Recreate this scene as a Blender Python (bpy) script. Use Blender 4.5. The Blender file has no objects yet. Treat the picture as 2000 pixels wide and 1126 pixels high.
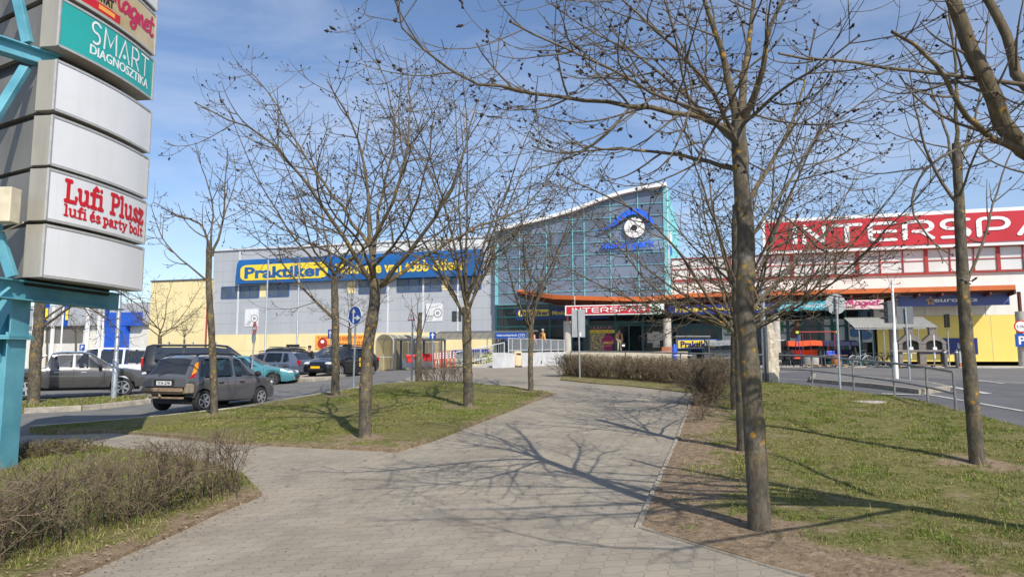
import bpy, bmesh, math, random
import numpy as np
from math import sin, cos, pi, radians, tan, atan2, sqrt
from mathutils import Vector, Matrix

SC = bpy.context.scene
COL = SC.collection
rnd = random.Random(7)
# ------------------------------------------------------------------ camera, sky, sun, exposure
EYE = 1.65
PITCH = radians(5.87)
FPX = 1333.0
cd = bpy.data.cameras.new('camera'); cam = bpy.data.objects.new('camera', cd); COL.objects.link(cam)
cam.location = (0, 0, EYE); cam.rotation_euler = (pi/2 + PITCH, 0, 0)
cd.sensor_width = 36; cd.lens = FPX/2000*36; cd.clip_end = 3000; cd.clip_start = 0.05
SC.camera = cam
SUN_EL = radians(42); SUN_AZ = radians(154)          # clockwise from +Y: behind the camera, to the right
w = bpy.data.worlds.new('World'); SC.world = w; w.use_nodes = True
nt = w.node_tree; N = nt.nodes; L = nt.links; N.clear()
sky = N.new('ShaderNodeTexSky'); sky.sky_type = 'NISHITA'; sky.sun_disc = False
sky.sun_elevation = SUN_EL; sky.sun_rotation = SUN_AZ; sky.air_density = 1.0; sky.dust_density = 0.4; sky.ozone_density = 3.0
tc = N.new('ShaderNodeTexCoord'); mp = N.new('ShaderNodeMapping'); mp.inputs['Scale'].default_value = (1.0, 1.6, 4.2)
mp.inputs['Rotation'].default_value = (0.1, 0.25, 0.5)
nz = N.new('ShaderNodeTexNoise'); nz.inputs['Scale'].default_value = 1.7; nz.inputs['Detail'].default_value = 9; nz.inputs['Roughness'].default_value = .6
nz.inputs['Distortion'].default_value = .5
cr = N.new('ShaderNodeValToRGB'); cr.color_ramp.elements[0].position = .40; cr.color_ramp.elements[1].position = .82
cr.color_ramp.elements[0].color = (0, 0, 0, 1); cr.color_ramp.elements[1].color = (.52, .52, .52, 1)
mx = N.new('ShaderNodeMixRGB'); mx.inputs[2].default_value = (5.6, 6.1, 6.9, 1)
bg = N.new('ShaderNodeBackground'); bg.inputs['Strength'].default_value = .14
out = N.new('ShaderNodeOutputWorld')
tint = N.new('ShaderNodeMixRGB'); tint.blend_type = 'MULTIPLY'; tint.inputs[0].default_value = 1; tint.inputs[2].default_value = (1.0, 1.0, 1.05, 1)
L.new(sky.outputs[0], tint.inputs[1]); L.new(tc.outputs['Generated'], mp.inputs[0]); L.new(mp.outputs[0], nz.inputs['Vector']); L.new(nz.outputs[0], cr.inputs[0])
L.new(cr.outputs[0], mx.inputs[0]); L.new(tint.outputs[0], mx.inputs[1]); L.new(mx.outputs[0], bg.inputs[0]); L.new(bg.outputs[0], out.inputs[0])
sd = bpy.data.lights.new('sun', 'SUN'); sd.energy = 4.9; sd.angle = radians(.53); sd.color = (1, .93, .82)
sun = bpy.data.objects.new('sun', sd); COL.objects.link(sun)
sdir = Vector((sin(SUN_AZ)*cos(SUN_EL), cos(SUN_AZ)*cos(SUN_EL), sin(SUN_EL)))
sun.rotation_euler = sdir.to_track_quat('Z', 'Y').to_euler()
vs = SC.view_settings; vs.view_transform = 'Standard'; vs.look = 'None'; vs.exposure = 0.10; vs.gamma = 1
SC.cycles.max_bounces = 6; SC.cycles.transparent_max_bounces = 12
SC.cycles.use_denoising = True

# ------------------------------------------------------------------ where photo pixels lie in the place
def ray(px, py):
    u = (px-1000)/FPX; v = (563-py)/FPX
    return Vector((u, cos(PITCH) - v*sin(PITCH), sin(PITCH) + v*cos(PITCH)))
def terr(x, y):
    r = 0.0 if y <= 7 else 1.2*(1-math.exp(-((y-7)/14)**1.3))
    t = min(1, max(0, (x+13)/12)); t = t*t*(3-2*t)
    q = min(1, max(0, (y-14)/27)); u = min(1, max(0, (x+19)/9)); l_ = .8*q*q*(3-2*q)*(.5+.5*u*u*(3-2*u))
    return r*t+l_*(1-t)
def terr_np(x, y):
    r = 1.2*(1-np.exp(-(np.maximum(y-7, 0)/14)**1.3))
    t = np.clip((x+13)/12, 0, 1); t = t*t*(3-2*t)
    q = np.clip((y-14)/27, 0, 1); u = np.clip((x+19)/9, 0, 1); l_ = .8*q*q*(3-2*q)*(.5+.5*u*u*(3-2*u))
    return r*t+l_*(1-t)
def at(px, py, Y):
    d = ray(px, py); return Vector((d.x/d.y*Y, Y, EYE + d.z/d.y*Y))
def G(px, py, up=0.0):
    d = ray(px, py); a, b = .5, 400.0
    f = lambda t: EYE + d.z*t - terr(d.x*t, d.y*t) - up
    if f(b) > 0: b = 120
    for _ in range(48):
        m = (a+b)/2
        if f(m) > 0: a = m
        else: b = m
    return Vector((d.x*a, d.y*a, terr(d.x*a, d.y*a)))
# the mall front: a plane turned 16 degrees
FA = radians(16); FU = Vector((cos(FA), -sin(FA), 0)); FN = Vector((-sin(FA), -cos(FA), 0)); FP0 = Vector((9, 57, 0))
def FW(s, off, z): return FP0 + FU*s + FN*off + Vector((0, 0, z))
def F(px, py, off=0.0):
    d = ray(px, py); p0 = FP0 + FN*off
    t = (p0 - Vector((0, 0, EYE))).dot(FN)/d.dot(FN)
    p = Vector((0, 0, EYE)) + d*t - p0
    return p.dot(FU), p.z
FM = Matrix(((FU.x, -FN.x, 0, FP0.x), (FU.y, -FN.y, 0, FP0.y), (0, 0, 1, 0), (0, 0, 0, 1)))   # local (s, depth, z)

# ------------------------------------------------------------------ things, parts, meshes
FR = {}
def tag(o, label, cat, group=None, kind=None):
    o['label'] = label; o['category'] = cat
    if group: o['group'] = group
    if kind: o['kind'] = kind
    return o
def thing(name, loc, label, cat, group=None, rz=0.0):
    o = bpy.data.objects.new(name, None); COL.objects.link(o); o.empty_display_size = .2
    o.location = loc; o.rotation_euler = (0, 0, rz)
    FR[o.name] = Matrix.Translation(Vector(loc)) @ Matrix.Rotation(rz, 4, 'Z')
    return tag(o, label, cat, group)
def frame(o): return FR.get(o.name, Matrix.Identity(4))
def copy_tree(o, parent=None):
    c = o.copy(); COL.objects.link(c)
    if parent: c.parent = parent
    FR[c.name] = frame(o)
    for ch in list(o.children): copy_tree(ch, c)
    return c
def np_mesh(name, V, Q, mats, parent=None, smooth=False, tri=False):
    """V (n,3) world coordinates; Q (m,4) or (m,3)"""
    if parent is not None:
        M = np.array(frame(parent).inverted()); V = V @ M[:3, :3].T + M[:3, 3]
    k = Q.shape[1]; me = bpy.data.meshes.new(name)
    me.vertices.add(len(V)); me.vertices.foreach_set('co', np.ascontiguousarray(V, dtype=np.float32).ravel())
    me.loops.add(Q.size); me.loops.foreach_set('vertex_index', np.ascontiguousarray(Q, dtype=np.int32).ravel())
    me.polygons.add(len(Q)); me.polygons.foreach_set('loop_start', np.arange(0, Q.size, k, dtype=np.int32))
    me.polygons.foreach_set('loop_total', np.full(len(Q), k, dtype=np.int32))
    if smooth: me.polygons.foreach_set('use_smooth', np.ones(len(Q), dtype=bool))
    me.update(calc_edges=True)
    for m in (mats if isinstance(mats, (list, tuple)) else [mats]): me.materials.append(m)
    o = bpy.data.objects.new(name, me); COL.objects.link(o)
    if parent is not None: o.parent = parent; FR[o.name] = frame(parent)
    return o
class MB:
    def __init__(s, M=None): s.v = []; s.f = []; s.mi = []; s.M = M; s.m = 0
    def add(s, vs, fs):
        b = len(s.v)
        if s.M is not None: vs = [s.M @ Vector(v) for v in vs]
        s.v += [tuple(v) for v in vs]
        for f in fs: s.f.append([i+b for i in f]); s.mi.append(s.m)
        return s
    def box(s, x0, x1, y0, y1, z0, z1):
        return s.add([(x0,y0,z0),(x1,y0,z0),(x1,y1,z0),(x0,y1,z0),(x0,y0,z1),(x1,y0,z1),(x1,y1,z1),(x0,y1,z1)],
              [(0,3,2,1),(4,5,6,7),(0,1,5,4),(1,2,6,5),(2,3,7,6),(3,0,4,7)])
    def obox(s, c, a, b, d):
        c, a, b, d = map(Vector, (c, a, b, d))
        vs = [c-a-b-d, c+a-b-d, c+a+b-d, c-a+b-d, c-a-b+d, c+a-b+d, c+a+b+d, c-a+b+d]
        return s.add(vs, [(0,3,2,1),(4,5,6,7),(0,1,5,4),(1,2,6,5),(2,3,7,6),(3,0,4,7)])
    def bar(s, p, q, w, h, up=(0,0,1)):
        p, q = Vector(p), Vector(q); d = (q-p); l = d.length; d.normalize()
        a = d.cross(Vector(up))
        if a.length < 1e-4: a = d.cross(Vector((1,0,0)))
        a.normalize(); b = a.cross(d)
        return s.obox((p+q)/2, d*l/2, a*w/2, b*h/2)
    def tube(s, pts, r, n=6, cap=True, closed=False):
        pts = [Vector(p) for p in pts]; k = len(pts)
        R = r if isinstance(r, (list, tuple)) else [r]*k
        vs = []; fs = []
        ch = pts[-1]-pts[0] if not closed else Vector((0,0,1))
        if not closed and ch.length < 1e-6: ch = pts[1]-pts[0]
        ax = [abs(c) for c in ch]; ref = Vector((0,0,0)); ref[ax.index(min(ax))] = 1
        if closed: ref = (pts[1]-pts[0]).cross(pts[2]-pts[1])
        for i, p in enumerate(pts):
            if closed: t = pts[(i+1) % k]-pts[i-1]
            else: t = pts[min(i+1, k-1)]-pts[max(i-1, 0)]
            t.normalize(); a = t.cross(ref)
            if a.length < 1e-5: a = t.orthogonal()
            a.normalize(); b = t.cross(a)
            for j in range(n):
                an = 2*pi*j/n; vs.append(p + (a*cos(an)+b*sin(an))*R[i])
        for i in range(k if closed else k-1):
            for j in range(n):
                i2 = (i+1) % k
                fs.append((i*n+j, i*n+(j+1) % n, i2*n+(j+1) % n, i2*n+j))
        if cap and not closed: fs.append(tuple(range(n-1, -1, -1))); fs.append(tuple((k-1)*n+j for j in range(n)))
        return s.add(vs, fs)
    def prism(s, poly, vec):
        k = len(poly); vec = Vector(vec)
        vs = [Vector(p) for p in poly] + [Vector(p)+vec for p in poly]
        return s.add(vs, [tuple(range(k-1, -1, -1)), tuple(range(k, 2*k))] + [(i, (i+1) % k, k+(i+1) % k, k+i) for i in range(k)])
    def lathe(s, prof, c=(0,0,0), n=16, ax=(0,0,1)):
        c = Vector(c); ax = Vector(ax).normalized(); a = ax.orthogonal().normalized(); b = ax.cross(a)
        vs = []; fs = []
        for r, z in prof:
            for j in range(n):
                an = 2*pi*j/n; vs.append(c + ax*z + (a*cos(an)+b*sin(an))*r)
        for i in range(len(prof)-1):
            for j in range(n): fs.append((i*n+j, i*n+(j+1) % n, (i+1)*n+(j+1) % n, (i+1)*n+j))
        fs.append(tuple(range(n-1, -1, -1))); fs.append(tuple((len(prof)-1)*n+j for j in range(n)))
        return s.add(vs, fs)
    def ell(s, c, rx, ry, rz, n=10, m=6):
        vs = [(c[0], c[1], c[2]-rz)]; fs = []
        for i in range(1, m):
            t = -pi/2+pi*i/m
            for j in range(n):
                a = 2*pi*j/n; vs.append((c[0]+rx*cos(t)*cos(a), c[1]+ry*cos(t)*sin(a), c[2]+rz*sin(t)))
        vs.append((c[0], c[1], c[2]+rz)); T = len(vs)-1
        for j in range(n): fs.append((0, 1+(j+1) % n, 1+j)); fs.append((T, 1+(m-2)*n+j, 1+(m-2)*n+(j+1) % n))
        for i in range(m-2):
            for j in range(n): fs.append((1+i*n+j, 1+i*n+(j+1) % n, 1+(i+1)*n+(j+1) % n, 1+(i+1)*n+j))
        return s.add(vs, fs)
    def grid(s, P):          # P[i][j] points
        n, m = len(P), len(P[0])
        return s.add([p for r in P for p in r], [(i*m+j, i*m+j+1, (i+1)*m+j+1, (i+1)*m+j) for i in range(n-1) for j in range(m-1)])
    def build(s, name, mats, parent=None, smooth=False, ang=.6, bevel=0):
        me = bpy.data.meshes.new(name); vs = s.v
        if parent is not None:
            I = frame(parent).inverted(); vs = [I @ Vector(v) for v in vs]
        me.from_pydata([tuple(v) for v in vs], [], s.f)
        for m in (mats if isinstance(mats, (list, tuple)) else [mats]): me.materials.append(m)
        if any(s.mi): me.polygons.foreach_set('material_index', s.mi)
        if smooth:
            me.polygons.foreach_set('use_smooth', [True]*len(s.f)); me.set_sharp_from_angle(angle=ang)
        o = bpy.data.objects.new(name, me); COL.objects.link(o)
        if parent is not None: o.parent = parent; FR[o.name] = frame(parent)
        if bevel:
            b = o.modifiers.new('bevel', 'BEVEL'); b.width = bevel; b.segments = 2; b.limit_method = 'ANGLE'; b.angle_limit = radians(40)
        return o

_tcache = {}
def text_geo(txt, bold=0.0, extr=0.02, shear=0.0, sp=1.0):
    key = (txt, bold, extr, shear, sp)
    if key not in _tcache:
        cu = bpy.data.curves.new('t', 'FONT'); cu.body = txt; cu.extrude = extr; cu.offset = bold; cu.shear = shear; cu.space_character = sp
        cu.resolution_u = 3
        o = bpy.data.objects.new('t', cu); COL.objects.link(o)
        dg = bpy.context.evaluated_depsgraph_get(); dg.update(); me = o.evaluated_get(dg).to_mesh()
        V = [v.co.copy() for v in me.vertices]; Fc = [tuple(p.vertices) for p in me.polygons]
        o.evaluated_get(dg).to_mesh_clear(); bpy.data.objects.remove(o); bpy.data.curves.remove(cu)
        x0 = min(v.x for v in V); x1 = max(v.x for v in V); y0 = min(v.y for v in V); y1 = max(v.y for v in V)
        _tcache[key] = ([((v.x-x0)/(x1-x0), (v.y-y0)/(y1-y0), v.z/max(extr, 1e-6)) for v in V], Fc)
    return _tcache[key]
def text_on(mb, txt, fn, bold=0.0, shear=0.0, sp=1.0, fat=.004):
    """fn(u, v, d) maps letter space (0..1, 0..1) and depth d to the place"""
    V, Fc = text_geo(txt, bold, .02, shear, sp)
    return mb.add([fn(u, v, d*fat) for u, v, d in V], Fc)
def rect_fn(o, a, b, n):
    o, a, b, n = map(Vector, (o, a, b, n)); n = n.normalized()
    return lambda u, v, d: o + a*u + b*v + n*d
def stroke_on(mb, lines, fn, w, aspect, d0=0.0, d1=.01, n=8):
    """rounded strokes in letter space (x in 0..aspect, y in 0..1), w stroke width"""
    for ln in lines:
        pts = [Vector((p[0], p[1])) for p in ln]; k = len(pts)
        Lf = []; Rt = []
        for i in range(k):
            t = (pts[min(i+1, k-1)]-pts[max(i-1, 0)]).normalized(); nn = Vector((-t.y, t.x))
            sc = 1.0
            if 0 < i < k-1:
                t1 = (pts[i]-pts[i-1]).normalized(); c = max(.5, abs(t1.dot(t))); sc = 1/c
            Lf.append(pts[i]+nn*w/2*sc); Rt.append(pts[i]-nn*w/2*sc)
        t = (pts[-1]-pts[-2]).normalized(); e = [pts[-1]+Vector((t.x*cos(a)-t.y*sin(a), t.x*sin(a)+t.y*cos(a)))*w/2 for a in [-pi/3, 0, pi/3]]
        t = (pts[0]-pts[1]).normalized(); s0 = [pts[0]+Vector((t.x*cos(a)-t.y*sin(a), t.x*sin(a)+t.y*cos(a)))*w/2 for a in [-pi/3, 0, pi/3]]
        vs = []; fs = []
        for P in Lf+Rt: vs.append(fn(P.x/aspect, P.y, d1))
        for i in range(k-1): fs.append((k+i, k+i+1, i+1, i))
        b = len(vs); vs += [fn(p.x/aspect, p.y, d1) for p in e]; fs.append((k-1, 2*k-1, b, b+1, b+2))
        b = len(vs); vs += [fn(p.x/aspect, p.y, d1) for p in s0]; fs.append((k, 0, b, b+1, b+2))
        mb.add(vs, fs)
def arc(cx, cy, r, a0, a1, n=8, ry=None):
    ry = ry or r
    return [(cx+r*cos(radians(a0+(a1-a0)*i/n)), cy+ry*sin(radians(a0+(a1-a0)*i/n))) for i in range(n+1)]

def rs(pts, n):
    """resample a polyline smoothly to n points"""
    P = np.array([tuple(p) for p in pts], float); d = np.concatenate([[0], np.cumsum(np.linalg.norm(np.diff(P, axis=0), axis=1))])
    # Catmull-Rom through the points
    out_ = []
    for t in np.linspace(0, d[-1], n):
        i = min(max(np.searchsorted(d, t)-1, 0), len(P)-2); u = (t-d[i])/(d[i+1]-d[i]+1e-9)
        p0, p1, p2, p3 = P[max(i-1, 0)], P[i], P[i+1], P[min(i+2, len(P)-1)]
        out_.append(tuple(.5*((2*p1)+(-p0+p2)*u+(2*p0-5*p1+4*p2-p3)*u*u+(-p0+3*p1-3*p2+p3)*u**3)))
    return out_
SLAB = {'L': ([[(.14, 0), (.14, 1)], [(0, 1), (.3, 1)], [(0, 0), (.6, 0), (.62, .24)]], .62), 'u': ([[(.1, .68), (.1, .2), (.2, .03), (.36, .02), (.52, .2)], [(.54, .68), (.54, .04), (.66, 0)], [(0, .68), (.1, .68)], [(.42, .68), (.54, .68)]], .66),
 'f': ([[(.46, .93), (.34, 1.02), (.2, .88), (.2, 0)], [(0, .66), (.42, .66)], [(.05, 0), (.36, 0)]], .42), 'i': ([[(.14, 0), (.14, .66)], [(0, .66), (.14, .66)], [(0, 0), (.28, 0)], [(.13, .94), (.15, .96)]], .28),
 'P': ([[(.14, 0), (.14, 1)], [(0, 1), (.4, 1), (.58, .9), (.62, .73), (.56, .55), (.4, .46), (.16, .46)], [(0, 0), (.3, 0)]], .64), 'l': ([[(.14, 0), (.14, 1)], [(0, 1), (.14, 1)], [(0, 0), (.28, 0)]], .28),
 's': ([[(.44, .55), (.26, .68), (.08, .56), (.12, .42), (.36, .30), (.46, .14), (.24, 0), (.02, .12)]], .46), 'z': ([[(.02, .5), (.04, .66), (.44, .66)], [(.44, .66), (.02, 0)], [(.02, 0), (.46, 0), (.48, .16)]], .48),
 '\u00e9': ([[(.06, .36), (.46, .38), (.40, .62), (.24, .69), (.06, .5), (.06, .2), (.22, 0), (.46, .1)], [(.24, .86), (.36, 1.0)]], .48), 'p': ([[(.14, -.25), (.14, .66)], [(0, .66), (.14, .66)], [(0, -.25), (.3, -.25)], [(.14, .58), (.34, .68), (.52, .5), (.52, .2), (.34, 0), (.14, .1)]], .54),
 'a': ([[(.08, .56), (.25, .68), (.42, .55), (.42, .06), (.54, 0)], [(.42, .40), (.16, .36), (.06, .18), (.18, 0), (.42, .14)]], .54), 'r': ([[(.14, 0), (.14, .66)], [(0, .66), (.14, .66)], [(0, 0), (.3, 0)], [(.14, .48), (.3, .68), (.44, .58)]], .44),
 't': ([[(.16, .9), (.16, .12), (.28, 0), (.4, .08)], [(0, .66), (.38, .66)]], .4), 'y': ([[(.06, .66), (.28, .08)], [(.52, .66), (.28, .08), (.18, -.2), (.04, -.22)], [(-.02, .66), (.16, .66)], [(.42, .66), (.6, .66)]], .58),
 'b': ([[(.14, 0), (.14, 1)], [(0, 1), (.14, 1)], [(.14, .58), (.34, .68), (.52, .5), (.52, .2), (.34, 0), (.14, .06)]], .54), 'o': ([arc(.28, .34, .24, 0, 360, 12, .33)], .54), ' ': ([], .12)}
SCRIPT = {'M': ([[(0, .0), (.12, .5), (.28, 1), (.36, .25), (.58, 1), (.62, .3), (.74, 0), (.9, .12)]], .88), 'a': ([[(.45, .5), (.25, .58), (.05, .3), (.15, .02), (.35, .2), (.46, .52), (.42, .1), (.6, .05)]], .56),
 'g': ([[(.45, .5), (.25, .58), (.05, .3), (.18, .05), (.4, .25), (.47, .52), (.40, -.2), (.2, -.42), (.06, -.22), (.6, .12)]], .56), 'n': ([[(.03, .5), (.1, .02), (.14, .35), (.32, .56), (.36, .1), (.54, .05)]], .5), 'e': ([[(.03, .22), (.36, .38), (.24, .58), (.05, .33), (.14, .03), (.46, .12)]], .42), 't': ([[(.26, .95), (.15, .12), (.28, .0), (.42, .1)], [(.02, .62), (.44, .68)]], .42)}
def glyphs(font, word, gap, smooth=False):
    x = 0; ls = []
    for ch in word:
        l, w_ = font[ch]
        for q in l: ls.append([(a+x, b) for a, b in ([p[:2] for p in rs([(c, d, 0) for c, d in q], 4*len(q))] if smooth else q)])
        x += w_+gap
    return ls, x-gap

# ------------------------------------------------------------------ materials
MATS = {}
def mat(name, col, rough=.6, var=.12, scale=6.0, bump=0.0, bscale=60.0, metal=0.0, col2=None, spec=.5, coat=0.0, alpha=1.0, detail=5, coord='Object', emit=0, stretch=None):
    if name in MATS: return MATS[name]
    m = bpy.data.materials.new(name); m.use_nodes = True; t = m.node_tree; n = t.nodes; l = t.links
    b = n['Principled BSDF']; b.inputs['Roughness'].default_value = rough; b.inputs['Metallic'].default_value = metal
    b.inputs['Specular IOR Level'].default_value = spec; b.inputs['Coat Weight'].default_value = coat; b.inputs['Alpha'].default_value = alpha
    if emit: b.inputs['Emission Strength'].default_value = emit; b.inputs['Emission Color'].default_value = (*col, 1)
    tc = n.new('ShaderNodeTexCoord'); src = tc.outputs[coord]
    if stretch:
        mp = n.new('ShaderNodeMapping'); mp.inputs['Scale'].default_value = stretch; l.new(src, mp.inputs[0]); src = mp.outputs[0]
    nz = n.new('ShaderNodeTexNoise'); nz.inputs['Scale'].default_value = scale; nz.inputs['Detail'].default_value = detail; l.new(src, nz.inputs['Vector'])
    cr = n.new('ShaderNodeValToRGB'); l.new(nz.outputs[0], cr.inputs[0])
    c2 = col2 or tuple(min(1, c*(1+var)) for c in col); c1 = tuple(c*(1-var) for c in col)
    e = cr.color_ramp.elements; e[0].position = .32; e[1].position = .68; e[0].color = (*c1, 1); e[1].color = (*c2, 1)
    l.new(cr.outputs[0], b.inputs['Base Color'])
    if bump:
        n2 = n.new('ShaderNodeTexNoise'); n2.inputs['Scale'].default_value = bscale; n2.inputs['Detail'].default_value = 4; l.new(src, n2.inputs['Vector'])
        bp = n.new('ShaderNodeBump'); bp.inputs['Strength'].default_value = bump; bp.inputs['Distance'].default_value = .02
        l.new(n2.outputs[0], bp.inputs['Height']); l.new(bp.outputs[0], b.inputs['Normal'])
    m.diffuse_color = (*col, 1); MATS[name] = m
    return m
def nodes_of(m): t = m.node_tree; return t.nodes, t.links, t.nodes['Principled BSDF']
def ramp(n, els):
    cr = n.new('ShaderNodeValToRGB'); e = cr.color_ramp.elements
    while len(e) < len(els): e.new(.5)
    for i, (p, c) in enumerate(els): e[i].position = p; e[i].color = (*c, 1) if len(c) == 3 else c
    return cr
def bark_mat(name, c0, c1, lich):
    m = bpy.data.materials.new(name); m.use_nodes = True; n, l, b = nodes_of(m); b.inputs['Roughness'].default_value = .9; b.inputs['Specular IOR Level'].default_value = .2
    tc = n.new('ShaderNodeTexCoord'); mp = n.new('ShaderNodeMapping'); mp.inputs['Scale'].default_value = (1, 1, .35); l.new(tc.outputs['Object'], mp.inputs[0])
    a = n.new('ShaderNodeTexNoise'); a.inputs['Scale'].default_value = 16; a.inputs['Detail'].default_value = 8; a.inputs['Roughness'].default_value = .7; l.new(mp.outputs[0], a.inputs['Vector'])
    r = ramp(n, [(.3, c0), (.55, tuple((x+y)/2 for x, y in zip(c0, c1))), (.72, c1)]); l.new(a.outputs[0], r.inputs[0])
    v = n.new('ShaderNodeTexVoronoi'); v.inputs['Scale'].default_value = 9; v.inputs['Randomness'].default_value = 1
    dn = n.new('ShaderNodeTexNoise'); dn.inputs['Scale'].default_value = 30; dn.inputs['Detail'].default_value = 3
    l.new(tc.outputs['Object'], dn.inputs['Vector'])
    ad = n.new('ShaderNodeMixRGB'); ad.blend_type = 'ADD'; ad.inputs[0].default_value = .06; l.new(tc.outputs['Object'], ad.inputs[1]); l.new(dn.outputs[1], ad.inputs[2])
    l.new(ad.outputs[0], v.inputs['Vector'])
    r2 = ramp(n, [(.16, (1, 1, 1)), (.30, (0, 0, 0))]); l.new(v.outputs['Distance'], r2.inputs[0])
    q = n.new('ShaderNodeTexNoise'); q.inputs['Scale'].default_value = 2.3; q.inputs['Detail'].default_value = 2; l.new(tc.outputs['Object'], q.inputs['Vector'])
    r3 = ramp(n, [(.50-.06*lich, (0, 0, 0)), (.60-.06*lich, (1, 1, 1))]); l.new(q.outputs[0], r3.inputs[0])
    mu = n.new('ShaderNodeMath'); mu.operation = 'MULTIPLY'; l.new(r2.outputs[0], mu.inputs[0]); l.new(r3.outputs[0], mu.inputs[1])
    m2 = n.new('ShaderNodeMath'); m2.operation = 'MULTIPLY'; m2.inputs[1].default_value = .85*lich; l.new(mu.outputs[0], m2.inputs[0])
    mx = n.new('ShaderNodeMixRGB'); mx.inputs[2].default_value = (.42, .23, .025, 1); l.new(m2.outputs[0], mx.inputs[0]); l.new(r.outputs[0], mx.inputs[1]); l.new(mx.outputs[0], b.inputs['Base Color'])
    bp = n.new('ShaderNodeBump'); bp.inputs['Strength'].default_value = .7; bp.inputs['Distance'].default_value = .02; l.new(a.outputs[0], bp.inputs['Height']); l.new(bp.outputs[0], b.inputs['Normal'])
    return m
def overlay(m, col, scale, lo, hi, amt, stretch=(1, 1, 1), detail=6, coord='Object'):
    """chips, streaks and stains that belong to the surface itself"""
    n, l, b = nodes_of(m); src = b.inputs['Base Color'].links[0].from_socket; tc = n.new('ShaderNodeTexCoord'); mp = n.new('ShaderNodeMapping'); mp.inputs['Scale'].default_value = stretch; l.new(tc.outputs[coord], mp.inputs[0])
    z = n.new('ShaderNodeTexNoise'); z.inputs['Scale'].default_value = scale; z.inputs['Detail'].default_value = detail; z.inputs['Roughness'].default_value = .65; l.new(mp.outputs[0], z.inputs['Vector'])
    r = ramp(n, [(lo, (0, 0, 0)), (hi, (amt, amt, amt))]); l.new(z.outputs[0], r.inputs[0]); x = n.new('ShaderNodeMixRGB'); x.inputs[2].default_value = (*col, 1); l.new(r.outputs[0], x.inputs[0]); l.new(src, x.inputs[1]); l.new(x.outputs[0], b.inputs['Base Color']); return m
M_bark = bark_mat('bark', (.04, .034, .026), (.185, .163, .126), 1.0)
overlay(M_bark, (.30, .225, .085), 3.2, .50, .68, .42); overlay(M_bark, (.30, .29, .26), 6, .56, .72, .5); overlay(M_bark, (.03, .024, .018), 22, .55, .7, .6, (1, 1, .5))
M_limb = bark_mat('limb_bark', (.055, .044, .029), (.205, .168, .105), .9)
M_twig = mat('twig', (.115, .093, .062), .85, .35, 9)
M_bud = mat('bud', (.030, .018, .014), .8, .3, 20)
M_asph = mat('asphalt', (.17, .165, .155), .9, .16, 1.3, .35, 180, detail=9, spec=.25)
M_asph2 = mat('dark_asphalt', (.12, .12, .125), .88, .14, .9, .35, 180, detail=9, spec=.25)
M_kerb = mat('kerb_stone', (.33, .30, .25), .9, .25, 5, .4, 40)
M_conc = mat('concrete', (.46, .43, .38), .85, .14, 3, .3, 40)
M_white = mat('white_paint', (.78, .78, .77), .45, .04, 3)
M_wwall = mat('white_cladding', (.74, .72, .67), .5, .05, .6, stretch=(1, 1, .3))
M_gwall = mat('grey_cladding', (.40, .42, .45), .5, .05, .5, stretch=(1, 1, .3))
M_ywall = mat('yellow_cladding', (.80, .67, .36), .55, .05, .5)
M_ybr = mat('bright_yellow_cladding', (.78, .61, .15), .5, .05, .6)
M_teal = mat('turquoise_paint', (.17, .47, .52), .45, .10, 2)
M_dteal = mat('dark_teal_frame', (.010, .075, .085), .4, .1, 2)
M_orange = mat('orange_paint', (.56, .13, .025), .5, .1, 1.5)
M_brown = mat('brown_soffit', (.10, .025, .016), .7, .2, 1)
M_red = mat('red_sign', (.50, .018, .028), .4, .06, .7)
M_dred = mat('red_frame', (.36, .028, .02), .5, .12, 3)
M_blue = mat('blue_sign', (.012, .10, .30), .3, .08, .6)
M_navy = mat('navy_sign', (.014, .026, .17), .4, .08, 1)
M_rblue = mat('royal_blue', (.015, .10, .55), .4, .08, 1)
M_logo = mat('logo_blue', (.02, .13, .78), .4, .05, 1)
M_yel = mat('yellow_letter', (.82, .62, .045), .45, .06, 2)
M_steel = mat('galvanised_steel', (.42, .45, .47), .42, .14, 12, metal=.55)
M_dsteel = mat('dark_steel', (.10, .105, .11), .45, .15, 8, metal=.3)
M_black = mat('black', (.012, .012, .013), .6, .2, 8)
M_rubber = mat('rubber', (.02, .02, .02), .85, .2, 20)
M_alu = mat('bare_aluminium', (.50, .50, .48), .5, .08, 10, metal=.35)
M_glassd = mat('car_glass', (.012, .016, .018), .02, .3, 2, spec=.8, coat=.6, alpha=.66)
M_priv = mat('privacy_glass', (.010, .012, .014), .03, .3, 2, spec=.8, coat=.6)
overlay(M_gwall, (.30, .30, .29), 1.2, .5, .8, .35, (1.5, 1.5, .12)); overlay(M_ywall, (.45, .38, .24), 1.5, .5, .8, .35, (1.5, 1.5, .15)); overlay(M_wwall, (.45, .43, .40), 1.5, .5, .8, .4, (1.5, 1.5, .12)); overlay(M_conc, (.24, .22, .19), 1.6, .45, .75, .6)
overlay(M_red, (.28, .02, .03), .5, .5, .75, .3, (1, 1, .3))
overlay(M_asph, (.10, .10, .10), .35, .5, .7, .5); overlay(M_asph, (.24, .23, .21), .22, .52, .75, .6)
M_dark = mat('dark_interior', (.02, .02, .022), .8, .4, 1.0)
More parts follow.
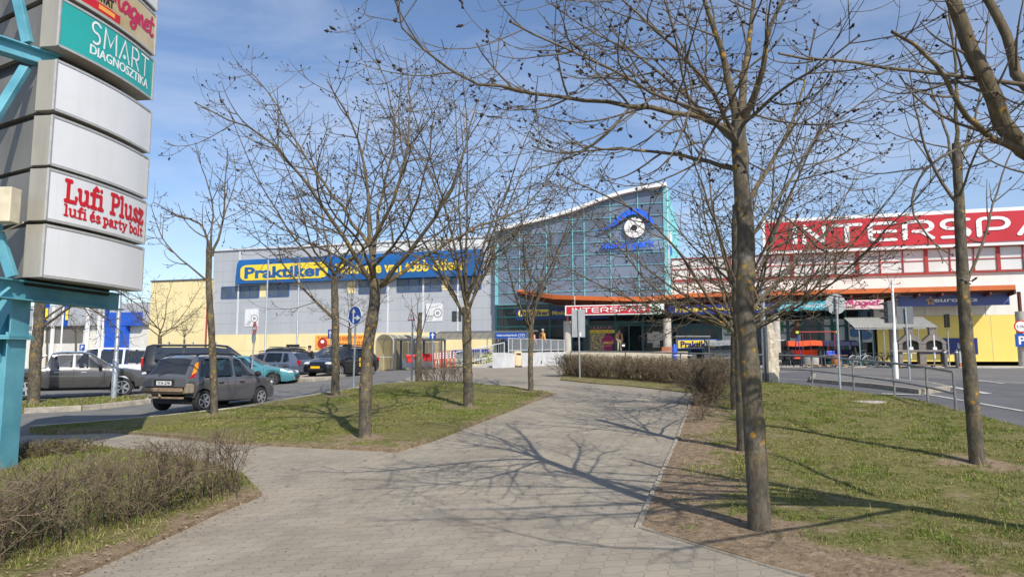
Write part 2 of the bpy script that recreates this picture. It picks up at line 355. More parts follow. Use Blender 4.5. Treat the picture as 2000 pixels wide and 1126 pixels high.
# ------------------------------------------------------------------ ground
def in_poly(x, y, P):
    c = np.zeros(np.shape(x), dtype=bool); k = len(P)
    for i in range(k):
        x0, y0 = P[i][0], P[i][1]; x1, y1 = P[(i+1) % k][0], P[(i+1) % k][1]
        if y0 == y1: continue
        hit = ((y0 > y) != (y1 > y)) & (x < (x1-x0)*(y-y0)/(y1-y0)+x0)
        c ^= hit
    return c
def dist_line(x, y, P):
    d = np.full(np.shape(x), 1e9)
    for (x0, y0), (x1, y1) in zip([p[:2] for p in P[:-1]], [p[:2] for p in P[1:]]):
        dx, dy = x1-x0, y1-y0; t = np.clip(((x-x0)*dx+(y-y0)*dy)/(dx*dx+dy*dy+1e-9), 0, 1)
        d = np.minimum(d, np.hypot(x-x0-t*dx, y-y0-t*dy))
    return d
def sheet(name, poly, m, dz, step, label, cat, skirt=.15, zfun=None, kind='structure', soil=None):
    P = [Vector((p[0], p[1], 0)) for p in poly]
    bm = bmesh.new(); f = bm.faces.new([bm.verts.new(p) for p in P]); bm.normal_update()
    if f.normal.z < 0: f.normal_flip()
    bmesh.ops.triangulate(bm, faces=bm.faces[:])
    for ax in (0, 1):
        lo = min(p[ax] for p in P); hi = max(p[ax] for p in P); q = math.floor(lo/step)*step+step
        while q < hi:
            no = Vector((1, 0, 0)) if ax == 0 else Vector((0, 1, 0)); co = no*q
            bmesh.ops.bisect_plane(bm, geom=bm.verts[:]+bm.edges[:]+bm.faces[:], plane_co=co, plane_no=no, dist=1e-5); q += step
    bmesh.ops.remove_doubles(bm, verts=bm.verts[:], dist=1e-4)
    for v in bm.verts: v.co.z = terr(v.co.x, v.co.y)+dz+(zfun(v.co.x, v.co.y) if zfun else 0)
    if skirt:
        be = [e for e in bm.edges if e.is_boundary]
        r = bmesh.ops.extrude_edge_only(bm, edges=be)
        for v in r['geom']:
            if isinstance(v, bmesh.types.BMVert): v.co.z -= skirt
    bm.normal_update()
    me = bpy.data.meshes.new(name); bm.to_mesh(me); bm.free(); me.materials.append(m)
    if soil:
        co = np.zeros(len(me.vertices)*3); me.vertices.foreach_get('co', co); co = co.reshape(-1, 3)
        a = me.attributes.new('soil', 'FLOAT', 'POINT'); a.data.foreach_set('value', soil(co[:, 0], co[:, 1]).astype(np.float32))
    me.polygons.foreach_set('use_smooth', [True]*len(me.polygons)); me.set_sharp_from_angle(angle=.7)
    o = bpy.data.objects.new(name, me); COL.objects.link(o)
    return tag(o, label, cat, None, kind)

# one great sheet of asphalt to the horizon
xs = np.unique(np.concatenate([np.linspace(-1500, -60, 20), np.arange(-60, 61, 1.0), np.linspace(60, 1500, 20)]))
ys = np.unique(np.concatenate([np.linspace(-300, -10, 8), np.arange(-10, 91, 1.0), np.linspace(91, 2500, 24)]))
XX, YY = np.meshgrid(xs, ys); V = np.stack([XX.ravel(), YY.ravel(), terr_np(XX, YY).ravel()-.10], 1)
nx = len(xs); I = (np.arange(len(ys)-1)[:, None]*nx+np.arange(nx-1)[None, :]).ravel()
g = np_mesh('ground', V, np.stack([I, I+1, I+nx+1, I+nx], 1), M_asph, smooth=True)
tag(g, 'worn grey asphalt of the car park and roads', 'ground', kind='structure')

# pavers
def paver_mat():
    m = bpy.data.materials.new('interlocking_pavers'); m.use_nodes = True; n, l, b = nodes_of(m); b.inputs['Roughness'].default_value = .88; b.inputs['Specular IOR Level'].default_value = .25
    tc = n.new('ShaderNodeTexCoord'); mp = n.new('ShaderNodeMapping'); mp.inputs['Rotation'].default_value = (0, 0, radians(-14)); l.new(tc.outputs['Object'], mp.inputs[0])
    sp = n.new('ShaderNodeSeparateXYZ'); l.new(mp.outputs[0], sp.inputs[0])
    def wig(src, fr, amp):
        a = n.new('ShaderNodeMath'); a.operation = 'MULTIPLY'; a.inputs[1].default_value = fr; l.new(src, a.inputs[0])
        s = n.new('ShaderNodeMath'); s.operation = 'SINE'; l.new(a.outputs[0], s.inputs[0])
        q = n.new('ShaderNodeMath'); q.operation = 'MULTIPLY'; q.inputs[1].default_value = amp; l.new(s.outputs[0], q.inputs[0]); return q
    wx = wig(sp.outputs[1], 2*pi/.165, .022); wy = wig(sp.outputs[0], 2*pi/.20, .010)
    ax = n.new('ShaderNodeMath'); l.new(sp.outputs[0], ax.inputs[0]); l.new(wx.outputs[0], ax.inputs[1])
    ay = n.new('ShaderNodeMath'); l.new(sp.outputs[1], ay.inputs[0]); l.new(wy.outputs[0], ay.inputs[1])
    cb = n.new('ShaderNodeCombineXYZ'); l.new(ax.outputs[0], cb.inputs[0]); l.new(ay.outputs[0], cb.inputs[1])
    br = n.new('ShaderNodeTexBrick'); br.inputs['Scale'].default_value = 1; br.inputs['Mortar Size'].default_value = .0042; br.inputs['Mortar Smooth'].default_value = .4
    br.inputs['Brick Width'].default_value = .20; br.inputs['Row Height'].default_value = .165; br.offset = .5; br.inputs['Bias'].default_value = -.1
    br.inputs['Color1'].default_value = (.322, .284, .226, 1); br.inputs['Color2'].default_value = (.286, .252, .200, 1); br.inputs['Mortar'].default_value = (.195, .175, .14, 1)
    l.new(cb.outputs[0], br.inputs['Vector'])
    a = n.new('ShaderNodeTexNoise'); a.inputs['Scale'].default_value = .8; a.inputs['Detail'].default_value = 8; a.inputs['Roughness'].default_value = .65; l.new(tc.outputs['Object'], a.inputs['Vector'])
    r = ramp(n, [(.3, (.80, .78, .76)), (.52, (1, 1, 1)), (.7, (1.10, 1.08, 1.03))]); l.new(a.outputs[0], r.inputs[0])
    mu = n.new('ShaderNodeMixRGB'); mu.blend_type = 'MULTIPLY'; mu.inputs[0].default_value = 1; l.new(br.outputs[0], mu.inputs[1]); l.new(r.outputs[0], mu.inputs[2])
    g2 = n.new('ShaderNodeTexNoise'); g2.inputs['Scale'].default_value = 130; g2.inputs['Detail'].default_value = 3; l.new(tc.outputs['Object'], g2.inputs['Vector'])
    r2 = ramp(n, [(.3, (.84, .84, .84)), (.7, (1.1, 1.1, 1.1))]); l.new(g2.outputs[0], r2.inputs[0])
    m2 = n.new('ShaderNodeMixRGB'); m2.blend_type = 'MULTIPLY'; m2.inputs[0].default_value = .8; l.new(mu.outputs[0], m2.inputs[1]); l.new(r2.outputs[0], m2.inputs[2]); l.new(m2.outputs[0], b.inputs['Base Color'])
    overlay(m, (.20, .18, .15), 1.7, .50, .72, .55); overlay(m, (.42, .38, .31), .6, .55, .8, .5); overlay(m, (.09, .08, .07), 7.0, .70, .78, .5, detail=3)
    iv = n.new('ShaderNodeMath'); iv.operation = 'MULTIPLY_ADD'; iv.inputs[1].default_value = -1; iv.inputs[2].default_value = 1; l.new(br.outputs['Fac'], iv.inputs[0])
    ag = n.new('ShaderNodeMath'); ag.operation = 'MULTIPLY_ADD'; ag.inputs[1].default_value = .35; l.new(g2.outputs[0], ag.inputs[0]); l.new(iv.outputs[0], ag.inputs[2])
    bp = n.new('ShaderNodeBump'); bp.inputs['Strength'].default_value = .6; bp.inputs['Distance'].default_value = .006; l.new(ag.outputs[0], bp.inputs['Height']); l.new(bp.outputs[0], b.inputs['Normal'])
    return m
M_pave = paver_mat()
def lawn_mat():
    m = bpy.data.materials.new('lawn_soil'); m.use_nodes = True; n, l, b = nodes_of(m); b.inputs['Roughness'].default_value = .95; b.inputs['Specular IOR Level'].default_value = .1
    tc = n.new('ShaderNodeTexCoord')
    a = n.new('ShaderNodeTexNoise'); a.inputs['Scale'].default_value = 11; a.inputs['Detail'].default_value = 9; a.inputs['Roughness'].default_value = .72; l.new(tc.outputs['Object'], a.inputs['Vector'])
    gr = ramp(n, [(.3, (.075, .085, .022)), (.5, (.16, .15, .055)), (.7, (.28, .24, .12))]); l.new(a.outputs[0], gr.inputs[0])
    so = ramp(n, [(.28, (.13, .092, .058)), (.5, (.25, .185, .122)), (.72, (.38, .30, .21))]); l.new(a.outputs[0], so.inputs[0])
    at_ = n.new('ShaderNodeAttribute'); at_.attribute_name = 'soil'
    q = n.new('ShaderNodeTexNoise'); q.inputs['Scale'].default_value = 3.2; q.inputs['Detail'].default_value = 7; l.new(tc.outputs['Object'], q.inputs['Vector'])
    ad = n.new('ShaderNodeMath'); ad.operation = 'MULTIPLY_ADD'; ad.inputs[1].default_value = .9; l.new(q.outputs[0], ad.inputs[0]); l.new(at_.outputs['Fac'], ad.inputs[2])
    r = ramp(n, [(.78, (0, 0, 0)), (1.0, (1, 1, 1))]); l.new(ad.outputs[0], r.inputs[0])
    mx = n.new('ShaderNodeMixRGB'); l.new(r.outputs[0], mx.inputs[0]); l.new(gr.outputs[0], mx.inputs[1]); l.new(so.outputs[0], mx.inputs[2]); l.new(mx.outputs[0], b.inputs['Base Color'])
    bp = n.new('ShaderNodeBump'); bp.inputs['Strength'].default_value = .9; bp.inputs['Distance'].default_value = .04; l.new(a.outputs[0], bp.inputs['Height']); l.new(bp.outputs[0], b.inputs['Normal'])
    return m
M_lawn = lawn_mat()
gp = lambda L_: [G(*p).to_2d() for p in L_]
PATH_Z = 0.0
pave = [Vector((-14, -6)), Vector((16, -6)), Vector((16, 6))] + gp([(1900, 860), (1600, 772), (1440, 757)]) + gp([(1425, 716), (1330, 706), (1100, 704), (985, 716), (860, 718), (760, 752), (620, 790), (480, 820), (235, 845), (60, 850), (-400, 878)])
sheet('path', pave, M_pave, PATH_Z, 1.0, 'pale grey interlocking paver path leading to the entrance', 'path', skirt=.12)

kerb_right = gp([(1352, 770), (1345, 800), (1313, 880), (1265, 985), (1246, 1030)])
k0, k1 = G(1250, 1030).to_2d(), G(1570, 1126).to_2d(); kd = (k1-k0).normalized()
kerb_low = [k0, k1, k0+kd*7.5]
road_edge = gp([(1432, 752), (1500, 752), (1640, 768), (1790, 790), (1870, 810), (2000, 845), (2300, 935)])
lawn_r = [kerb_right[i] for i in range(5)] + [k1, k0+kd*7.5] + road_edge[::-1]
def nz2(x, y, s, seed=0.0):
    from mathutils import noise
    return np.array([noise.noise((a*s+seed, b*s-seed, seed)) for a, b in zip(np.ravel(x), np.ravel(y))]).reshape(np.shape(x))
def soil_r(x, y):
    d = np.minimum(dist_line(x, y, kerb_right)*.75, dist_line(x, y, kerb_low)*.8)
    v = np.clip(1.15-d/.74, 0, 1)
    for tb in TREE_BASES: v = np.maximum(v, np.clip(.95-np.hypot(x-tb[0], y-tb[1])/.7, 0, 1))
    return v*.75+.30*nz2(x, y, .8, 3.1)+.34*nz2(x, y, 2.1, 5.1)+.14+ .22*np.clip((9-y)/5, 0, 1)
def bump_r(x, y):
    from mathutils import noise
    d = float(min(dist_line(np.array(x), np.array(y), kerb_right), dist_line(np.array(x), np.array(y), kerb_low)))
    return .025*noise.noise((x*.9, y*.9, 0)) + .012*noise.noise((x*3.1, y*3.1, 5)) - .03*math.exp(-d*2.0)+.07*min(1, d/2.0)
TB = dict(T1=(712, 858), T2=(655, 775), T3=(915, 796), T4=(1037, 765), T5=(418, 811), T6=(818, 746), T7=(1485, 1046), T8=(1453, 890), T9=(1438, 806), T10=(1911, 921))
TREE_BASES = [tuple(G(*p).to_2d()) for p in TB.values()]
sheet('lawn', lawn_r, M_lawn, .05, .35, 'patchy lawn with bare soil right of the paver path', 'lawn', skirt=.2, zfun=bump_r, soil=soil_r)
kerb_l_top = gp([(55, 836), (165, 828), (290, 817), (480, 797), (620, 772), (740, 752), (830, 745)])
lawn_l = kerb_l_top + gp([(905, 749), (1000, 757), (1087, 769), (960, 817), (850, 860), (775, 883), (640, 876), (500, 869), (430, 866), (235, 846), (120, 842)])
path_edge_l = lawn_l[len(kerb_l_top)+2:]
def soil_l(x, y):
    v = np.clip(.75-dist_line(x, y, path_edge_l)/.6, 0, 1)
    for tb in TREE_BASES: v = np.maximum(v, np.clip(1.0-np.hypot(x-tb[0], y-tb[1])/.9, 0, 1))
    return v*.6+.25*nz2(x, y, .5, 8.1)+.08
sheet('lawn', lawn_l, M_lawn, .045, .4, 'lawn between the car park road and the paver path', 'lawn', skirt=.2, zfun=lambda x, y: .02*sin(x*1.3)*sin(y*.9), soil=soil_l)
bed = gp([(512, 968), (420, 1006), (330, 1048), (150, 1126), (-150, 1270), (-500, 1180), (-420, 915), (0, 886), (180, 873), (350, 895), (470, 926)])
bed_edge = bed[:5]
def soil_b(x, y): return np.clip(1.0-dist_line(x, y, bed_edge)/.8, 0, 1)*.7+.25*nz2(x, y, .9, 1.7)+.12
sheet('flower_bed', bed, M_lawn, .04, .3, 'soil and grass bed under the bare foreground hedge', 'bed', skirt=.2, soil=soil_b)
hbed = gp([(1094, 742), (1160, 749), (1228, 754), (1352, 768), (1365, 800), (1420, 790), (1436, 752), (1420, 728), (1240, 722), (1105, 722)])
sheet('hedge_bed', hbed, M_lawn, .03, .5, 'soil strip under the clipped hedge before the entrance', 'bed', skirt=.2, soil=lambda x, y: np.full(np.shape(x), .35))
strip = gp([(-200, 812), (48, 800), (160, 795), (288, 782), (300, 772), (215, 775), (45, 784), (-200, 790)])
sheet('grass_strip', strip, M_lawn, .03, .6, 'narrow grass strip with a kerb between road and parked pickup', 'lawn', skirt=.2, soil=lambda x, y: np.full(np.shape(x), .05))
island = gp([(535, 742), (600, 741), (660, 735), (735, 722), (720, 716), (640, 722), (540, 728)])
sheet('traffic_island', island, mat('island_paving', (.40, .34, .26), .9, .2, 3), .03, 1.0, 'kerbed paved island with a tree and sign posts in the car park', 'island', skirt=.2)
road_r = [road_edge[i] for i in range(7)] + gp([(2600, 870), (2600, 780), (2000, 745), (1700, 728), (1560, 722), (1440, 730)])
sheet('road', road_r, M_asph2, -.075, 1.0, 'dark asphalt road curving past the shop fronts', 'road', skirt=0)
isl2 = gp([(1586, 742), (1700, 752), (1800, 764), (1850, 758), (1820, 750), (1700, 738), (1590, 732)])
sheet('traffic_island', isl2, M_asph, .06, 1.0, 'narrow kerbed traffic island behind the steel handrail', 'island', skirt=.2)

def kerb(pl, label, wd=.12, top=.07, seg=1.0, bottom=-.15, m=None):
    mb = MB(); pts = []
    for a, b in zip(pl[:-1], pl[1:]):
        a, b = Vector(a), Vector(b); n = max(1, int((b-a).length/seg))
        for i in range(n): pts.append(a+(b-a)*i/n)
    pts.append(Vector(pl[-1]))
    for a, b in zip(pts[:-1], pts[1:]):
        d = (b-a).normalized(); nn = Vector((-d.y, d.x))*wd/2; g_ = .008
        a2, b2 = a+d*g_, b-d*g_; j = rnd.uniform(-.006, .006)
        za, zb = terr(a.x, a.y)+j, terr(b.x, b.y)+j
        c = .012
        prof = [(-1, bottom), (-1, top-c), (-1+.2, top), (1-.2, top), (1, top-c), (1, bottom)]
        vs = [(*(a2+nn*s_), za+z) for s_, z in prof]+[(*(b2+nn*s_), zb+z) for s_, z in prof]
        mb.add(vs, [(0,1,2,3,4,5), (11,10,9,8,7,6)]+[(i, i+6, (i+1) % 6+6, (i+1) % 6) for i in range(6)])
    return tag(mb.build('kerb', m or M_kerb), label, 'kerb', kind='structure')
M_edge = mat('edging_concrete', (.30, .265, .21), .9, .22, 7, .4, 50)
kerb(kerb_right, 'low concrete edging between the path and bare soil', .055, .035, m=M_edge)
kerb(kerb_low, 'low concrete edging along the lower branch path', .05, .022, m=M_edge)
kerb(kerb_l_top, 'stone kerb along the left lawn beside the road', .13, .06)
kerb(strip[1:4]+[strip[4]], 'broken stone kerb before the grass strip', .2, .06, .8)
kerb(island+[island[0]], 'stone kerb around the car park island', .16, .05)
kerb(isl2+[isl2[0]], 'worn stone kerb around the traffic island', .16, .07, .8, m=M_edge)
kerb(road_edge, 'flush kerb between the right lawn and road', .12, .05)

# painted markings
M_mark = mat('road_marking', (.46, .45, .42), .8, .2, 4)
def mark(pl, wd, label, dz=-.06, name='road_marking'):
    mb = MB(); pts = []
    for a, b in zip(pl[:-1], pl[1:]):
        a, b = Vector(a), Vector(b); n = max(1, int((b-a).length/1.0))
        for i in range(n): pts.append(a+(b-a)*i/n)
    pts.append(Vector(pl[-1])); q = []
    for i, p in enumerate(pts):
        d = (pts[min(i+1, len(pts)-1)]-pts[max(i-1, 0)]).normalized(); nn = Vector((-d.y, d.x))*wd/2
        q.append([(*(p+nn), terr(p.x, p.y)+dz), (*(p-nn), terr(p.x, p.y)+dz)])
    mb.grid(q); return tag(mb.build(name, M_mark), label, 'marking', kind='structure')
mark(gp([(1520, 735), (1640, 742), (1760, 757), (1900, 780), (2000, 797)]), .15, 'long white line along the right road')
mark(gp([(1540, 748), (1600, 752), (1660, 760)]), .3, 'short white line beside the lawn edge')
mark(gp([(1720, 764), (1800, 766)]), .5, 'white arrow stroke on the dark road')
mark(gp([(1840, 748), (1930, 764)]), .25, 'white dash on the road by the island tip')
mark(gp([(1880, 735), (1960, 745)]), .15, 'thin white dash in front of the yellow wall')
mark(gp([(820, 706), (875, 717)]), .15, 'yellowish line by the orange bollards')

# ------------------------------------------------------------------ grass blades
rng = np.random.default_rng(5)
def blades(name, poly, soilf, n, label, zoff, hmin, hmax, wmin, wgrow, zfun=None, near=0):
    P = np.array([tuple(p) for p in poly]); lo = P.min(0); hi = P.max(0)
    X = rng.uniform(lo[0], hi[0], n*4); Y = rng.uniform(lo[1], hi[1], n*4)
    k = in_poly(X, Y, poly) & (Y > 2.2) & (np.abs(X) < Y*.85+1.5); X, Y = X[k], Y[k]
    keep = rng.random(len(X)) < np.minimum(1, (9/np.maximum(Y, 4))**1.1); X, Y = X[keep], Y[keep]
    cl = nz2(X, Y, 1.7, 4.0)*.6+nz2(X, Y, 5.0, 9.0)*.6
    pr = np.clip(.56+1.25*cl-1.3*np.clip(soilf(X, Y)-.10, 0, 1), .0, 1)
    keep = rng.random(len(X)) < pr; X, Y, cl = X[keep][:n], Y[keep][:n], cl[keep][:n]
    m = len(X); h = rng.uniform(hmin, hmax, m)*(1+.7*np.clip(cl, -.6, 1)); wd = (wmin+wgrow*Y)*rng.uniform(.7, 1.3, m)
    a = rng.uniform(0, 2*pi, m); ln = rng.uniform(.2, 1.1, m)*h; b = rng.uniform(0, 2*pi, m)
    z = terr_np(X, Y)+zoff-.005
    if zfun is not None: z = z+np.array([zfun(x, y) for x, y in zip(X, Y)])
    dx, dy = np.cos(a)*wd/2, np.sin(a)*wd/2
    v0 = np.stack([X-dx, Y-dy, z], 1); v1 = np.stack([X+dx, Y+dy, z], 1)
    mx_, my_ = X+np.cos(b)*ln*.35, Y+np.sin(b)*ln*.35
    v2 = np.stack([mx_+dx*.7, my_+dy*.7, z+h*.6], 1); v3 = np.stack([mx_-dx*.7, my_-dy*.7, z+h*.6], 1)
    v4 = np.stack([X+np.cos(b)*ln, Y+np.sin(b)*ln, z+h], 1)
    V = np.concatenate([v0, v1, v2, v3, v4, v4+np.stack([dx*.15, dy*.15, 0*dx], 1)]); i = np.arange(m)
    Q = np.concatenate([np.stack([i, i+m, i+2*m, i+3*m], 1), np.stack([i+3*m, i+2*m, i+5*m, i+4*m], 1)])
    o = np_mesh(name, V, Q, M_grass)
    lo_ = nz2(X, Y, .55, 2.0); dead = np.clip(rng.random(m)*.9-.30*cl+.45*lo_+.04, 0, 1); col = np.where(dead[:, None] > .50, np.array([.27, .235, .095]), np.array([.115, .178, .020]))*(rng.uniform(.55, 1.35, m)*(1+.35*nz2(X, Y, 2.6, 7.0)))[:, None]
    mid = (dead > .36) & (dead <= .50); col[mid] = np.array([.15, .16, .04])*rng.uniform(.7, 1.2, mid.sum())[:, None]
    c4 = np.concatenate([col, np.ones((m, 1))], 1); c4 = np.tile(c4, (6, 1)).astype(np.float32)
    at_ = o.data.attributes.new('blade', 'FLOAT_COLOR', 'POINT'); at_.data.foreach_set('color', c4.ravel())
    return tag(o, label, 'grass', kind='stuff')
M_grass = bpy.data.materials.new('grass_blade'); M_grass.use_nodes = True
_n, _l, _b = nodes_of(M_grass); _a = _n.new('ShaderNodeAttribute'); _a.attribute_name = 'blade'; _l.new(_a.outputs['Color'], _b.inputs['Base Color']); _b.inputs['Roughness'].default_value = .7
_b.inputs['Specular IOR Level'].default_value = .2
blades('grass', lawn_r, soil_r, 260000, 'short green and straw grass on the right lawn', .05, .010, .028, .0022, .00062, bump_r)
blades('grass', lawn_l, soil_l, 170000, 'short green and straw grass on the left lawn', .045, .010, .027, .002, .0007)
blades('grass', bed, soil_b, 45000, 'grass and weeds under the foreground hedge', .04, .02, .06, .0025, .0006)
blades('grass', lawn_r, lambda x, y: soil_r(x, y)-.25+.6*(nz2(x, y, 2.3, 6.0) < .12), 9000, 'taller fresh green grass tufts on the right lawn', .05, .05, .095, .003, .0005, bump_r)
blades('grass', strip, lambda x, y: 0*x-.2, 6000, 'grass on the kerbed strip before the pickup', .03, .03, .07, .004, .0012)
# ------------------------------------------------------------------ the mall
def S(px, off=0.0, py=640): return F(px, py, off)[0]
def Z(px, py, off=0.0): return F(px, py, off)[1]
def ftext(mb, txt, px0, px1, z0, z1, off, py=640, **k):
    s0, s1 = S(px0, off, py), S(px1, off, py)
    return text_on(mb, txt, rect_fn(FW(s0, off, z0), FU*(s1-s0), Vector((0, 0, z1-z0)), FN), **k)
def fpanel(mb, px0, px1, z0, z1, off, th=.06):
    return mb.box(S(px0, off), S(px1, off), -off, -off+th, z0, z1)
ZG = 1.15                                   # pavement level in front of the shops
TERR = at(1210, 687, 55).z                  # terrace before the entrance
# --- grey DIY store, left
root = thing('store_building', FW(S(690), 0, .4), 'long grey clad store with blue and yellow sign band and yellow base', 'building', rz=-FA)
sA, sB = S(412), S(968); zr = Z(690, 477); zy = Z(690, 650)
mb = MB(FM); mb.box(sA, sB, 0, 30, zy, zr)
mb.m = 1
for px in (463, 757, 826, 894): mb.box(S(px)-.08, S(px)+.08, -.05, .0, zy, zr-.15)
mb.m = 2
for k in range(1, 8):
    z = zy+(zr-zy)*k/8; mb.box(sA, sB, -.004, .0, z-.018, z+.018)
for k in range(1, 26): s = sA+(sB-sA)*k/26; mb.box(s-.008, s+.008, -.003, .0, zy, zr)
mb.build('wall', [M_gwall, mat('pale_trim', (.62, .64, .66), .5), mat('panel_joint', (.30, .32, .35), .6)], root)
mb = MB(FM); mb.box(sA, sB+.0, -.06, 29, -.2, zy-.01); mb.m = 1; mb.box(sA, sB, -.064, -.06, (zy+.8)/2, (zy+.8)/2+.03)
mb.build('base_wall', [M_ywall, mat('yellow_joint', (.5, .4, .2), .6)], root)
mb = MB(FM); mb.box(sA-.1, sB, -.15, 30.1, zr, zr+.16); mb.build('parapet_cap', mat('pale_trim', (.62, .64, .66)), root)
# pale raised parapet band
mb = MB(FM); mb.box(S(640), sB-.3, -.03, .0, Z(800, 488), zr-.03); mb.build('parapet_band', mat('pale_band', (.66, .68, .68), .5), root)
# the blue sign band, top leaning back
s0, s1 = S(462, .6, 515), S(940, .6, 515); zb, zt = Z(690, 546, .6), Z(690, 496, .6)
prof = [(-.60, zb), (-.60, zb+(zt-zb)*.62), (-.50, zb+(zt-zb)*.84), (-.22, zt), (0.0, zt), (0.0, zb)]
mb = MB(FM); mb.prism([(s0, y, z) for y, z in prof], (s1-s0, 0, 0))
sb = mb.build('sign_board', M_blue, root, smooth=True, ang=.8)
mb = MB(); H_ = zt-zb
pa, pb = S(470, .63, 520), S(640, .63, 520)
pts = []
for (cx, cz, a0, a1) in ((pb-.75, zb+.75*H_-.45, 0, 90), (pa+.75, zb+.75*H_-.45, 90, 180), (pa+.75, zb+.12*H_+.45, 180, 270), (pb-.75, zb+.12*H_+.45, 270, 360)):
    for q in arc(cx, cz, .75, a0, a1, 5, .45): pts.append(FW(q[0], .61, q[1]))
mb.prism(pts, FN*.03); mb.build('sign_plate', M_yel, sb)
mb = MB(); ftext(mb, 'Praktiker', 478, 634, zb+.19*H_, zb+.66*H_, .65, py=520, bold=.035, fat=.01); mb.build('lettering', M_blue, sb)
mb = MB(); ftext(mb, 'Mindenre van t\u00f6bb \u00f6tlete!', 655, 912, zb+.22*H_, zb+.66*H_, .62, py=515, bold=.03, fat=.01); mb.build('lettering', M_yel, sb)
# window strips
M_win = mat('store_window', (.06, .08, .12), .08, .3, .7, spec=.8)
for pxa, pxb, ya, yb, n in ((430, 503, 560, 581, 4), (519, 562, 556, 578, 2), (700, 752, 548, 572, 3), (775, 861, 544, 568, 4), (880, 939, 540, 564, 3)):
    m_ = (pxa+pxb)/2; za, zb_ = Z(m_, yb), Z(m_, ya); a, b = S(pxa), S(pxb)
    fr = MB(FM); fr.box(a, b, -.05, .0, za-.08, za); fr.box(a, b, -.05, .0, zb_, zb_+.08)
    for k in range(n+1): s = a+(b-a)*k/n; fr.box(s-.055, s+.055, -.055, .0, za, zb_)
    wf = fr.build('window', mat('window_frame_blue', (.05, .10, .26), .5), root)
    p = MB(FM); p.box(a+.055, b-.055, -.02, .0, za, zb_); p.build('pane', M_win, wf)
for pxa, pxb, ya, yb in ((505, 517, 558, 580), (677, 692, 549, 572), (862, 878, 541, 566)):
    m_ = (pxa+pxb)/2; mb = MB(FM); mb.box(S(pxa), S(pxb), -.03, .0, Z(m_, yb), Z(m_, ya)); mb.build('yellow_panel', M_ywall, root)
mb = MB(FM); mb.box(S(883), S(901), -.04, 0, Z(892, 627), Z(892, 607))
mb.m = 1
for k in range(8): z = Z(892, 627)+(Z(892, 607)-Z(892, 627))*(k+.5)/8; mb.box(S(883), S(901), -.06, -.04, z-.02, z+.02)
mb.build('vent_grille', [M_dsteel, M_black], root)
# square posters of power-tool close-ups
for pxa, pxb, ya, yb in ((478, 504, 603, 637), (832, 864, 592, 627)):
    m_ = (pxa+pxb)/2; a, b, za, zb_ = S(pxa), S(pxb), Z(m_, yb), Z(m_, ya)
    mb = MB(FM); mb.box(a, b, -.04, 0, za, zb_); ps = mb.build('poster', mat('poster_white', (.68, .69, .70), .5, .1, 2), root)
    r = MB(); cx, cz = a+(b-a)*.72, za+(zb_-za)*.45
    for q, rr in enumerate((.48, .36, .2)):
        r.m = q % 2
        r.add([FW(x, .044+q*.004, z) for x, z in arc(cx, cz, rr*(b-a)*.55, 0, 345, 23)], [tuple(range(24))])
    for k in range(4): r.m = 0; r.add([FW(a+.1+k*.13, .045, za+.1), FW(a+.16+k*.13, .045, za+.1), FW(a+.5+k*.1, .045, za+.55), FW(a+.44+k*.1, .045, za+.55)], [(0, 1, 2, 3)])
    r.build('poster_picture', [mat('poster_grey', (.30, .31, .33), .5, .3, 5), M_white], ps)
# banner of a food stall on the yellow base
za, zb_ = Z(660, 681, .1), Z(660, 654, .1); a, b = S(617, .1), S(712, .1)
mb = MB(FM); mb.box(a, b, -.13, -.062, za, zb_); bn = mb.build('banner', mat('orange_banner', (.85, .36, .06), .5, .12, 1.2), root)
mb = MB(); cx, cz = a+(b-a)*.15, za+(zb_-za)*.40; mb.add([FW(x, .135, z) for x, z in arc(cx, cz, .52, 0, 345, 23)], [tuple(range(24))])
mb.m = 1; mb.add([FW(x, .139, z) for x, z in arc(cx, cz+.18, .2, 0, 345, 15, .16)], [tuple(range(16))]); mb.box  # round emblem
mb.build('emblem', [M_dred, M_white], bn)
for tx, x0, x1, z0_, z1_, bd in (('A gasztromobil kedvence itt!', 620, 708, zb_-.38, zb_-.10, .01), ('Csirke', 650, 680, za+.75, za+1.05, .0), ('\u00e9s halas', 650, 680, za+.35, za+.62, .0), ('S.O.S', 692, 710, za+.3, za+.7, .02)):
    mb = MB(); ftext(mb, tx, x0, x1, z0_, z1_, .14, bold=bd); mb.build('lettering', M_dred, bn)
# --- low yellow block and far grey-blue building at the left end
root = thing('yellow_block', FW(S(355), .5, .2), 'plain yellow clad block at the left end of the store', 'building', rz=-FA)
mb = MB(FM); mb.box(S(297), S(412)-.05, -.4, 26, -.3, Z(355, 549)); mb.build('wall', M_ywall, root)
mb = MB(FM); mb.box(S(297)-.05, S(412)-.04, -.5, 26, Z(355, 549), Z(355, 549)+.12); mb.build('parapet_cap', M_dsteel, root)
mb = MB(FM); mb.box(S(412)-.28, S(412)-.1, -.45, -.4, .3, Z(412, 549)); mb.build('downpipe', mat('rust_red', (.30, .06, .05)), root)
root = thing('far_building', FW(S(100), 0, .2), 'low grey hall with blue portal and white panels far left', 'building', rz=-FA)
zt = Z(240, 592); zl = Z(240, 634)
mb = MB(FM); mb.box(S(-420), S(297)-.06, 0, 30, zl, zt); mb.build('wall', M_gwall, root)
mb = MB(FM); mb.box(S(-420), S(297)-.06, .4, 29, -.4, zl-.01); mb.build('recessed_wall', mat('pale_panel', (.68, .66, .60), .5), root)
mb = MB(FM); mb.box(S(205), S(278), -.25, 0, Z(240, 636), Z(240, 610)); mb.box(S(208), S(248), -.2, .4, -.4, Z(240, 636)); mb.build('portal', M_rblue, root)
mb = MB(FM); mb.box(S(85), S(157), .3, .4, Z(120, 668), zl-.05); mb.build('roller_gate', mat('gate_grey', (.16, .15, .14), .6, .1), root)
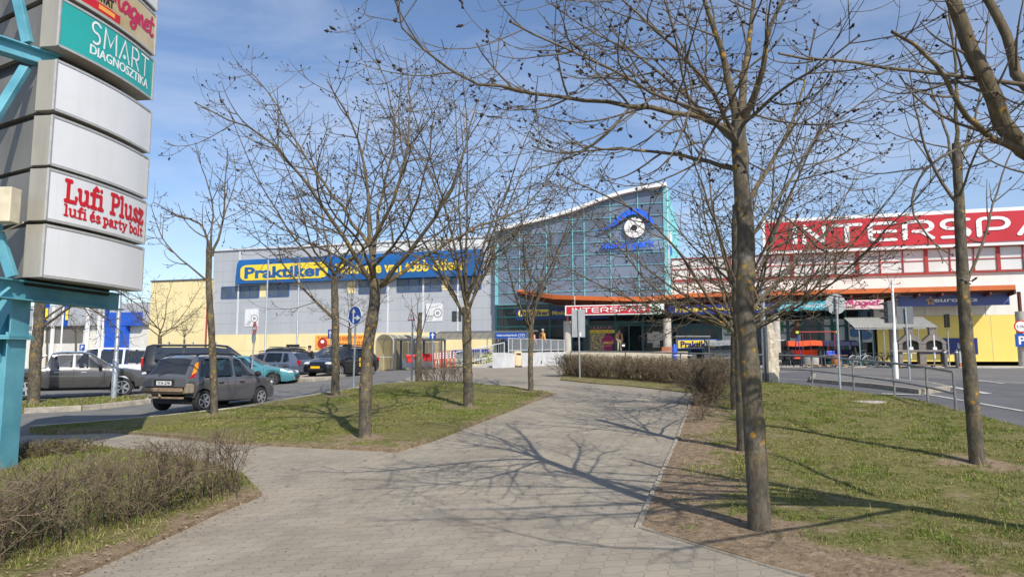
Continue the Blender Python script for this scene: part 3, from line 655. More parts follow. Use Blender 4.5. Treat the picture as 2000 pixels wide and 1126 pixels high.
for px in (42, 66, 103, 170, 193): mb = MB(FM); mb.box(S(px)-.13, S(px)+.13, -.1, .15, -.4, zt-.2); mb.build('white_column', M_white, root)
# --- interior + glass hall
root = thing('glass_hall', FW(S(1140, .6), .6, ZG), 'glazed entrance hall with curved white roof and blue eye logo', 'building', rz=-FA)
O = .6
top = [(968, 455), (1000, 447), (1032, 439), (1078, 428), (1125, 414), (1171, 396), (1217, 381), (1263, 371), (1302, 365)]
tp = [(F(px, py, O)) for px, py in top]
s0, s1 = tp[0][0], tp[-1][0]
def ztop(s): return float(np.interp(s, [t[0] for t in tp], [t[1] for t in tp]))
ss = list(np.linspace(s0, s1, 33))
# roof shell, flowing back and down at the right side
mb = MB(FM)
for d0, d1, dz0, dz1 in ((-O-.5, -O+.35, 0, .03), (-O+.35, 22, .03, 0)):
    mb.grid([[(s, d0, ztop(s)+.30+dz0), (s, d1, ztop(s)+.30+dz1)] for s in ss])
mb.grid([[(s, -O-.5, ztop(s)+.02), (s, -O-.5, ztop(s)+.30)] for s in ss])
mb.grid([[(s, 22, ztop(s)+.02), (s, -O-.5, ztop(s)+.02)] for s in ss])
mb.grid([[(s1, d, ztop(s1)+.02), (s1, d, ztop(s1)+.30)] for d in (-O-.5, 22)])
mb.build('roof', M_white, root, smooth=True)
M_hall = mat('hall_glass', (.17, .22, .30), .06, .28, .22, spec=.9, alpha=.74, stretch=(1, 1, .6))
zf = Z(1200, 590, O)
def pane_vary(m):
    n, l, b = nodes_of(m); tc = n.new('ShaderNodeTexCoord'); sn = n.new('ShaderNodeVectorMath'); sn.operation = 'SNAP'; sn.inputs[1].default_value = (2.2, 50, 1.02)
    l.new(tc.outputs['Object'], sn.inputs[0]); wn = n.new('ShaderNodeTexWhiteNoise'); l.new(sn.outputs[0], wn.inputs['Vector'])
    r = ramp(n, [(0, (.72, .74, .76)), (1, (1.22, 1.2, 1.18))]); l.new(wn.outputs['Value'], r.inputs[0]); src = b.inputs['Base Color'].links[0].from_socket
    x = n.new('ShaderNodeMixRGB'); x.blend_type = 'MULTIPLY'; x.inputs[0].default_value = 1; l.new(src, x.inputs[1]); l.new(r.outputs[0], x.inputs[2]); l.new(x.outputs[0], b.inputs['Base Color'])
    ge = n.new('ShaderNodeNewGeometry'); sc_ = n.new('ShaderNodeVectorMath'); sc_.operation = 'MULTIPLY_ADD'; sc_.inputs[1].default_value = (.05, .05, .05); l.new(wn.outputs['Color'], sc_.inputs[0]); l.new(ge.outputs['Normal'], sc_.inputs[2])
    no = n.new('ShaderNodeVectorMath'); no.operation = 'NORMALIZE'; l.new(sc_.outputs[0], no.inputs[0]); l.new(no.outputs[0], b.inputs['Normal'])
pane_vary(M_hall)
gl = MB(FM); gl.grid([[(s, -O, zf), (s, -O, ztop(s))] for s in ss]); gl.build('glazing', M_hall, root)
gl = MB(FM); gl.grid([[(s, -O, ZG), (s, -O, zf)] for s in ss]); gl.build('entrance_glazing', mat('entrance_glass', (.012, .02, .022), .05, .3, .4, spec=.4, alpha=.62), root)
mb = MB(FM); vpx = [970, 1015, 1068, 1120, 1143, 1195, 1250, 1304]
for px in vpx:
    s = min(max(S(px, O), s0+.1), s1-.1); wd = .14 if px in (970, 1304) else .035
    mb.box(s-wd, s+wd, -O-.09, -O+.12, zf, ztop(s))
zz = zf
rows = [zf+k*(1.02) for k in range(0, 13)]
for z in rows:
    a = None
    for s in ss:
        if ztop(s) > z+.05: a = s; break
    if a is not None and a < s1-.3: mb.box(a, s1, -O-.07, -O+.08, z-.022, z+.022)
mb.build('mullions', M_teal, root)
mb = MB(FM)
for px in (970, 1030, 1074, 1118, 1150, 1202, 1256, 1304): s = min(max(S(px, O), s0+.1), s1-.1); mb.box(s-.07, s+.07, -O-.06, -O+.12, ZG, zf)
for z in (TERR+.0, TERR+2.2, TERR+3.05, zf-.3): mb.box(s0, s1, -O-.05, -O+.1, z-.06, z+.06)
mb.build('entrance_frames', M_dteal, root)
mb = MB(FM); mb.tube([(S(1135, O), 1.2, ZG), (S(1135, O), 1.2, ztop(S(1135, O))-.1)], .26, 10); mb.build('hall_column', M_teal, root, smooth=True)
# real inside
mb = MB(FM); mb.box(s0+.05, s1-.02, -O+.2, 20, TERR-.25, TERR-.02); mb.box(s0+.1, s1-.1, 1.8, 20, zf-.1, zf+.25)
mb.m = 1; mb.box(s0, s1, 7, 7.2, TERR, zf-.1); mb.m = 2; mb.box(s0, s1, 9, 9.2, zf+.2, ztop(s0)-.5)
mb.m = 3; mb.box(S(1060, O), S(1085, O), 8.8, 8.99, zf+1.2, zf+3.0); mb.m = 1; mb.box(S(1085, O), S(1128, O), 8.85, 8.99, zf+1.2, zf+2.9)
for k in range(7): s = s0+5.6+k*1.25; mb.box(s-.05, s+.05, 2.0, 2.1, zf+.25, zf+3.4+.2*k); mb.box(s0+5, s1-.3, 2.0, 2.1, zf+.7+k*.6, zf+.76+k*.6)
mb.build('interior', [mat('hall_floor', (.24, .23, .22), .5), M_dark, mat('hall_back', (.33, .35, .38), .8, .2, .8), M_ywall], root)
mb = MB(FM); mb.box(s0-.02, s0+.05, -O+.02, 20, ZG-.5, ztop(s0)); mb.box(s0, s1, 20, 20.2, ZG-.5, ztop(s0)); mb.build('back_wall', M_gwall, root)
mb = MB(FM); mb.box(s1-.02, s1+.06, -O-.02, 20, zf, ztop(s1)-.02)
mb.m = 1
for k in range(14): d = -O+.5+k*1.4; mb.box(s1+.06, s1+.14, d, d+.1, zf, ztop(s1)-.05)
mb.build('side_wall', [mat('pale_teal_wall', (.50, .62, .63), .4), M_teal], root)
mb = MB(FM); mb.box(s1+.07, s1+.2, 1.0, 2.4, Z(1318, 478), Z(1318, 448)); mb.m = 1
mb.box(s1+.07, s1+.22, .4, 1.8, Z(1318, 492), Z(1318, 478)); mb.build('side_emblem', [M_white, M_rblue], root)
# the eye emblem
def eyep(px, py, o): s, z = F(px, py, o); return FW(s, o, z)
upr = [(1167, 450), (1180, 446), (1193, 438), (1204, 427), (1216, 416), (1230, 409), (1244, 407.5), (1257, 411), (1268, 419), (1275, 429), (1279, 437)]
lwr = [(1268, 439), (1263, 430), (1256, 423.5), (1247, 419.5), (1236, 419), (1226, 422), (1215, 430), (1203, 439), (1190, 446), (1178, 449.5), (1167, 450.5)]
o_ = O+.25; a_ = [eyep(*p, o_) for p in upr]; b_ = [eyep(*p, o_) for p in lwr][::-1]
mb = MB(); k = len(a_)
for q in range(k-1): mb.prism([a_[q], a_[q+1], b_[q+1], b_[q]], FN*.14)
em = mb.build('emblem', M_logo, root)
c_s, c_z = F(1239, 445, o_); R_ = (F(1259, 445, o_)[0]-F(1219, 445, o_)[0])/2
mb = MB(); mb.lathe([(R_, 0), (R_, .1), (R_*.97, .12)], FW(c_s, o_, c_z), 32, FN); mb.build('iris_disc', M_white, em)
mb = MB(); mb.lathe([(R_*.3, .12), (R_*.3, .15)], FW(c_s, o_, c_z), 20, FN)
for an in (20, 75, 118, 200, 245, 300): d = FU*cos(radians(an))+Vector((0, 0, sin(radians(an)))); mb.bar(FW(c_s, o_+.13, c_z)+d*R_*.3, FW(c_s, o_+.13, c_z)+d*R_*.96, .025, .02)
mb.build('pupil', M_black, em)
mb = MB(); ftext(mb, 'malompark', 1176, 1279, Z(1228, 488.5, o_), Z(1228, 469, o_), o_, py=478, bold=.03, fat=.08); mb.build('lettering', M_logo, root)
for px, py, rt in ((1166, 493, 20), (1224, 510, -30)):
    s, z = F(px, py, O+.02); mb = MB(); c, q = cos(radians(rt)), sin(radians(rt))
    for tri in (((-.34, .1), (0, .04), (0, -.06)), ((.34, .14), (0, .04), (0, -.06)), ((-.05, .05), (.05, .05), (.0, .3)), ((-.05, 0), (.05, 0), (-.16, -.34)), ((-.04, 0), (.05, 0), (.12, -.34))):
        mb.add([FW(s+x*c-y*q, O+.02, z+x*q+y*c) for x, y in tri], [(0, 1, 2)])
    mb.build('bird_sticker', M_black, root)
# things stuck behind the entrance glass
def stick(name, px0, px1, y0, y1, m, parent, off=O+.012, th=.006, txt=None, tm=None, **k):
    m_ = (px0+px1)/2; za, zb_ = Z(m_, y1, off), Z(m_, y0, off); mb = MB(FM); mb.box(S(px0, off), S(px1, off), -off, -off+th, za, zb_); o = mb.build(name, m, parent)
    if txt:
        n = len(txt); t = MB()
        for q, (tx, fx0, fx1, fz0, fz1) in enumerate(txt):
            ftext(t, tx, px0+(px1-px0)*fx0, px0+(px1-px0)*fx1, za+(zb_-za)*fz0, za+(zb_-za)*fz1, off+.008, **k)
        t.build('lettering', tm, o)
    return o
bn = stick('banner', 1008, 1190, 598, 623, M_navy, root, O+.02)
mb = MB(); za, zb_ = Z(1045, 618, O+.03), Z(1045, 604, O+.03); a, b = S(1012, O+.03), S(1076, O+.03); pts = []
for cx, a0 in ((b-.3, -90), (a+.3, 90)):
    for q in arc(cx, (za+zb_)/2, .3, a0, a0+180, 6, (zb_-za)/2): pts.append(FW(q[0], O+.03, q[1]))
mb.prism(pts, FN*.01); mb.build('sign_plate', M_yel, bn)
mb = MB(); ftext(mb, 'Praktiker', 1016, 1073, za+.12, zb_-.1, O+.05, bold=.03); mb.build('lettering', M_navy, bn)
mb = MB(); ftext(mb, 'Mindenre van t\u00f6bb \u00f6tlete!', 1079, 1188, za+.12, zb_-.14, O+.03, bold=.02); mb.build('lettering', M_yel, bn)
stick('window_sign', 1148, 1199, 634, 643, M_dark, root, txt=[('FOODOOK!', .03, .97, .1, .9)], tm=mat('pink_letter', (.55, .30, .38)), bold=.0)
stick('window_sign', 1148, 1200, 644, 650, M_yel, root, txt=[('SZAL\u00c1MI  KOLB\u00c1SZ  PIZZA', .04, .96, .2, .8)], tm=M_black, bold=.01)
M_fruit = mat('collage', (.25, .08, .06), .5, .8, 6, col2=(.55, .45, .22), detail=2)
stick('window_picture', 1148, 1182, 651, 684, M_fruit, root)
hs = MB(); off = O+.03
hs.prism([FW(*q) for q in [(F(px, py, off)[0], off, F(px, py, off)[1]) for px, py in ((1180, 684), (1196, 684), (1196, 672), (1200, 671), (1200, 661), (1188, 651), (1176, 661), (1176, 672), (1180, 673))]], FN*.01)
ho = hs.build('window_sign', mat('magenta', (.30, .012, .12)), root)
t = MB(); ftext(t, 'EMELET', 1178, 1198, Z(1188, 671, off), Z(1188, 666.5, off), off+.015, bold=.03); ftext(t, 'BEJ\u00c1RAT', 1181, 1195, Z(1188, 676, off), Z(1188, 673.5, off), off+.015); t.build('lettering', M_yel, ho)
for px0, px1, y0, y1 in ((1264, 1278, 650, 669), (1274, 1288, 647, 678), (1288, 1297, 650, 664)): stick('paper_notice', px0, px1, y0, y1, mat('paper', (.42, .42, .40), .6, .1), root, O+.012+.004*(px0 % 3))
# sliding door
mb = MB(FM); off = O+.1
for px in (1205, 1228, 1254): mb.box(S(px, off)-.05, S(px, off)+.05, -off, -off+.08, TERR, TERR+2.3)
mb.box(S(1203, off), S(1256, off), -off, -off+.08, TERR+2.3, TERR+2.55); mb.build('sliding_door', M_dteal, root)

# --- hypermarket building on the right
root = thing('hypermarket_building', FW(S(1700), 0, ZG), 'white clad hypermarket with red frames and giant red roof sign', 'building', rz=-FA)
a0 = s1+.1; aE = S(2000)+16
zc = Z(1700, 563); zs0 = Z(1650, 490)
mb = MB(FM); mb.box(a0, aE, .3, 30, zc-.6, zs0); mb.m = 1
for k in range(1, 10): s = a0+(aE-a0)*k/10; mb.box(s-.09, s+.09, .18, .3, zc-.6, zs0-3.0)
mb.m = 2; mb.box(a0, aE, .29, .3, zc+.8, zc+.83); mb.build('wall', [M_wwall, M_white, mat('white_joint', (.5, .5, .5))], root)
# window row with red frames
za, zb_ = Z(1700, 536), Z(1700, 490)
fr = MB(FM); fr.box(a0, aE, .1, .3, za-.05, za+.05); fr.box(a0, aE, .1, .3, zb_-.0, zb_+.04); fr.box(a0, aE, .16, .3, za+(zb_-za)*.52-.03, za+(zb_-za)*.52+.03)
n = 26
for k in range(n+1): s = a0+(aE-a0)*k/n; wd = .12 if k % 3 == 0 else .035; fr.box(s-wd, s+wd, .12, .3, za, zb_)
wf = fr.build('window_frames', M_dred, root)
p = MB(FM); p.box(a0, aE, .22, .29, za+.1, zb_-.05); p.build('pane', mat('milky_pane', (.62, .64, .62), .25, .12, .4), wf)
# red sign: white case, red field, rounded letters
sL, sR = S(1489, 0, 460), aE; zl, zh = Z(1650, 492), Z(1650, 423)
mb = MB(FM); mb.box(sL, sR, -.35, .6, zl+.02, zh); sg = mb.build('sign_case', M_white, root)
mb = MB(FM); mb.box(sL+.25, sR-.25, -.42, -.35, zl+.28, zh-.28); mb.build('sign_field', M_red, sg)
LET = {'I': ([[(0, 0), (0, 1)]], .0), 'N': ([[(0, 0), (0, 1), (.72, 0), (.72, 1)]], .72), 'T': ([[(0, 1), (.95, 1)], [(.475, 1), (.475, 0)]], .95),
 'E': ([[(.85, 1)]+arc(.22, .78, .22, 90, 180, 5)+arc(.22, .22, .22, 180, 270, 5)+[(.85, 0)], [(0, .5), (.85, .5)]], .85),
 'R': ([[(0, 0)]+arc(.2, .8, .2, 180, 90, 5)+arc(.62, .71, .29, 90, -90, 8)+[(.3, .42)], [(.55, .42), (.92, 0)]], .92),
 'S': ([[(.85, 1)]+arc(.25, .75, .25, 90, 270, 8)+arc(.6, .25, .25, 90, -90, 8)+[(0, 0)]], .85),
 'P': ([[(0, 0)]+arc(.2, .8, .2, 180, 90, 5)+arc(.62, .69, .31, 90, -90, 8)+[(.3, .38)]], .93),
 'A': ([[(0, 0)]+[(.46, 1)]+[(.92, 0)], [(.26, .28), (.66, .28)]], .92)}
def spar_text(mb, word, s0, s1, z0, z1, off, w=.17):
    x = 0; lines = []
    for ch in word:
        ls, wd = LET[ch]; lines += [[(p[0]+x, p[1]) for p in l] for l in ls]; x += wd+.34
    x -= .34; hh = z1-z0; fn = lambda u, v, d: FW(s0+(s1-s0)*u, off+d, z0+hh*v)
    stroke_on(mb, lines, fn, w, x, 0, .02)
    return x
mb = MB(); hz = zh-zl
s_a, s_b = S(1552, .45, 450), S(1991, .45, 450); tot = sum(LET[c][1]+.34 for c in 'INTERSPAR')-.34; upto = sum(LET[c][1]+.34 for c in 'INTERSP')
s_end = s_a+(s_b-s_a)*tot/upto
spar_text(mb, 'INTERSPAR', s_a, s_end, zl+.27*hz, zl+.73*hz, .45, .175); mb.build('lettering', M_white, sg)
# shop fronts below the canopy
M_shop = mat('shop_glass', (.012, .016, .018), .07, .5, .6, spec=.4)
zsh = zc-.6
pane_vary(M_shop)
mb = MB(FM); mb.box(a0, S(1708), .02, .1, ZG-.3, zsh); mb.m = 1; mb.box(a0, aE, 3, 3.2, ZG-.3, zsh); mb.build('shop_glazing', [M_shop, M_dark], root)
mb = MB(FM)
for px in (1312, 1345, 1372, 1405, 1438, 1468, 1500, 1538, 1566, 1600, 1625, 1652, 1680, 1705): s = S(px); mb.box(s-.1, s+.1, -.04, .02, ZG-.3, zsh)
for z in (ZG+.25, ZG+3.0): mb.box(a0, S(1708), -.03, .02, z-.07, z+.07)
mb.build('shop_frames', M_dteal, root)
mb = MB(FM); mb.box(S(1708), aE, -.05, .25, Z(1850, 616), zsh); mb.m = 1
for px in (1745, 1812, 1870, 1930): mb.box(S(px)-.1, S(px)+.1, -.1, -.05, Z(1850, 616), zsh)
mb.build('lower_wall', [M_wwall, M_white], root)
mb = MB(FM); mb.box(S(1712), aE, -.09, .24, ZG+.3, Z(1850, 616)-.01); mb.m = 1
for px in (1935, 2040): mb.box(S(px)-.02, S(px)+.02, -.094, -.09, ZG+.3, Z(1850, 616)-.02)
mb.build('yellow_wall', [M_ybr, mat('yellow_joint', (.5, .4, .2), .6)], root)
mb = MB(FM); mb.box(S(1800), S(1906), -.14, -.095, ZG+.85, ZG+2.0); wb = mb.build('banner', M_navy, root)
t = MB(); ftext(t, 'B\u00fatorok h\u00e1zhoz!', 1868, 1900, ZG+1.25, ZG+1.65, .15, bold=.01); t.build('lettering', M_white, wb)
# window posters of the pharmacy
M_post = mat('poster_pale', (.50, .53, .53), .5, .1, 1)
M_cross = mat('pharmacy_green', (.02, .20, .09), .5)
def poster(px0, px1, y0, y1, benu=True, small=False):
    m_ = (px0+px1)/2; za, zb_ = Z(m_, y1), Z(m_, y0); mb = MB(FM); a, b = S(px0), S(px1); mb.box(a, b, -.012, .02, za, zb_); o = mb.build('window_poster', M_post, root)
    if benu:
        cx, cz = (a+b)/2, za+(zb_-za)*.68; r = .38; t = MB(FM); t.box(cx-r, cx+r, -.022, -.012, cz-.13, cz+.13); t.box(cx-.13, cx+.13, -.0225, -.012, cz-r, cz+r); t.build('cross', M_cross, o)
        t = MB(); ftext(t, 'BENU', (px0+px1)/2-8, (px0+px1)/2+8, za+(zb_-za)*.30, za+(zb_-za)*.42, .02, bold=.03); t.build('lettering', M_black, o)
    return o
poster(1410, 1436, 627, 668); poster(1516, 1538, 625, 664); poster(1610, 1650, 623, 668)
M_skin = mat('skin', (.42, .24, .16), .6, .1); M_hair = mat('hair', (.045, .025, .015), .7, .2)
M_cloth_b = mat('blue_cloth', (.10, .20, .36), .8, .2)
def portrait(px0, px1, y0, y1, heads, bodycol):
    o = poster(px0, px1, y0, y1, False); mb = MB()
    for q, (cx, cy, r) in enumerate(heads):
        for mi, ox, oy, rx, ry in ((1, 0, -2, r*1.35, r*1.5), (2, 0, r*2.4, r*2.2, r*1.6), (0, 0, 0, r*.82, r*1.08)):
            s, z = F(cx+ox, cy+oy, .02); k = (F(cx+1, cy, .02)[0]-F(cx, cy, .02)[0]); mb.m = mi
            pts = [(x, max(zz, Z((px0+px1)/2, y1)+.02)) for x, zz in arc(s, z, rx*k, 0, 345, 23, ry*k)]
            pts = [(min(max(x, S(px0)+.02), S(px1)-.02), zz) for x, zz in pts]
            mb.add([FW(x, .016+.003*mi*(1 if mi else 0)+(.012 if mi == 0 else 0)+.014*q, zz) for x, zz in pts], [tuple(range(24))])
    mb.build('portrait', [M_skin, M_hair, bodycol], o)
portrait(1542, 1566, 625, 668, [(1549, 641, 5), (1558, 633, 5)], mat('brown_cloth', (.16, .09, .06), .8))
portrait(1657, 1703, 622, 668, [(1670, 635, 6), (1690, 640, 6)], M_cloth_b)
stick('shop_sign', 1363, 1401, 607, 627, mat('olive_sign', (.10, .09, .025), .5), root, .03, .01, txt=[('BENU', .1, .62, .45, .85), ('gy\u00f3gyszert\u00e1r', .1, .9, .1, .35)], tm=M_black, bold=.02)
stick('shop_sign', 1475, 1488, 605, 623, mat('olive_sign', (.10, .09, .025), .5), root, .03, .01)

# --- canopy
root = thing('canopy', FW(S(1500, 4), 4, ZG), 'long orange edged canopy sweeping over the entrance and shop fronts', 'canopy', rz=-FA)
zt_, zb2 = Z(1700, 563, 4), Z(1700, 572, 4)
pl = []
for px, off, yt, yb in ((1012, .75, 568, 571.5), (1030, 1.6, 569.5, 575), (1050, 2.4, 571.5, 579), (1080, 3.3, 575, 583.5), (1120, 4, 577, 585), (1190, 4.3, 579, 587), (1260, 4.3, 579.5, 588)):
    pl.append((S(px, off), off, Z(px, yt, off), Z(px, yb, off)))
pl += [(S(1350, 4.1), 4.1, zt_+.0, zb2), (S(1460, 4), 4, zt_, zb2), (S(1700, 4), 4, zt_, zb2), (S(2000, 4)-.3, 4, zt_, zb2)]
mb = MB()
P4 = [[FW(s, o, b), FW(s, o, t)] for s, o, t, b in pl]; mb.grid(P4)
mb.grid([[FW(s, o, t), FW(s, -.0 if s > 4.2 else O+.12, t+.15)] for s, o, t, b in pl])
mb.add([FW(pl[-1][0], 4, zb2), FW(pl[-1][0], 4, zt_), FW(pl[-1][0], -.0, zt_+.15), FW(pl[-1][0], -.0, zb2)], [(0, 1, 2, 3)])
mb.build('fascia', M_orange, root)
mb = MB(); mb.grid([[FW(s, o-.06, b-.02), FW(s, 0.0 if s > 4.2 else O+.12, b-.3)] for s, o, t, b in pl])
mb.grid([[FW(s, o-.06, b-.02), FW(s, o-.06, b+.1)] for s, o, t, b in pl]); mb.build('soffit', M_brown, root)
mb = MB()
for k in range(22):
    s = pl[4][0]+(pl[-1][0]-pl[4][0])*k/21; mb.bar(FW(s, 3.9, zb2-.14), FW(s, .2, zb2-.38), .12, .26)
mb.build('rafters', M_brown, root)
for k in range(11): s = pl[4][0]+(pl[-1][0]-pl[4][0])*(k+.5)/11; mb = MB(); mb.lathe([(.1, 0), (.13, .05)], FW(s, 2.6, zb2-.42), 12); mb.build('ceiling_light', M_white, root)
for px, off, yt, zb0 in ((1108, 3.4, 627, TERR), (1303, 3.4, 622, TERR), (1515, 3.4, 617, ZG), (1745, 3.4, 640, ZG), (1995, 3.4, 608, ZG)):
    s = S(px, off); z1 = Z(px, yt, off); mb = MB(); mb.lathe([(.31, 0), (.31, z1-zb0+.35)], FW(s, off, zb0-.35), 18); c = mb.build('column', M_conc, root, smooth=True)
    mb = MB(); mb.tube([FW(s, off, z1), FW(s, off, zb2-.1)], .11, 8); mb.build('post', M_brown, c, smooth=True)
def banner(name, px0, px1, ya, yb, off, m, label, th=.08, mid=None, cat='banner'):
    mid = mid or (px0+px1)/2; z0, z1 = Z(mid, yb, off), Z(mid, ya, off)
    r = thing(name, FW(S(mid, off), off, z0), label, cat, rz=-FA); mb = MB(FM); mb.box(S(px0, off), S(px1, off), -off, -off+th, z0, z1)
    for f in (.1, .9): s = S(px0, off)+(S(px1, off)-S(px0, off))*f; mb.bar((s, -off+th/2, z1), (s, -off+th/2, zb2-.2+.5), .03, .03)
    mb.build('board', m, r); return r, z0, z1
r, z0, z1 = banner('hanging_sign', 1104, 1298, 594.5, 614, 4.75, M_white, 'red hypermarket sign hung over the main entrance', .2, cat='sign')
o_ = 4.75+.02; mb = MB(FM); mb.box(S(1106.5, o_), S(1270, o_), -o_, -o_+.02, z0+.08, z1-.08); mb.build('sign_field', M_red, r)
mb = MB(); spar_text(mb, 'INTERSPAR', S(1119, o_), S(1262, o_), z0+.22, z1-.22, o_+.005, .19); mb.build('lettering', M_white, r)
mb = MB(); c_s, c_z = S(1282, o_), (z0+z1)/2
mb.add([FW(x, o_+.005, z) for x, z in arc(c_s, c_z, .40, 0, 345, 23)], [tuple(range(24))]); mb.m = 1
mb.add([FW(x, o_+.009, z) for x, z in arc(c_s, c_z, .33, 0, 345, 23)], [tuple(range(24))]); mb.m = 0
for k in range(3): w_ = .12+.07*k; zz = c_z+.18-.16*k; mb.add([FW(c_s-w_, o_+.013, zz-.1), FW(c_s+w_, o_+.013, zz-.1), FW(c_s, o_+.013, zz+.12)], [(0, 1, 2)])
mb.build('emblem', [mat('fir_green', (.01, .17, .06)), M_white], r)
r, z0, z1 = banner('shop_banner', 1306, 1515, 594, 612, 3.7, M_navy, 'navy banner with yellow store lettering behind the tree trunks', mid=1415)
mb = MB(); ftext(mb, 'Praktiker', 1320, 1382, z0+.18, z1-.14, 3.72, bold=.02); ftext(mb, 'Mindenre van t\u00f6bb \u00f6tlete!', 1392, 1508, z0+.22, z1-.2, 3.72, bold=.02); mb.build('lettering', M_yel, r)
r, z0, z1 = banner('shop_banner', 1520, 1616, 588, 606, 3.7, mat('cyan_banner', (.05, .42, .52), .4), 'cyan banner of the diagnostics shop under the canopy')
def thin(word):
    T = {'S': ([[(.55, .88)]+arc(.3, .75, .25, 60, 250, 8)+arc(.28, .26, .26, 70, -120, 8)], .58), 'M': ([[(0, 0), (.06, 1), (.42, .25), (.78, 1), (.84, 0)]], .84),
         'A': ([[(0, 0), (.38, 1), (.76, 0)], arc(.38, .2, .06, 0, 330, 8)], .76), 'R': ([[(0, 0), (0, 1), (.3, 1)]+arc(.3, .73, .27, 90, -90, 8)+[(0, .46)], [(.28, .46), (.6, 0)]], .6), 'T': ([[(0, 1), (.7, 1)], [(.35, 1), (.35, 0)]], .7)}
    x = 0; ls = []
    for ch in word: l, w_ = T[ch]; ls += [[(p[0]+x, p[1]) for p in q] for q in l]; x += w_+.24
    return ls, x-.24
ls, asp = thin('SMART'); mb = MB(); a, b = S(1523, 3.72), S(1566, 3.72); stroke_on(mb, ls, lambda u, v, d: FW(a+(b-a)*u, 3.72+d, z0+.2+(z1-z0-.4)*v), .09, asp, 0, .01)
ftext(mb, 'DIAGNOSZTIKA', 1570, 1614, z0+.2, z0+.46, 3.72, bold=.01); mb.build('lettering', M_white, r)
r, z0, z1 = banner('shop_banner', 1618, 1729, 585.5, 603.5, 3.7, mat('pink_banner', (.66, .50, .47), .5, .15, 3), 'pale pink banner with magenta script lettering under the canopy')
mb = MB(); ls, asp = glyphs(SCRIPT, 'Magnet', -.02, True); a, b = S(1655, 3.72), S(1722, 3.72); stroke_on(mb, ls, lambda u, v, d: FW(a+(b-a)*u, 3.72+d, z0+.28+.42*v), .13, asp, 0, .01); mb.build('lettering', mat('magenta_letter', (.50, .02, .16)), r)
mb = MB(); ftext(mb, 'DIVAT', 1654, 1674, z0+.06, z0+.24, 3.72, bold=.02); mb.build('lettering', mat('brown_letter', (.16, .08, .05)), r)
r, z0, z1 = banner('shop_banner', 1757, 1976, 575, 597, 2.8, mat('slate_banner', (.075, .095, .27), .4, .2, .5), 'slate blue banner with white lettering and outlined star', mid=1860)
mb = MB(); ftext(mb, 'euronics', 1828, 1913, z0+.28, z1-.22, 2.83, bold=.02); mb.build('lettering', M_white, r)
st = [(cos(radians(90+36*k))*(1 if k % 2 == 0 else .42), sin(radians(90+36*k))*(1 if k % 2 == 0 else .42)) for k in range(11)]
mb = MB(); c_s, c_z = S(1821, 2.83), (z0+z1)/2-.02; stroke_on(mb, [st], lambda u, v, d: FW(c_s+u*.3, 2.83+d, c_z+v*.3), .2, 1, 0, .01); mb.build('star', mat('gold', (.75, .40, .10)), r)
# --- terrace, ramp, forecourt
def ground_box(name, pts, z0, z1, m, label, cat):
    mb = MB(); mb.prism([Vector((p[0], p[1], z0)) for p in pts], (0, 0, z1-z0)); return tag(mb.build(name, m), label, cat, kind='structure')
f2 = lambda px, off: FW(S(px, off), off, 0)
ground_box('terrace', [f2(1098, 5.6), f2(1342, 5.6), f2(1342, -.55), f2(968, -.55), f2(975, 1.2), f2(1098, 3.2)], 0.3, TERR, mat('beige_stone', (.50, .44, .34), .8, .12, 3), 'raised beige terrace in front of the glazed entrance', 'terrace')
ground_box('pavement', [f2(1342, 7.5), f2(1935, 7.0), f2(1990, 5.5), f2(2100, 5.5), f2(2100, -.0), f2(1342, -.0)], .6, ZG, M_conc, 'concrete pavement in front of the shops', 'pavement')
rw0, rw1 = G(978, 718), at(1106, 700, 51.5)
r = thing('ramp_wall', rw0, 'white concrete wall of the access ramp with round drain holes', 'wall')
d = (Vector((rw1.x, rw1.y, 0))-Vector((rw0.x, rw0.y, 0))).normalized(); nn = Vector((-d.y, d.x, 0)); ztp = at(978, 689, rw0.y).z
mb = MB(); b0 = rw0+nn*0; Lw = (Vector((rw1.x, rw1.y, 0))-Vector((rw0.x, rw0.y, 0))).length
for u0, u1, th, zt0 in ((.9, Lw, .3, ztp-.02), (0, .9, .5, ztp+.02)):
    p, q = b0+d*u0, b0+d*u1
    mb.add([Vector((*(p).to_2d(), .4)), Vector((*(q).to_2d(), .4)), Vector((*(q+nn*th).to_2d(), .4)), Vector((*(p+nn*th).to_2d(), .4)),
            Vector((*(p).to_2d(), zt0)), Vector((*(q).to_2d(), zt0+.22*(u1-u0)/Lw)), Vector((*(q+nn*th).to_2d(), zt0+.22*(u1-u0)/Lw)), Vector((*(p+nn*th).to_2d(), zt0))],
           [(0,3,2,1),(4,5,6,7),(0,1,5,4),(1,2,6,5),(2,3,7,6),(3,0,4,7)])
mb.build('wall', mat('white_concrete', (.58, .59, .60), .8, .12, 2), r)
mb = MB()
for f in (.55, .85): p = b0+d*Lw*f; mb.lathe([(.12, 0), (.12, .02), (.07, .021)], (p.x, p.y, 0)[:2]+(ztp-.55,), 14, -nn)
mb.build('drain_hole', M_dsteel, r)
RAMP_D, RAMP_N, RAMP_B, RAMP_L, RAMP_Z = d, nn, b0, Lw, ztp
mb = MB(); w_ = 1.9
pA, pB = b0+nn*.3+d*0.3, b0+d*Lw+nn*.3
mb.add([Vector((*pA.to_2d(), .4)), Vector((*pB.to_2d(), .4)), Vector((*(pB+nn*w_).to_2d(), .4)), Vector((*(pA+nn*w_).to_2d(), .4)), Vector((*pA.to_2d(), 1.16)), Vector((*pB.to_2d(), TERR-.01)), Vector((*(pB+nn*w_).to_2d(), TERR-.01)), Vector((*(pA+nn*w_).to_2d(), 1.16))],
       [(0,3,2,1),(4,5,6,7),(0,1,5,4),(1,2,6,5),(2,3,7,6),(3,0,4,7)])
tag(mb.build('ramp', M_conc), 'concrete access ramp rising to the entrance terrace', 'ramp', kind='structure')
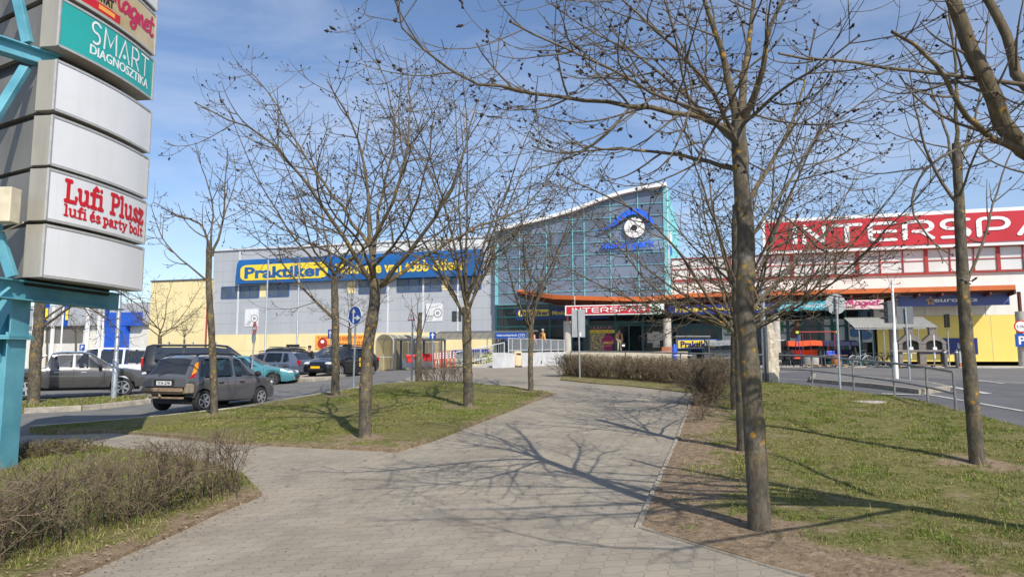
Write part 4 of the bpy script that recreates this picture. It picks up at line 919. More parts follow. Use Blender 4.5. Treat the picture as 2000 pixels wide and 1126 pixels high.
# ------------------------------------------------------------------ bare ash trees
def nrm(v):
    l = sqrt(v[0]*v[0]+v[1]*v[1]+v[2]*v[2]) or 1; return (v[0]/l, v[1]/l, v[2]/l)
class TreeGen:
    def __init__(s, seed): s.r = random.Random(seed); s.br = {}; s.buds = []
    def put(s, part, sides, pts, rad): s.br.setdefault((part, sides, len(pts)), []).append((pts, rad))
    def side_dir(s, t, ang, az):
        t = nrm(t); a = (0, 0, 1) if abs(t[2]) < .9 else (1, 0, 0)
        u = nrm((t[1]*a[2]-t[2]*a[1], t[2]*a[0]-t[0]*a[2], t[0]*a[1]-t[1]*a[0])); v = (t[1]*u[2]-t[2]*u[1], t[2]*u[0]-t[0]*u[2], t[0]*u[1]-t[1]*u[0])
        ca, sa = cos(ang), sin(ang); c, d = cos(az), sin(az)
        return tuple(t[i]*ca+(u[i]*c+v[i]*d)*sa for i in range(3))
    def shoot(s, p, d, Ln, n, wob, trop):
        R = s.r; pts = [p]; st = Ln/(n-1); d = nrm(d)
        bx, by, bz = R.uniform(-1, 1)*wob*.6, R.uniform(-1, 1)*wob*.6, R.uniform(-1, 1)*wob*.3
        for i in range(n-1):
            q = trop*2.2*(i/(n-1))**1.3
            d = nrm((d[0]+bx+R.uniform(-wob, wob), d[1]+by+R.uniform(-wob, wob), d[2]+bz+R.uniform(-wob, wob)+q)); p = (p[0]+d[0]*st, p[1]+d[1]*st, p[2]+d[2]*st); pts.append(p)
        return pts
    def bud(s, p, d, sz):
        s.buds.append((p, d, sz))
    def kids(s, pts, rad, Ln, lev, cfg, t0=.2):
        R = s.r
        if lev > cfg['levels']: return
        sp = cfg['space'][lev-1]; n = max(1, int(Ln*(1-t0)/sp)); k = len(pts); az = R.uniform(0, 6.28)
        for i in range(n):
            t = t0+(1-t0)*(i+R.random()*.8)/n
            f = t*(k-1); a = min(int(f), k-2); q = f-a
            p = tuple(pts[a][j]*(1-q)+pts[a+1][j]*q for j in range(3)); tg = tuple(pts[a+1][j]-pts[a][j] for j in range(3))
            pr = rad[a]*(1-q)+rad[a+1]*q; az += pi/2+R.uniform(-.5, .5)
            for op in ((0, pi) if R.random() < cfg['pair'] else (0,)):
                L2 = cfg['len'][lev-1]*R.uniform(.55, 1.25)*(1-.45*t)
                dd = s.side_dir(tg, R.uniform(*cfg['ang'][lev-1]), az+op+R.uniform(-.3, .3))
                dd = nrm((dd[0], dd[1], dd[2]*(.6 if lev > 1 else .9)-(.28 if lev > 1 else .12)))
                nn = (8, 6, 5)[lev-1]
                pp = s.shoot(p, dd, L2, nn, cfg['wob'][lev-1], cfg['trop'][lev-1])
                r0 = max(min(pr*.72, cfg['rad'][lev-1]*R.uniform(.8, 1.2)), cfg['rmin']); r1 = max(r0*.35, cfg['rmin'])
                rr = [r0+(r1-r0)*x/(nn-1) for x in range(nn)]
                if lev == 1: s.put('crown', 6, pp, rr)
                else: s.put('crown', 4 if lev == 2 else 3, pp, rr)
                if lev >= 2 or lev == cfg['levels']:
                    e = pp[-1]; dz = nrm(tuple(pp[-1][j]-pp[-2][j] for j in range(3)))
                    if R.random() < cfg['bud']:
                        s.bud(e, dz, cfg['budsz']*R.uniform(.7, 1.3))
                        for m in range(R.randint(0, cfg.get('budn', 2))):
                            b = pp[-2]; u = R.random(); s.bud(tuple(e[j]*u+b[j]*(1-u)+R.uniform(-.008, .008) for j in range(3)), dz, cfg['budsz']*R.uniform(.5, 1))
                s.kids(pp, rr, L2, lev+1, cfg, .25)
    def mesh(s, root, mats):
        for part, m in mats.items():
            Vs, Qs, b = [], [], 0
            for (pt, k, n), L_ in s.br.items():
                if pt != part: continue
                P = np.array([x[0] for x in L_]); R_ = np.array([x[1] for x in L_]); B = len(P)
                T = np.gradient(P, axis=1); T /= np.linalg.norm(T, axis=2, keepdims=True)+1e-9
                ch = np.abs(P[:, -1]-P[:, 0]); ref = np.eye(3)[np.argmin(ch, 1)][:, None, :]
                U = np.cross(T, ref); U /= np.linalg.norm(U, axis=2, keepdims=True)+1e-9; W = np.cross(T, U)
                an = 2*pi*np.arange(k)/k
                V = P[:, :, None, :]+R_[:, :, None, None]*(U[:, :, None, :]*np.cos(an)[None, None, :, None]+W[:, :, None, :]*np.sin(an)[None, None, :, None])
                i = np.arange(B)[:, None, None]*n*k; a = np.arange(n-1)[None, :, None]*k; j = np.arange(k)[None, None, :]; j2 = (j+1) % k
                Q = np.stack([i+a+j, i+a+j2, i+a+k+j2, i+a+k+j], -1).reshape(-1, 4)+b
                Vs.append(V.reshape(-1, 3)); Qs.append(Q); b += B*n*k
            if Vs: np_mesh(part, np.concatenate(Vs), np.concatenate(Qs), m, root, smooth=True)
        if s.buds:
            P = np.array([x[0] for x in s.buds]); D = np.array([x[1] for x in s.buds]); Z_ = np.array([x[2] for x in s.buds])[:, None]
            ref = np.eye(3)[np.argmin(np.abs(D), 1)]; U = np.cross(D, ref); U /= np.linalg.norm(U, axis=1, keepdims=True)+1e-9; W = np.cross(D, U)
            V = np.stack([P-D*Z_*.5, P+U*Z_*.5, P+W*Z_*.5, P-U*Z_*.5, P-W*Z_*.5, P+D*Z_*.9], 1); B = len(P); i = (np.arange(B)*6)[:, None]
            tri = np.array([(0,2,1),(0,3,2),(0,4,3),(0,1,4),(5,1,2),(5,2,3),(5,3,4),(5,4,1)])
            np_mesh('buds', V.reshape(-1, 3), (i[:, :, None]+tri[None]).reshape(-1, 3), M_bud, root)['kind'] = 'stuff'
CFG = dict(lim=.64, levels=3, space=(.36, .27, .22), len=(1.9, .85, .36), ang=((.5, 1.0), (.6, 1.15), (.6, 1.15)), wob=(.09, .10, .11), trop=(.12, .24, .30), rad=(.0155, .0062, .0038), rmin=.0034, pair=.55, bud=.5, budsz=.031)
def cfg(**k): c = dict(CFG); c.update(k); return c
def tree(label, trunk, r, limbs, c, seed, group='bare ash trees', flare=1.4, name='ash_tree'):
    """trunk: list of points, r: (base, top) radius, limbs: list of (points, r0, r1)"""
    g = TreeGen(seed); b = trunk[0]
    root = thing(name, (b[0], b[1], b[2]), label, 'tree', group)
    tk = rs(trunk, 24); n = len(tk); R = g.r; tk = [tk[0]]+[(p[0]+R.uniform(-1, 1)*r[0]*.05, p[1]+R.uniform(-1, 1)*r[0]*.05, p[2]) for p in tk[1:]]
    rad = [(r[0]+(r[1]-r[0])*i/(n-1))*R.uniform(.95, 1.06) for i in range(n)]; q_ = tuple(tk[0][j]*.55+tk[1][j]*.45 for j in range(3)); tk.insert(1, q_); rad.insert(1, rad[0]*1.08); rad[0] *= flare
    tk[0] = (tk[0][0], tk[0][1], tk[0][2]-.12)
    g.put('trunk', 14, tk, rad)
    for pts, r0, r1 in limbs:
        m = max(8, min(16, int(len(pts)*3))); lp = rs(pts, m); Ln = sum(math.dist(a, b_) for a, b_ in zip(lp[:-1], lp[1:]))
        w_ = .02*Ln/4
        lp = [lp[0]]+[tuple(q+R.uniform(-w_, w_) for q in p) for p in lp[1:]]
        r0, r1 = r0*c['lim'], r1*.8
        rr = [r0+(r1-r0)*(i/(m-1))**.7 for i in range(m)]
        key = 'crown' if r0 < .03 else 'limbs'
        g.put(key, 8, lp, rr)
        g.kids(lp, rr, Ln, 1, c, .18)
        g.bud(lp[-1], (0, 0, 1), c['budsz'])
    g.mesh(root, {'trunk': M_bark, 'limbs': M_limb, 'crown': M_twig})
    return root
def auto_limbs(fork, height, spread, n, seed, r0, lean=.55, az0=0, upright=0.0, var=.25):
    """n limbs leaving the trunk around fork, arching out and up to the crown's top"""
    R = random.Random(seed); L_ = []
    for i in range(n):
        az = az0+2*pi*i/n+R.uniform(-.35, .35); sp = spread*R.uniform(1-var, 1+.1); h = (height-fork[2])*R.uniform(.72, 1.02)
        if i % 3 == 2: sp *= 1.0; h *= .62
        if i % 4 == 3: sp *= .35; h = (height-fork[2])*R.uniform(.9, 1.05)
        dx, dy = cos(az), sin(az); z0 = fork[2]+R.uniform(-.25, .5)*.8
        pts = [(fork[0], fork[1], z0)]
        for t in (.3, .65, 1):
            pts.append((fork[0]+dx*sp*(t**(.8+upright))+R.uniform(-.1, .1), fork[1]+dy*sp*(t**(.8+upright))+R.uniform(-.1, .1), z0+(h-(z0-fork[2]))*(t**(1.15-.25*upright))))
        L_.append((pts, r0*R.uniform(.75, 1.1), .010))
    return L_
def px_limb(r0, r1, *pts): return ([at(*p) for p in pts], r0, r1)

b1 = G(712, 858); Y1 = b1.y
T1_l = [px_limb(.085, .012, (733, 560, Y1), (722, 450, Y1+.1), (716, 340, Y1+.3), (690, 250, Y1+.2), (640, 160, Y1-.2)),
 px_limb(.075, .011, (722, 545, Y1), (650, 430, Y1-.6), (588, 345, Y1-1.1), (520, 270, Y1-1.3), (430, 225, Y1-1.6), (385, 200, Y1-1.7)),
 px_limb(.06, .010, (722, 480, Y1), (650, 380, Y1+.7), (590, 300, Y1+1.2), (530, 190, Y1+1.6), (480, 135, Y1+1.8)),
 px_limb(.08, .012, (742, 558, Y1), (800, 490, Y1-.4), (865, 400, Y1-.7), (905, 300, Y1-.8), (930, 200, Y1-.6)),
 px_limb(.07, .010, (740, 560, Y1), (830, 500, Y1+.6), (930, 445, Y1+1.0), (1030, 400, Y1+1.4), (1100, 310, Y1+1.6)),
 px_limb(.06, .010, (728, 470, Y1), (770, 390, Y1-.4), (795, 290, Y1-.5), (800, 180, Y1-.2), (790, 110, Y1)),
 px_limb(.06, .010, (730, 500, Y1), (745, 380, Y1+1.0), (770, 270, Y1+1.8), (750, 150, Y1+2.3), (700, 80, Y1+2.4)),
 px_limb(.05, .010, (725, 540, Y1), (640, 490, Y1+1.2), (560, 450, Y1+1.8), (480, 400, Y1+2.3)),
 px_limb(.05, .010, (728, 545, Y1), (700, 470, Y1-1.4), (640, 400, Y1-2.4), (600, 280, Y1-2.9)),
 px_limb(.05, .010, (730, 520, Y1), (790, 450, Y1-1.3), (830, 340, Y1-2.0), (850, 220, Y1-2.3))]
tree('thickest lichen-spotted bare ash at the lower tip of the left lawn', [b1, at(717, 700, Y1), at(730, 600, Y1), at(734, 545, Y1)], (.112, .10), T1_l, cfg(len=(1.55, .58, .27), space=(.36, .27, .23)), 11)
b2 = G(655, 775); Y2 = b2.y
T2_l = auto_limbs(at(655, 540, Y2), at(655, 240, Y2).z, 3.4, 7, 21, .07)+[px_limb(.07, .011, (650, 620, Y2), (590, 560, Y2), (530, 490, Y2), (470, 440, Y2+.3))]
tree('bare ash behind the blue arrow sign, trunk left of the thickest ash', [b2, at(655, 650, Y2), at(653, 540, Y2)], (.122, .098), T2_l, cfg(space=(.5, .36, .32), rmin=.0042), 22)
b3 = G(915, 796); Y3 = b3.y
T3_l = auto_limbs(at(912, 610, Y3), at(930, 165, Y3).z, 2.3, 9, 31, .06, upright=.35)+[px_limb(.06, .01, (908, 620, Y3), (880, 560, Y3), (850, 480, Y3+.2), (850, 380, Y3+.3)), px_limb(.06, .01, (914, 600, Y3), (950, 530, Y3), (985, 470, Y3), (1050, 400, Y3))]
tree('tall upright bare ash in the middle of the left lawn', [b3, at(913, 700, Y3), at(911, 600, Y3)], (.118, .098), T3_l, cfg(space=(.42, .34, .3), rmin=.0042, trop=(.16, .2, .22)), 32)
b4 = G(1037, 765); Y4 = b4.y
T4_l = auto_limbs(at(1037, 640, Y4), at(1037, 350, Y4).z, 1.7, 7, 41, .055, upright=.3)
tree('slender pale bare ash at the far tip of the left lawn', [b4, at(1036, 700, Y4), at(1038, 635, Y4)], (.078, .066), T4_l, cfg(space=(.5, .36, .3), rmin=.0045, trop=(.16, .22, .22)), 42)
b5 = G(418, 811); Y5 = b5.y
T5_l = [px_limb(.06, .012, (410, 500, Y5), (395, 440, Y5), (345, 420, Y5), (300, 395, Y5)), px_limb(.065, .010, (414, 500, Y5), (435, 430, Y5+.1), (440, 350, Y5), (445, 290, Y5)),
 px_limb(.045, .010, (412, 470, Y5), (415, 400, Y5), (395, 330, Y5-.2), (380, 280, Y5-.2)), px_limb(.045, .010, (408, 550, Y5), (370, 520, Y5-.3), (320, 470, Y5-.4), (295, 400, Y5-.4)), px_limb(.03, .010, (435, 430, Y5), (460, 350, Y5+.5), (455, 300, Y5+.6))]
tree('pruned bare ash with a broken top beside the grey hatchback', [b5, at(416, 700, Y5), at(408, 560, Y5), at(409, 470, Y5)], (.092, .064), T5_l, cfg(len=(1.0, .5, .22), rmin=.0042, trop=(.2, .22, .22), ang=((.4, .8), (.5, .9), (.5, .9))), 52)
b6 = G(818, 746); Y6 = b6.y
T6_l = [px_limb(.04, .009, (822, 655, Y6), (835, 610, Y6), (845, 585, Y6)), px_limb(.035, .009, (820, 640, Y6), (815, 600, Y6), (822, 565, Y6)), px_limb(.03, .009, (820, 665, Y6), (808, 625, Y6), (803, 585, Y6))]
tree('small hard pruned ash beside the triangular warning sign', [b6, at(817, 690, Y6), at(821, 610, Y6)], (.13, .07), T6_l, cfg(levels=2, len=(.9, .4, .2), space=(.5, .4, .3), rmin=.006), 62)
b7 = G(1485, 1046); Y7 = b7.y
T7_l = [px_limb(.042, .008, (1442, 260, Y7), (1380, 232, Y7-.1), (1280, 212, Y7-.3), (1150, 196, Y7-.6), (1000, 174, Y7-.9), (920, 158, Y7-1.0), (850, 110, Y7-1.1), (790, 60, Y7-1.2), (776, 0, Y7-1.2)),
 px_limb(.035, .008, (1445, 330, Y7), (1390, 318, Y7+.4), (1300, 300, Y7+.8), (1200, 290, Y7+1.0), (1100, 300, Y7+1.2), (1040, 285, Y7+1.3)),
 px_limb(.065, .014, (1440, 245, Y7), (1418, 130, Y7), (1385, 30, Y7-.1), (1340, -90, Y7-.2)),
 px_limb(.06, .014, (1447, 240, Y7), (1455, 130, Y7+.4), (1470, 20, Y7+.7), (1480, -120, Y7+.9)),
 px_limb(.055, .012, (1452, 235, Y7), (1490, 140, Y7-.3), (1505, 50, Y7-.4), (1560, -40, Y7-.5)),
 px_limb(.035, .008, (1450, 420, Y7), (1500, 330, Y7+.3), (1560, 200, Y7+.6), (1590, 60, Y7+.8)), px_limb(.03, .008, (1445, 300, Y7), (1400, 200, Y7+.5), (1330, 90, Y7+.9), (1290, -40, Y7+1.1)), px_limb(.03, .008, (1445, 290, Y7), (1380, 160, Y7-.7), (1280, 60, Y7-1.1), (1180, -30, Y7-1.3)),
 px_limb(.034, .008, (1440, 280, Y7), (1350, 200, Y7+.7), (1250, 110, Y7+1.2), (1150, 60, Y7+1.5), (1040, -20, Y7+1.7)),
 px_limb(.030, .008, (1440, 270, Y7), (1370, 220, Y7-.9), (1260, 170, Y7-1.4), (1120, 100, Y7-1.8), (1000, 45, Y7-2.0)),
 px_limb(.022, .007, (1460, 470, Y7), (1540, 360, Y7+.2), (1600, 265, Y7+.3), (1680, 200, Y7+.3), (1740, 160, Y7+.2)),
 px_limb(.028, .008, (1446, 250, Y7), (1520, 180, Y7-.8), (1600, 130, Y7-1.2), (1680, 70, Y7-1.4))]
tree('large foreground ash trunk with reaching branches at the right', [b7, at(1472, 820, Y7), at(1455, 600, Y7), at(1458, 480, Y7), at(1447, 340, Y7), at(1442, 240, Y7)], (.104, .074), T7_l,
     cfg(space=(.28, .25, .23), len=(1.25, .62, .28), rad=(.012, .0056, .0034), rmin=.0026, lim=.86, budsz=.027, budn=4, trop=(.10, .18, .22)), 72)
b8 = G(1453, 890); Y8 = b8.y
T8_l = auto_limbs(at(1445, 600, Y8), at(1445, 120, Y8).z, 1.9, 6, 81, .045, upright=.3)+[px_limb(.05, .012, (1440, 660, Y8), (1390, 590, Y8), (1330, 500, Y8-.2), (1240, 410, Y8-.4), (1100, 345, Y8-.6)), px_limb(.045, .01, (1440, 650, Y8), (1480, 590, Y8+.2), (1560, 500, Y8+.4), (1650, 420, Y8+.6))]
tree('bare ash directly behind the large foreground trunk', [b8, at(1447, 700, Y8), at(1440, 560, Y8), at(1440, 400, Y8)], (.10, .075), T8_l, cfg(space=(.42, .3, .26), len=(1.4, .55, .26), lim=.62), 82)
b9 = G(1438, 806); Y9 = b9.y
T9_l = auto_limbs(at(1438, 650, Y9), at(1438, 330, Y9).z, 4.2, 12, 91, .065, var=.2)+[px_limb(.06, .010, (1442, 640, Y9), (1520, 590, Y9), (1600, 530, Y9-.3), (1700, 440, Y9-.4)), px_limb(.06, .010, (1436, 650, Y9), (1360, 600, Y9), (1280, 590, Y9-.4), (1240, 560, Y9-.5)), px_limb(.05, .010, (1442, 630, Y9), (1530, 540, Y9+.4), (1620, 420, Y9+.6), (1680, 340, Y9+.6))]
tree('wide crowned bare ash farthest along the path behind two nearer trunks', [b9, at(1437, 730, Y9), at(1438, 640, Y9)], (.12, .11), T9_l, cfg(space=(.30, .26, .26), len=(1.5, .65, .3), rmin=.0042, lim=.62, trop=(.14, .22, .26)), 92)
b10 = G(1911, 921); Y10 = b10.y
T10_l = [px_limb(.04, .010, (1886, 560, Y10), (1918, 480, Y10), (1945, 380, Y10+.2), (1985, 270, Y10+.3)), px_limb(.045, .010, (1873, 400, Y10), (1835, 350, Y10), (1800, 260, Y10-.2), (1775, 130, Y10-.3)),
 px_limb(.05, .012, (1868, 280, Y10), (1868, 150, Y10), (1855, 20, Y10), (1850, -60, Y10)), px_limb(.04, .010, (1868, 330, Y10), (1905, 220, Y10+.4), (1925, 110, Y10+.6), (1930, 20, Y10+.7)), px_limb(.04, .010, (1870, 350, Y10), (1840, 230, Y10+.6), (1800, 130, Y10+1.0), (1740, 60, Y10+1.3)), px_limb(.035, .010, (1872, 390, Y10), (1905, 300, Y10-.5), (1950, 210, Y10-.8))]
tree('rough barked lichen-covered ash on the lawn near the right edge', [b10, at(1897, 760, Y10), at(1884, 600, Y10), at(1875, 430, Y10), at(1868, 280, Y10)], (.098, .058), T10_l, cfg(len=(1.0, .45, .2), trop=(.16, .2, .22)), 102)
# the tree just outside the frame whose limbs hang in at the upper right
tree('ash at the far right edge with thick limbs reaching into the sky', [(5.6, 5.0, .1), (5.45, 5.0, 1.3), (5.2, 5.0, 2.3)], (.15, .13),
 [px_limb(.10, .05, (2300, 470, 5.0), (2000, 285, 4.9), (1945, 190, 4.8), (1890, 90, 4.8), (1850, -20, 4.8), (1760, -150, 4.8)), px_limb(.075, .04, (2280, 420, 5.1), (2090, 250, 5.3), (1990, 150, 5.5), (1968, 80, 5.5), (1915, -30, 5.6)),
  px_limb(.035, .012, (2020, 305, 4.9), (1935, 268, 4.7), (1880, 215, 4.5), (1835, 140, 4.4), (1790, 90, 4.3), (1740, 60, 4.2)), px_limb(.028, .010, (2200, 180, 5.2), (2000, 165, 5.0), (1850, 145, 4.8), (1720, 128, 4.7), (1600, 118, 4.6), (1520, 105, 4.6)),
  px_limb(.014, .006, (1935, 268, 4.7), (1870, 290, 4.6), (1820, 320, 4.55), (1786, 370, 4.5), (1782, 410, 4.5), (1815, 465, 4.5), (1860, 500, 4.5)), ([(5.2, 5.0, 2.3), (4.2, 4.0, 3.9), (3.2, 2.6, 5.2), (2.3, 1.2, 6.4)], .07, .01), ([(5.2, 5.0, 2.5), (4.6, 3.4, 4.2), (4.2, 1.6, 5.8), (3.8, .2, 7.0)], .07, .01), ([(5.2, 5.0, 2.4), (4.3, 4.4, 4.4), (3.4, 3.4, 6.0), (2.8, 2.8, 7.4)], .07, .01), ([(5.2, 5.0, 2.4), (4.0, 3.6, 4.0), (2.4, 2.4, 4.9), (1.2, 1.6, 5.6)], .05, .01), ([(5.2, 5.0, 2.4), (4.3, 3.0, 3.6), (3.0, 1.8, 4.4), (1.8, 2.2, 5.2)], .05, .01), ([(5.2, 5.0, 2.5), (4.6, 4.2, 5.0), (4.0, 3.2, 6.4), (3.2, 2.0, 7.6)], .06, .01), ([(5.2, 5.0, 2.5), (3.8, 4.0, 4.6), (2.2, 3.2, 5.6), (1.0, 2.6, 6.6)], .05, .01), px_limb(.06, .02, (2330, 420, 4.9), (2400, 150, 4.6), (2450, -200, 4.4)), px_limb(.05, .015, (2320, 430, 5.2), (2250, 100, 6.0), (2150, -200, 6.4))],  # plain-coordinate limbs hang unseen overhead, added to cast shadows on the path
 cfg(space=(.42, .26, .24), len=(.85, .40, .18), lim=.9, rad=(.011, .0056, .0034), rmin=.0028, budsz=.018, budn=4), 112)
# car park trees
PT = [('round headed car park ash on the kerbed island', 540, 720, 640, 480, 4.0, 9, .17), ('car park ash between the dark SUV and black taxi', 603, 714, 650, 520, 3.2, 8, .15), ('bare ash in front of the orange food banner', 683, 700, 640, 530, 3.6, 8, .15),
      ('small round ash before the yellow block', 312, 700, 655, 535, 3.3, 8, .13), ('thin ash left of the blue portal', 148, 690, 650, 612, 1.6, 6, .10), ('thin ash beside the pale gate columns', 92, 690, 648, 610, 1.5, 6, .10), ('young ash against the yellow block behind the black van', 360, 690, 662, 610, 2.0, 6, .10)]
for q, (lb, px, py, yf, yt, sp, nl, r0) in enumerate(PT):
    b = G(px, py)
    if q in (2, 4, 5, 6): b = at(px, py, {2: 46, 4: 60, 5: 60, 6: 62}[q]); b.z = terr(b.x, b.y)
    elif q == 3: b = at(px, py, 40); b.z = terr(b.x, b.y)
    fk = at(px, yf, b.y); tp_ = at(px, yt, b.y).z
    tree(lb, [b, (b.x, b.y, (b.z+fk.z)/2), fk], (r0, r0*.8), auto_limbs(fk, tp_, sp*.85, nl, 200+q, .06, var=.2), cfg(space=(.42, .4, .4), levels=3 if q < 4 else 2, len=(1.3, .6, .3), rmin=.006, budsz=.035, bud=.5), 300+q)
b16 = at(66, 775, 23); b16.z = terr(b16.x, b16.y); Y16 = 23
tree('dark ash behind the sign tower with drooping limbs over the pickup', [b16, at(70, 690, Y16), at(78, 600, Y16), at(85, 480, Y16)], (.19, .15), [px_limb(.09, .02, (80, 640, Y16), (115, 615, Y16), (160, 580, Y16-.2), (230, 520, Y16-.4)), px_limb(.07, .012, (78, 630, Y16), (140, 590, Y16+.3), (190, 610, Y16+.5), (240, 650, Y16+.6)), px_limb(.08, .02, (84, 560, Y16), (150, 540, Y16-.4), (230, 570, Y16-.8), (290, 610, Y16-1)), px_limb(.09, .02, (85, 500, Y16), (140, 400, Y16), (220, 300, Y16)), px_limb(.09, .02, (85, 500, Y16), (40, 400, Y16), (-40, 300, Y16))],
     cfg(trop=(-.12, .1, .2), space=(.6, .4, .3), rmin=.006), 161)

# ------------------------------------------------------------------ hedges and shrubs
M_stem = mat('hedge_stem', (.10, .070, .044), .85, .4, 14)
M_stem2 = mat('hedge_twig_pale', (.20, .155, .102), .85, .35, 14)
M_leaf = mat('young_leaf', (.09, .14, .02), .6, .4, 12)
M_oleaf = mat('olive_bud_leaf', (.13, .115, .035), .7, .35, 12)
def hedge(label, line, width, h, n, seed, step=.1, r=.006, nstem=3, spread=.45, leaf=0, leafz=(0, .4), leafsz=.018, lm=None, name='hedge', cat='hedge', topflat=True, pale=.4, zlev=0):
    """bare clipped shrubs: crooked shoots branching from the ground along a line"""
    R = random.Random(seed); g = TreeGen(seed); P = [Vector((p[0], p[1])) for p in line]; seg = [(b-a).length for a, b in zip(P[:-1], P[1:])]; tot = sum(seg)
    c0 = P[len(P)//2]; root = thing(name, (c0.x, c0.y, terr(c0.x, c0.y)), label, cat)
    lv = []
    def grow(p, d, Ln, rr, lev, zmax):
        n_ = 6 if lev < 2 else 5; pts = g.shoot(p, d, Ln, n_, .28, .05)
        pts = [(a, b, min(c, zmax+R.uniform(-.03, .04))) for a, b, c in pts]
        g.put('twigs' if (lev >= 1 and R.random() < pale) or lev == 2 else 'stems', 4 if lev < 1 else 3, pts, [rr*(1-.6*i/(n_-1)) for i in range(n_)])
        lv.append(pts)
        if lev < 2:
            for k in range(R.randint(3, 5) if lev == 0 else R.randint(2, 4)):
                i = R.randint(1, n_-2); tg = tuple(pts[i+1][j]-pts[i][j] for j in range(3))
                grow(pts[i], g.side_dir(tg, R.uniform(.35, .95), R.uniform(0, 6.28)), Ln*R.uniform(.4, .7), rr*.62, lev+1, zmax)
    for k in range(n):
        t = R.random()*tot; i = 0
        while i < len(seg)-1 and t > seg[i]: t -= seg[i]; i += 1
        d = (P[i+1]-P[i]).normalized(); nn = Vector((-d.y, d.x)); p = P[i]+d*t+nn*R.gauss(0, width*.22); z = terr(p.x, p.y)+zlev
        sidew = R.uniform(-1, 1)
        grow((p.x, p.y, z), (nn.x*sidew*spread+d.x*R.uniform(-spread, spread), nn.y*sidew*spread+d.y*R.uniform(-spread, spread), 1), h*R.uniform(.75, 1.1), r*R.uniform(.7, 1.4), 0, z+h*R.uniform(.9, 1.04))
    g.mesh(root, {'stems': M_stem, 'twigs': M_stem2})
    if leaf:
        C = []
        for q in range(leaf):
            s_ = R.choice(lv); p = R.choice(s_); z = terr(p[0], p[1])
            if leafz[0]*h <= p[2]-z <= leafz[1]*h or R.random() < .06: C.append((p[0]+R.gauss(0, .02), p[1]+R.gauss(0, .02), p[2]+R.gauss(0, .02)))
        C = np.array(C); A = rng.normal(size=(len(C), 3)); A /= np.linalg.norm(A, axis=1, keepdims=True); B = np.cross(A, rng.normal(size=(len(C), 3))); B /= np.linalg.norm(B, axis=1, keepdims=True)
        z_ = leafsz*rng.uniform(.6, 1.3, (len(C), 1)); V = np.stack([C-A*z_, C+B*z_*.5, C+A*z_, C-B*z_*.5], 1); i = np.arange(len(C))[:, None]*4
        np_mesh('leaves', V.reshape(-1, 3), i+np.arange(4)[None], lm or M_leaf, root)
    return root
fh = [G(465, 962), G(330, 1000), G(190, 1035), G(60, 1075), G(-140, 1150)]
hedge('bare tangled hedge in the lower left foreground', fh, .85, .78, 165, 5, r=.0062, leaf=5200, leafz=(.0, .40), leafsz=.012, pale=.4, spread=.28)
hedge('low greening shrub patch at the foot of the sign tower', [G(10, 905), G(90, 893), G(190, 888)], .6, .28, 90, 6, r=.005, leaf=2600, leafz=(.2, 1), leafsz=.016, lm=M_oleaf)
m0, m1, m2, m3 = G(1108, 733), G(1160, 738), G(1240, 742), G(1358, 752)
hedge('long clipped bare hedge before the entrance', [m0, m1, m2, m3], 1.2, .86, 520, 15, r=.008, spread=.5, leaf=9000, leafz=(.72, 1.1), leafsz=.022, lm=M_oleaf)
hedge('end section of bare hedge running back from the path', [G(1405, 760), G(1402, 742)], 1.0, .88, 130, 16, r=.008, spread=.5, leaf=2000, leafz=(.72, 1.1), leafsz=.022, lm=M_oleaf)
hedge('yellowish bushy shrub at the corner where hedge meets path', [G(1375, 796), G(1392, 782)], .5, 1.05, 110, 17, r=.007, spread=.40, leaf=1500, leafz=(.2, 1), leafsz=.016, lm=M_oleaf, name='shrub', cat='shrub', pale=.8)
hedge('sparse thin twiggy shrub on bare soil by the path kerb', [G(1368, 830), G(1375, 815)], .3, .55, 16, 18, r=.005, spread=.3, name='shrub', cat='shrub')
hedge('short sparse row of bare twigs beyond the left lawn', [G(828, 746), G(868, 746), G(905, 747)], .35, .75, 60, 19, r=.006, spread=.25)
# ------------------------------------------------------------------ the sign tower
M_tq = mat('tower_turquoise', (.085, .32, .42), .5, .16, 2.5, .15, 30, col2=(.14, .40, .49))
overlay(M_tq, (.40, .42, .38), 9, .68, .72, .8, (1, 1, .5)); overlay(M_tq, (.10, .07, .045), 5, .70, .76, .7, (1, 1, .4))
M_box = mat('sign_box_metal', (.40, .375, .32), .5, .12, 3, metal=.25, stretch=(1, 1, .2))
M_core = mat('tower_cladding', (.20, .19, .17), .55, .2, 2.2, metal=.2, stretch=(1, 1, .25))
overlay(M_core, (.34, .30, .24), 3, .6, .7, .6, (2, 2, .3)); overlay(M_box, (.24, .22, .18), 2.5, .5, .75, .5, (2, 2, .3))
M_panel = overlay(mat('blank_panel', (.70, .71, .73), .45, .035, 1.5, spec=.3), (.55, .54, .51), 2.2, .5, .8, .3, (3, 3, .25))
PT_ = thing('sign_tower', (-7.2, 9.85, .1), 'tall turquoise steel tower with stacked shop sign boxes', 'sign tower')
A_, B_ = Vector((-6.6, 9.5, 0)), Vector((-6.34, 11.6, 0)); CH = B_-A_; OUT = Vector((CH.y, -CH.x, 0)).normalized(); BUL = .10
def pan(t, z, d=0.0): return A_+CH*t+OUT*(BUL*4*t*(1-t)+d)+Vector((0, 0, z))
TH = .27
def pyl_text(mb, txt, t0, t1, z0, z1, d=.004, **k): return text_on(mb, txt, lambda u, v, e: pan(t0+(t1-t0)*u, z0+(z1-z0)*v, d+e), **k)
boxes = [(2.79, 3.54, M_panel), (3.60, 4.35, M_panel), (4.40, 5.13, M_panel), (5.21, 5.96, M_panel), (6.17, 6.90, mat('sea_green', (.025, .36, .33), .35, .05, 2)), (6.98, 7.72, mat('sand_panel', (.52, .37, .14), .4, .3, .6, col2=(.72, .62, .42))), (7.80, 8.5, M_panel)]
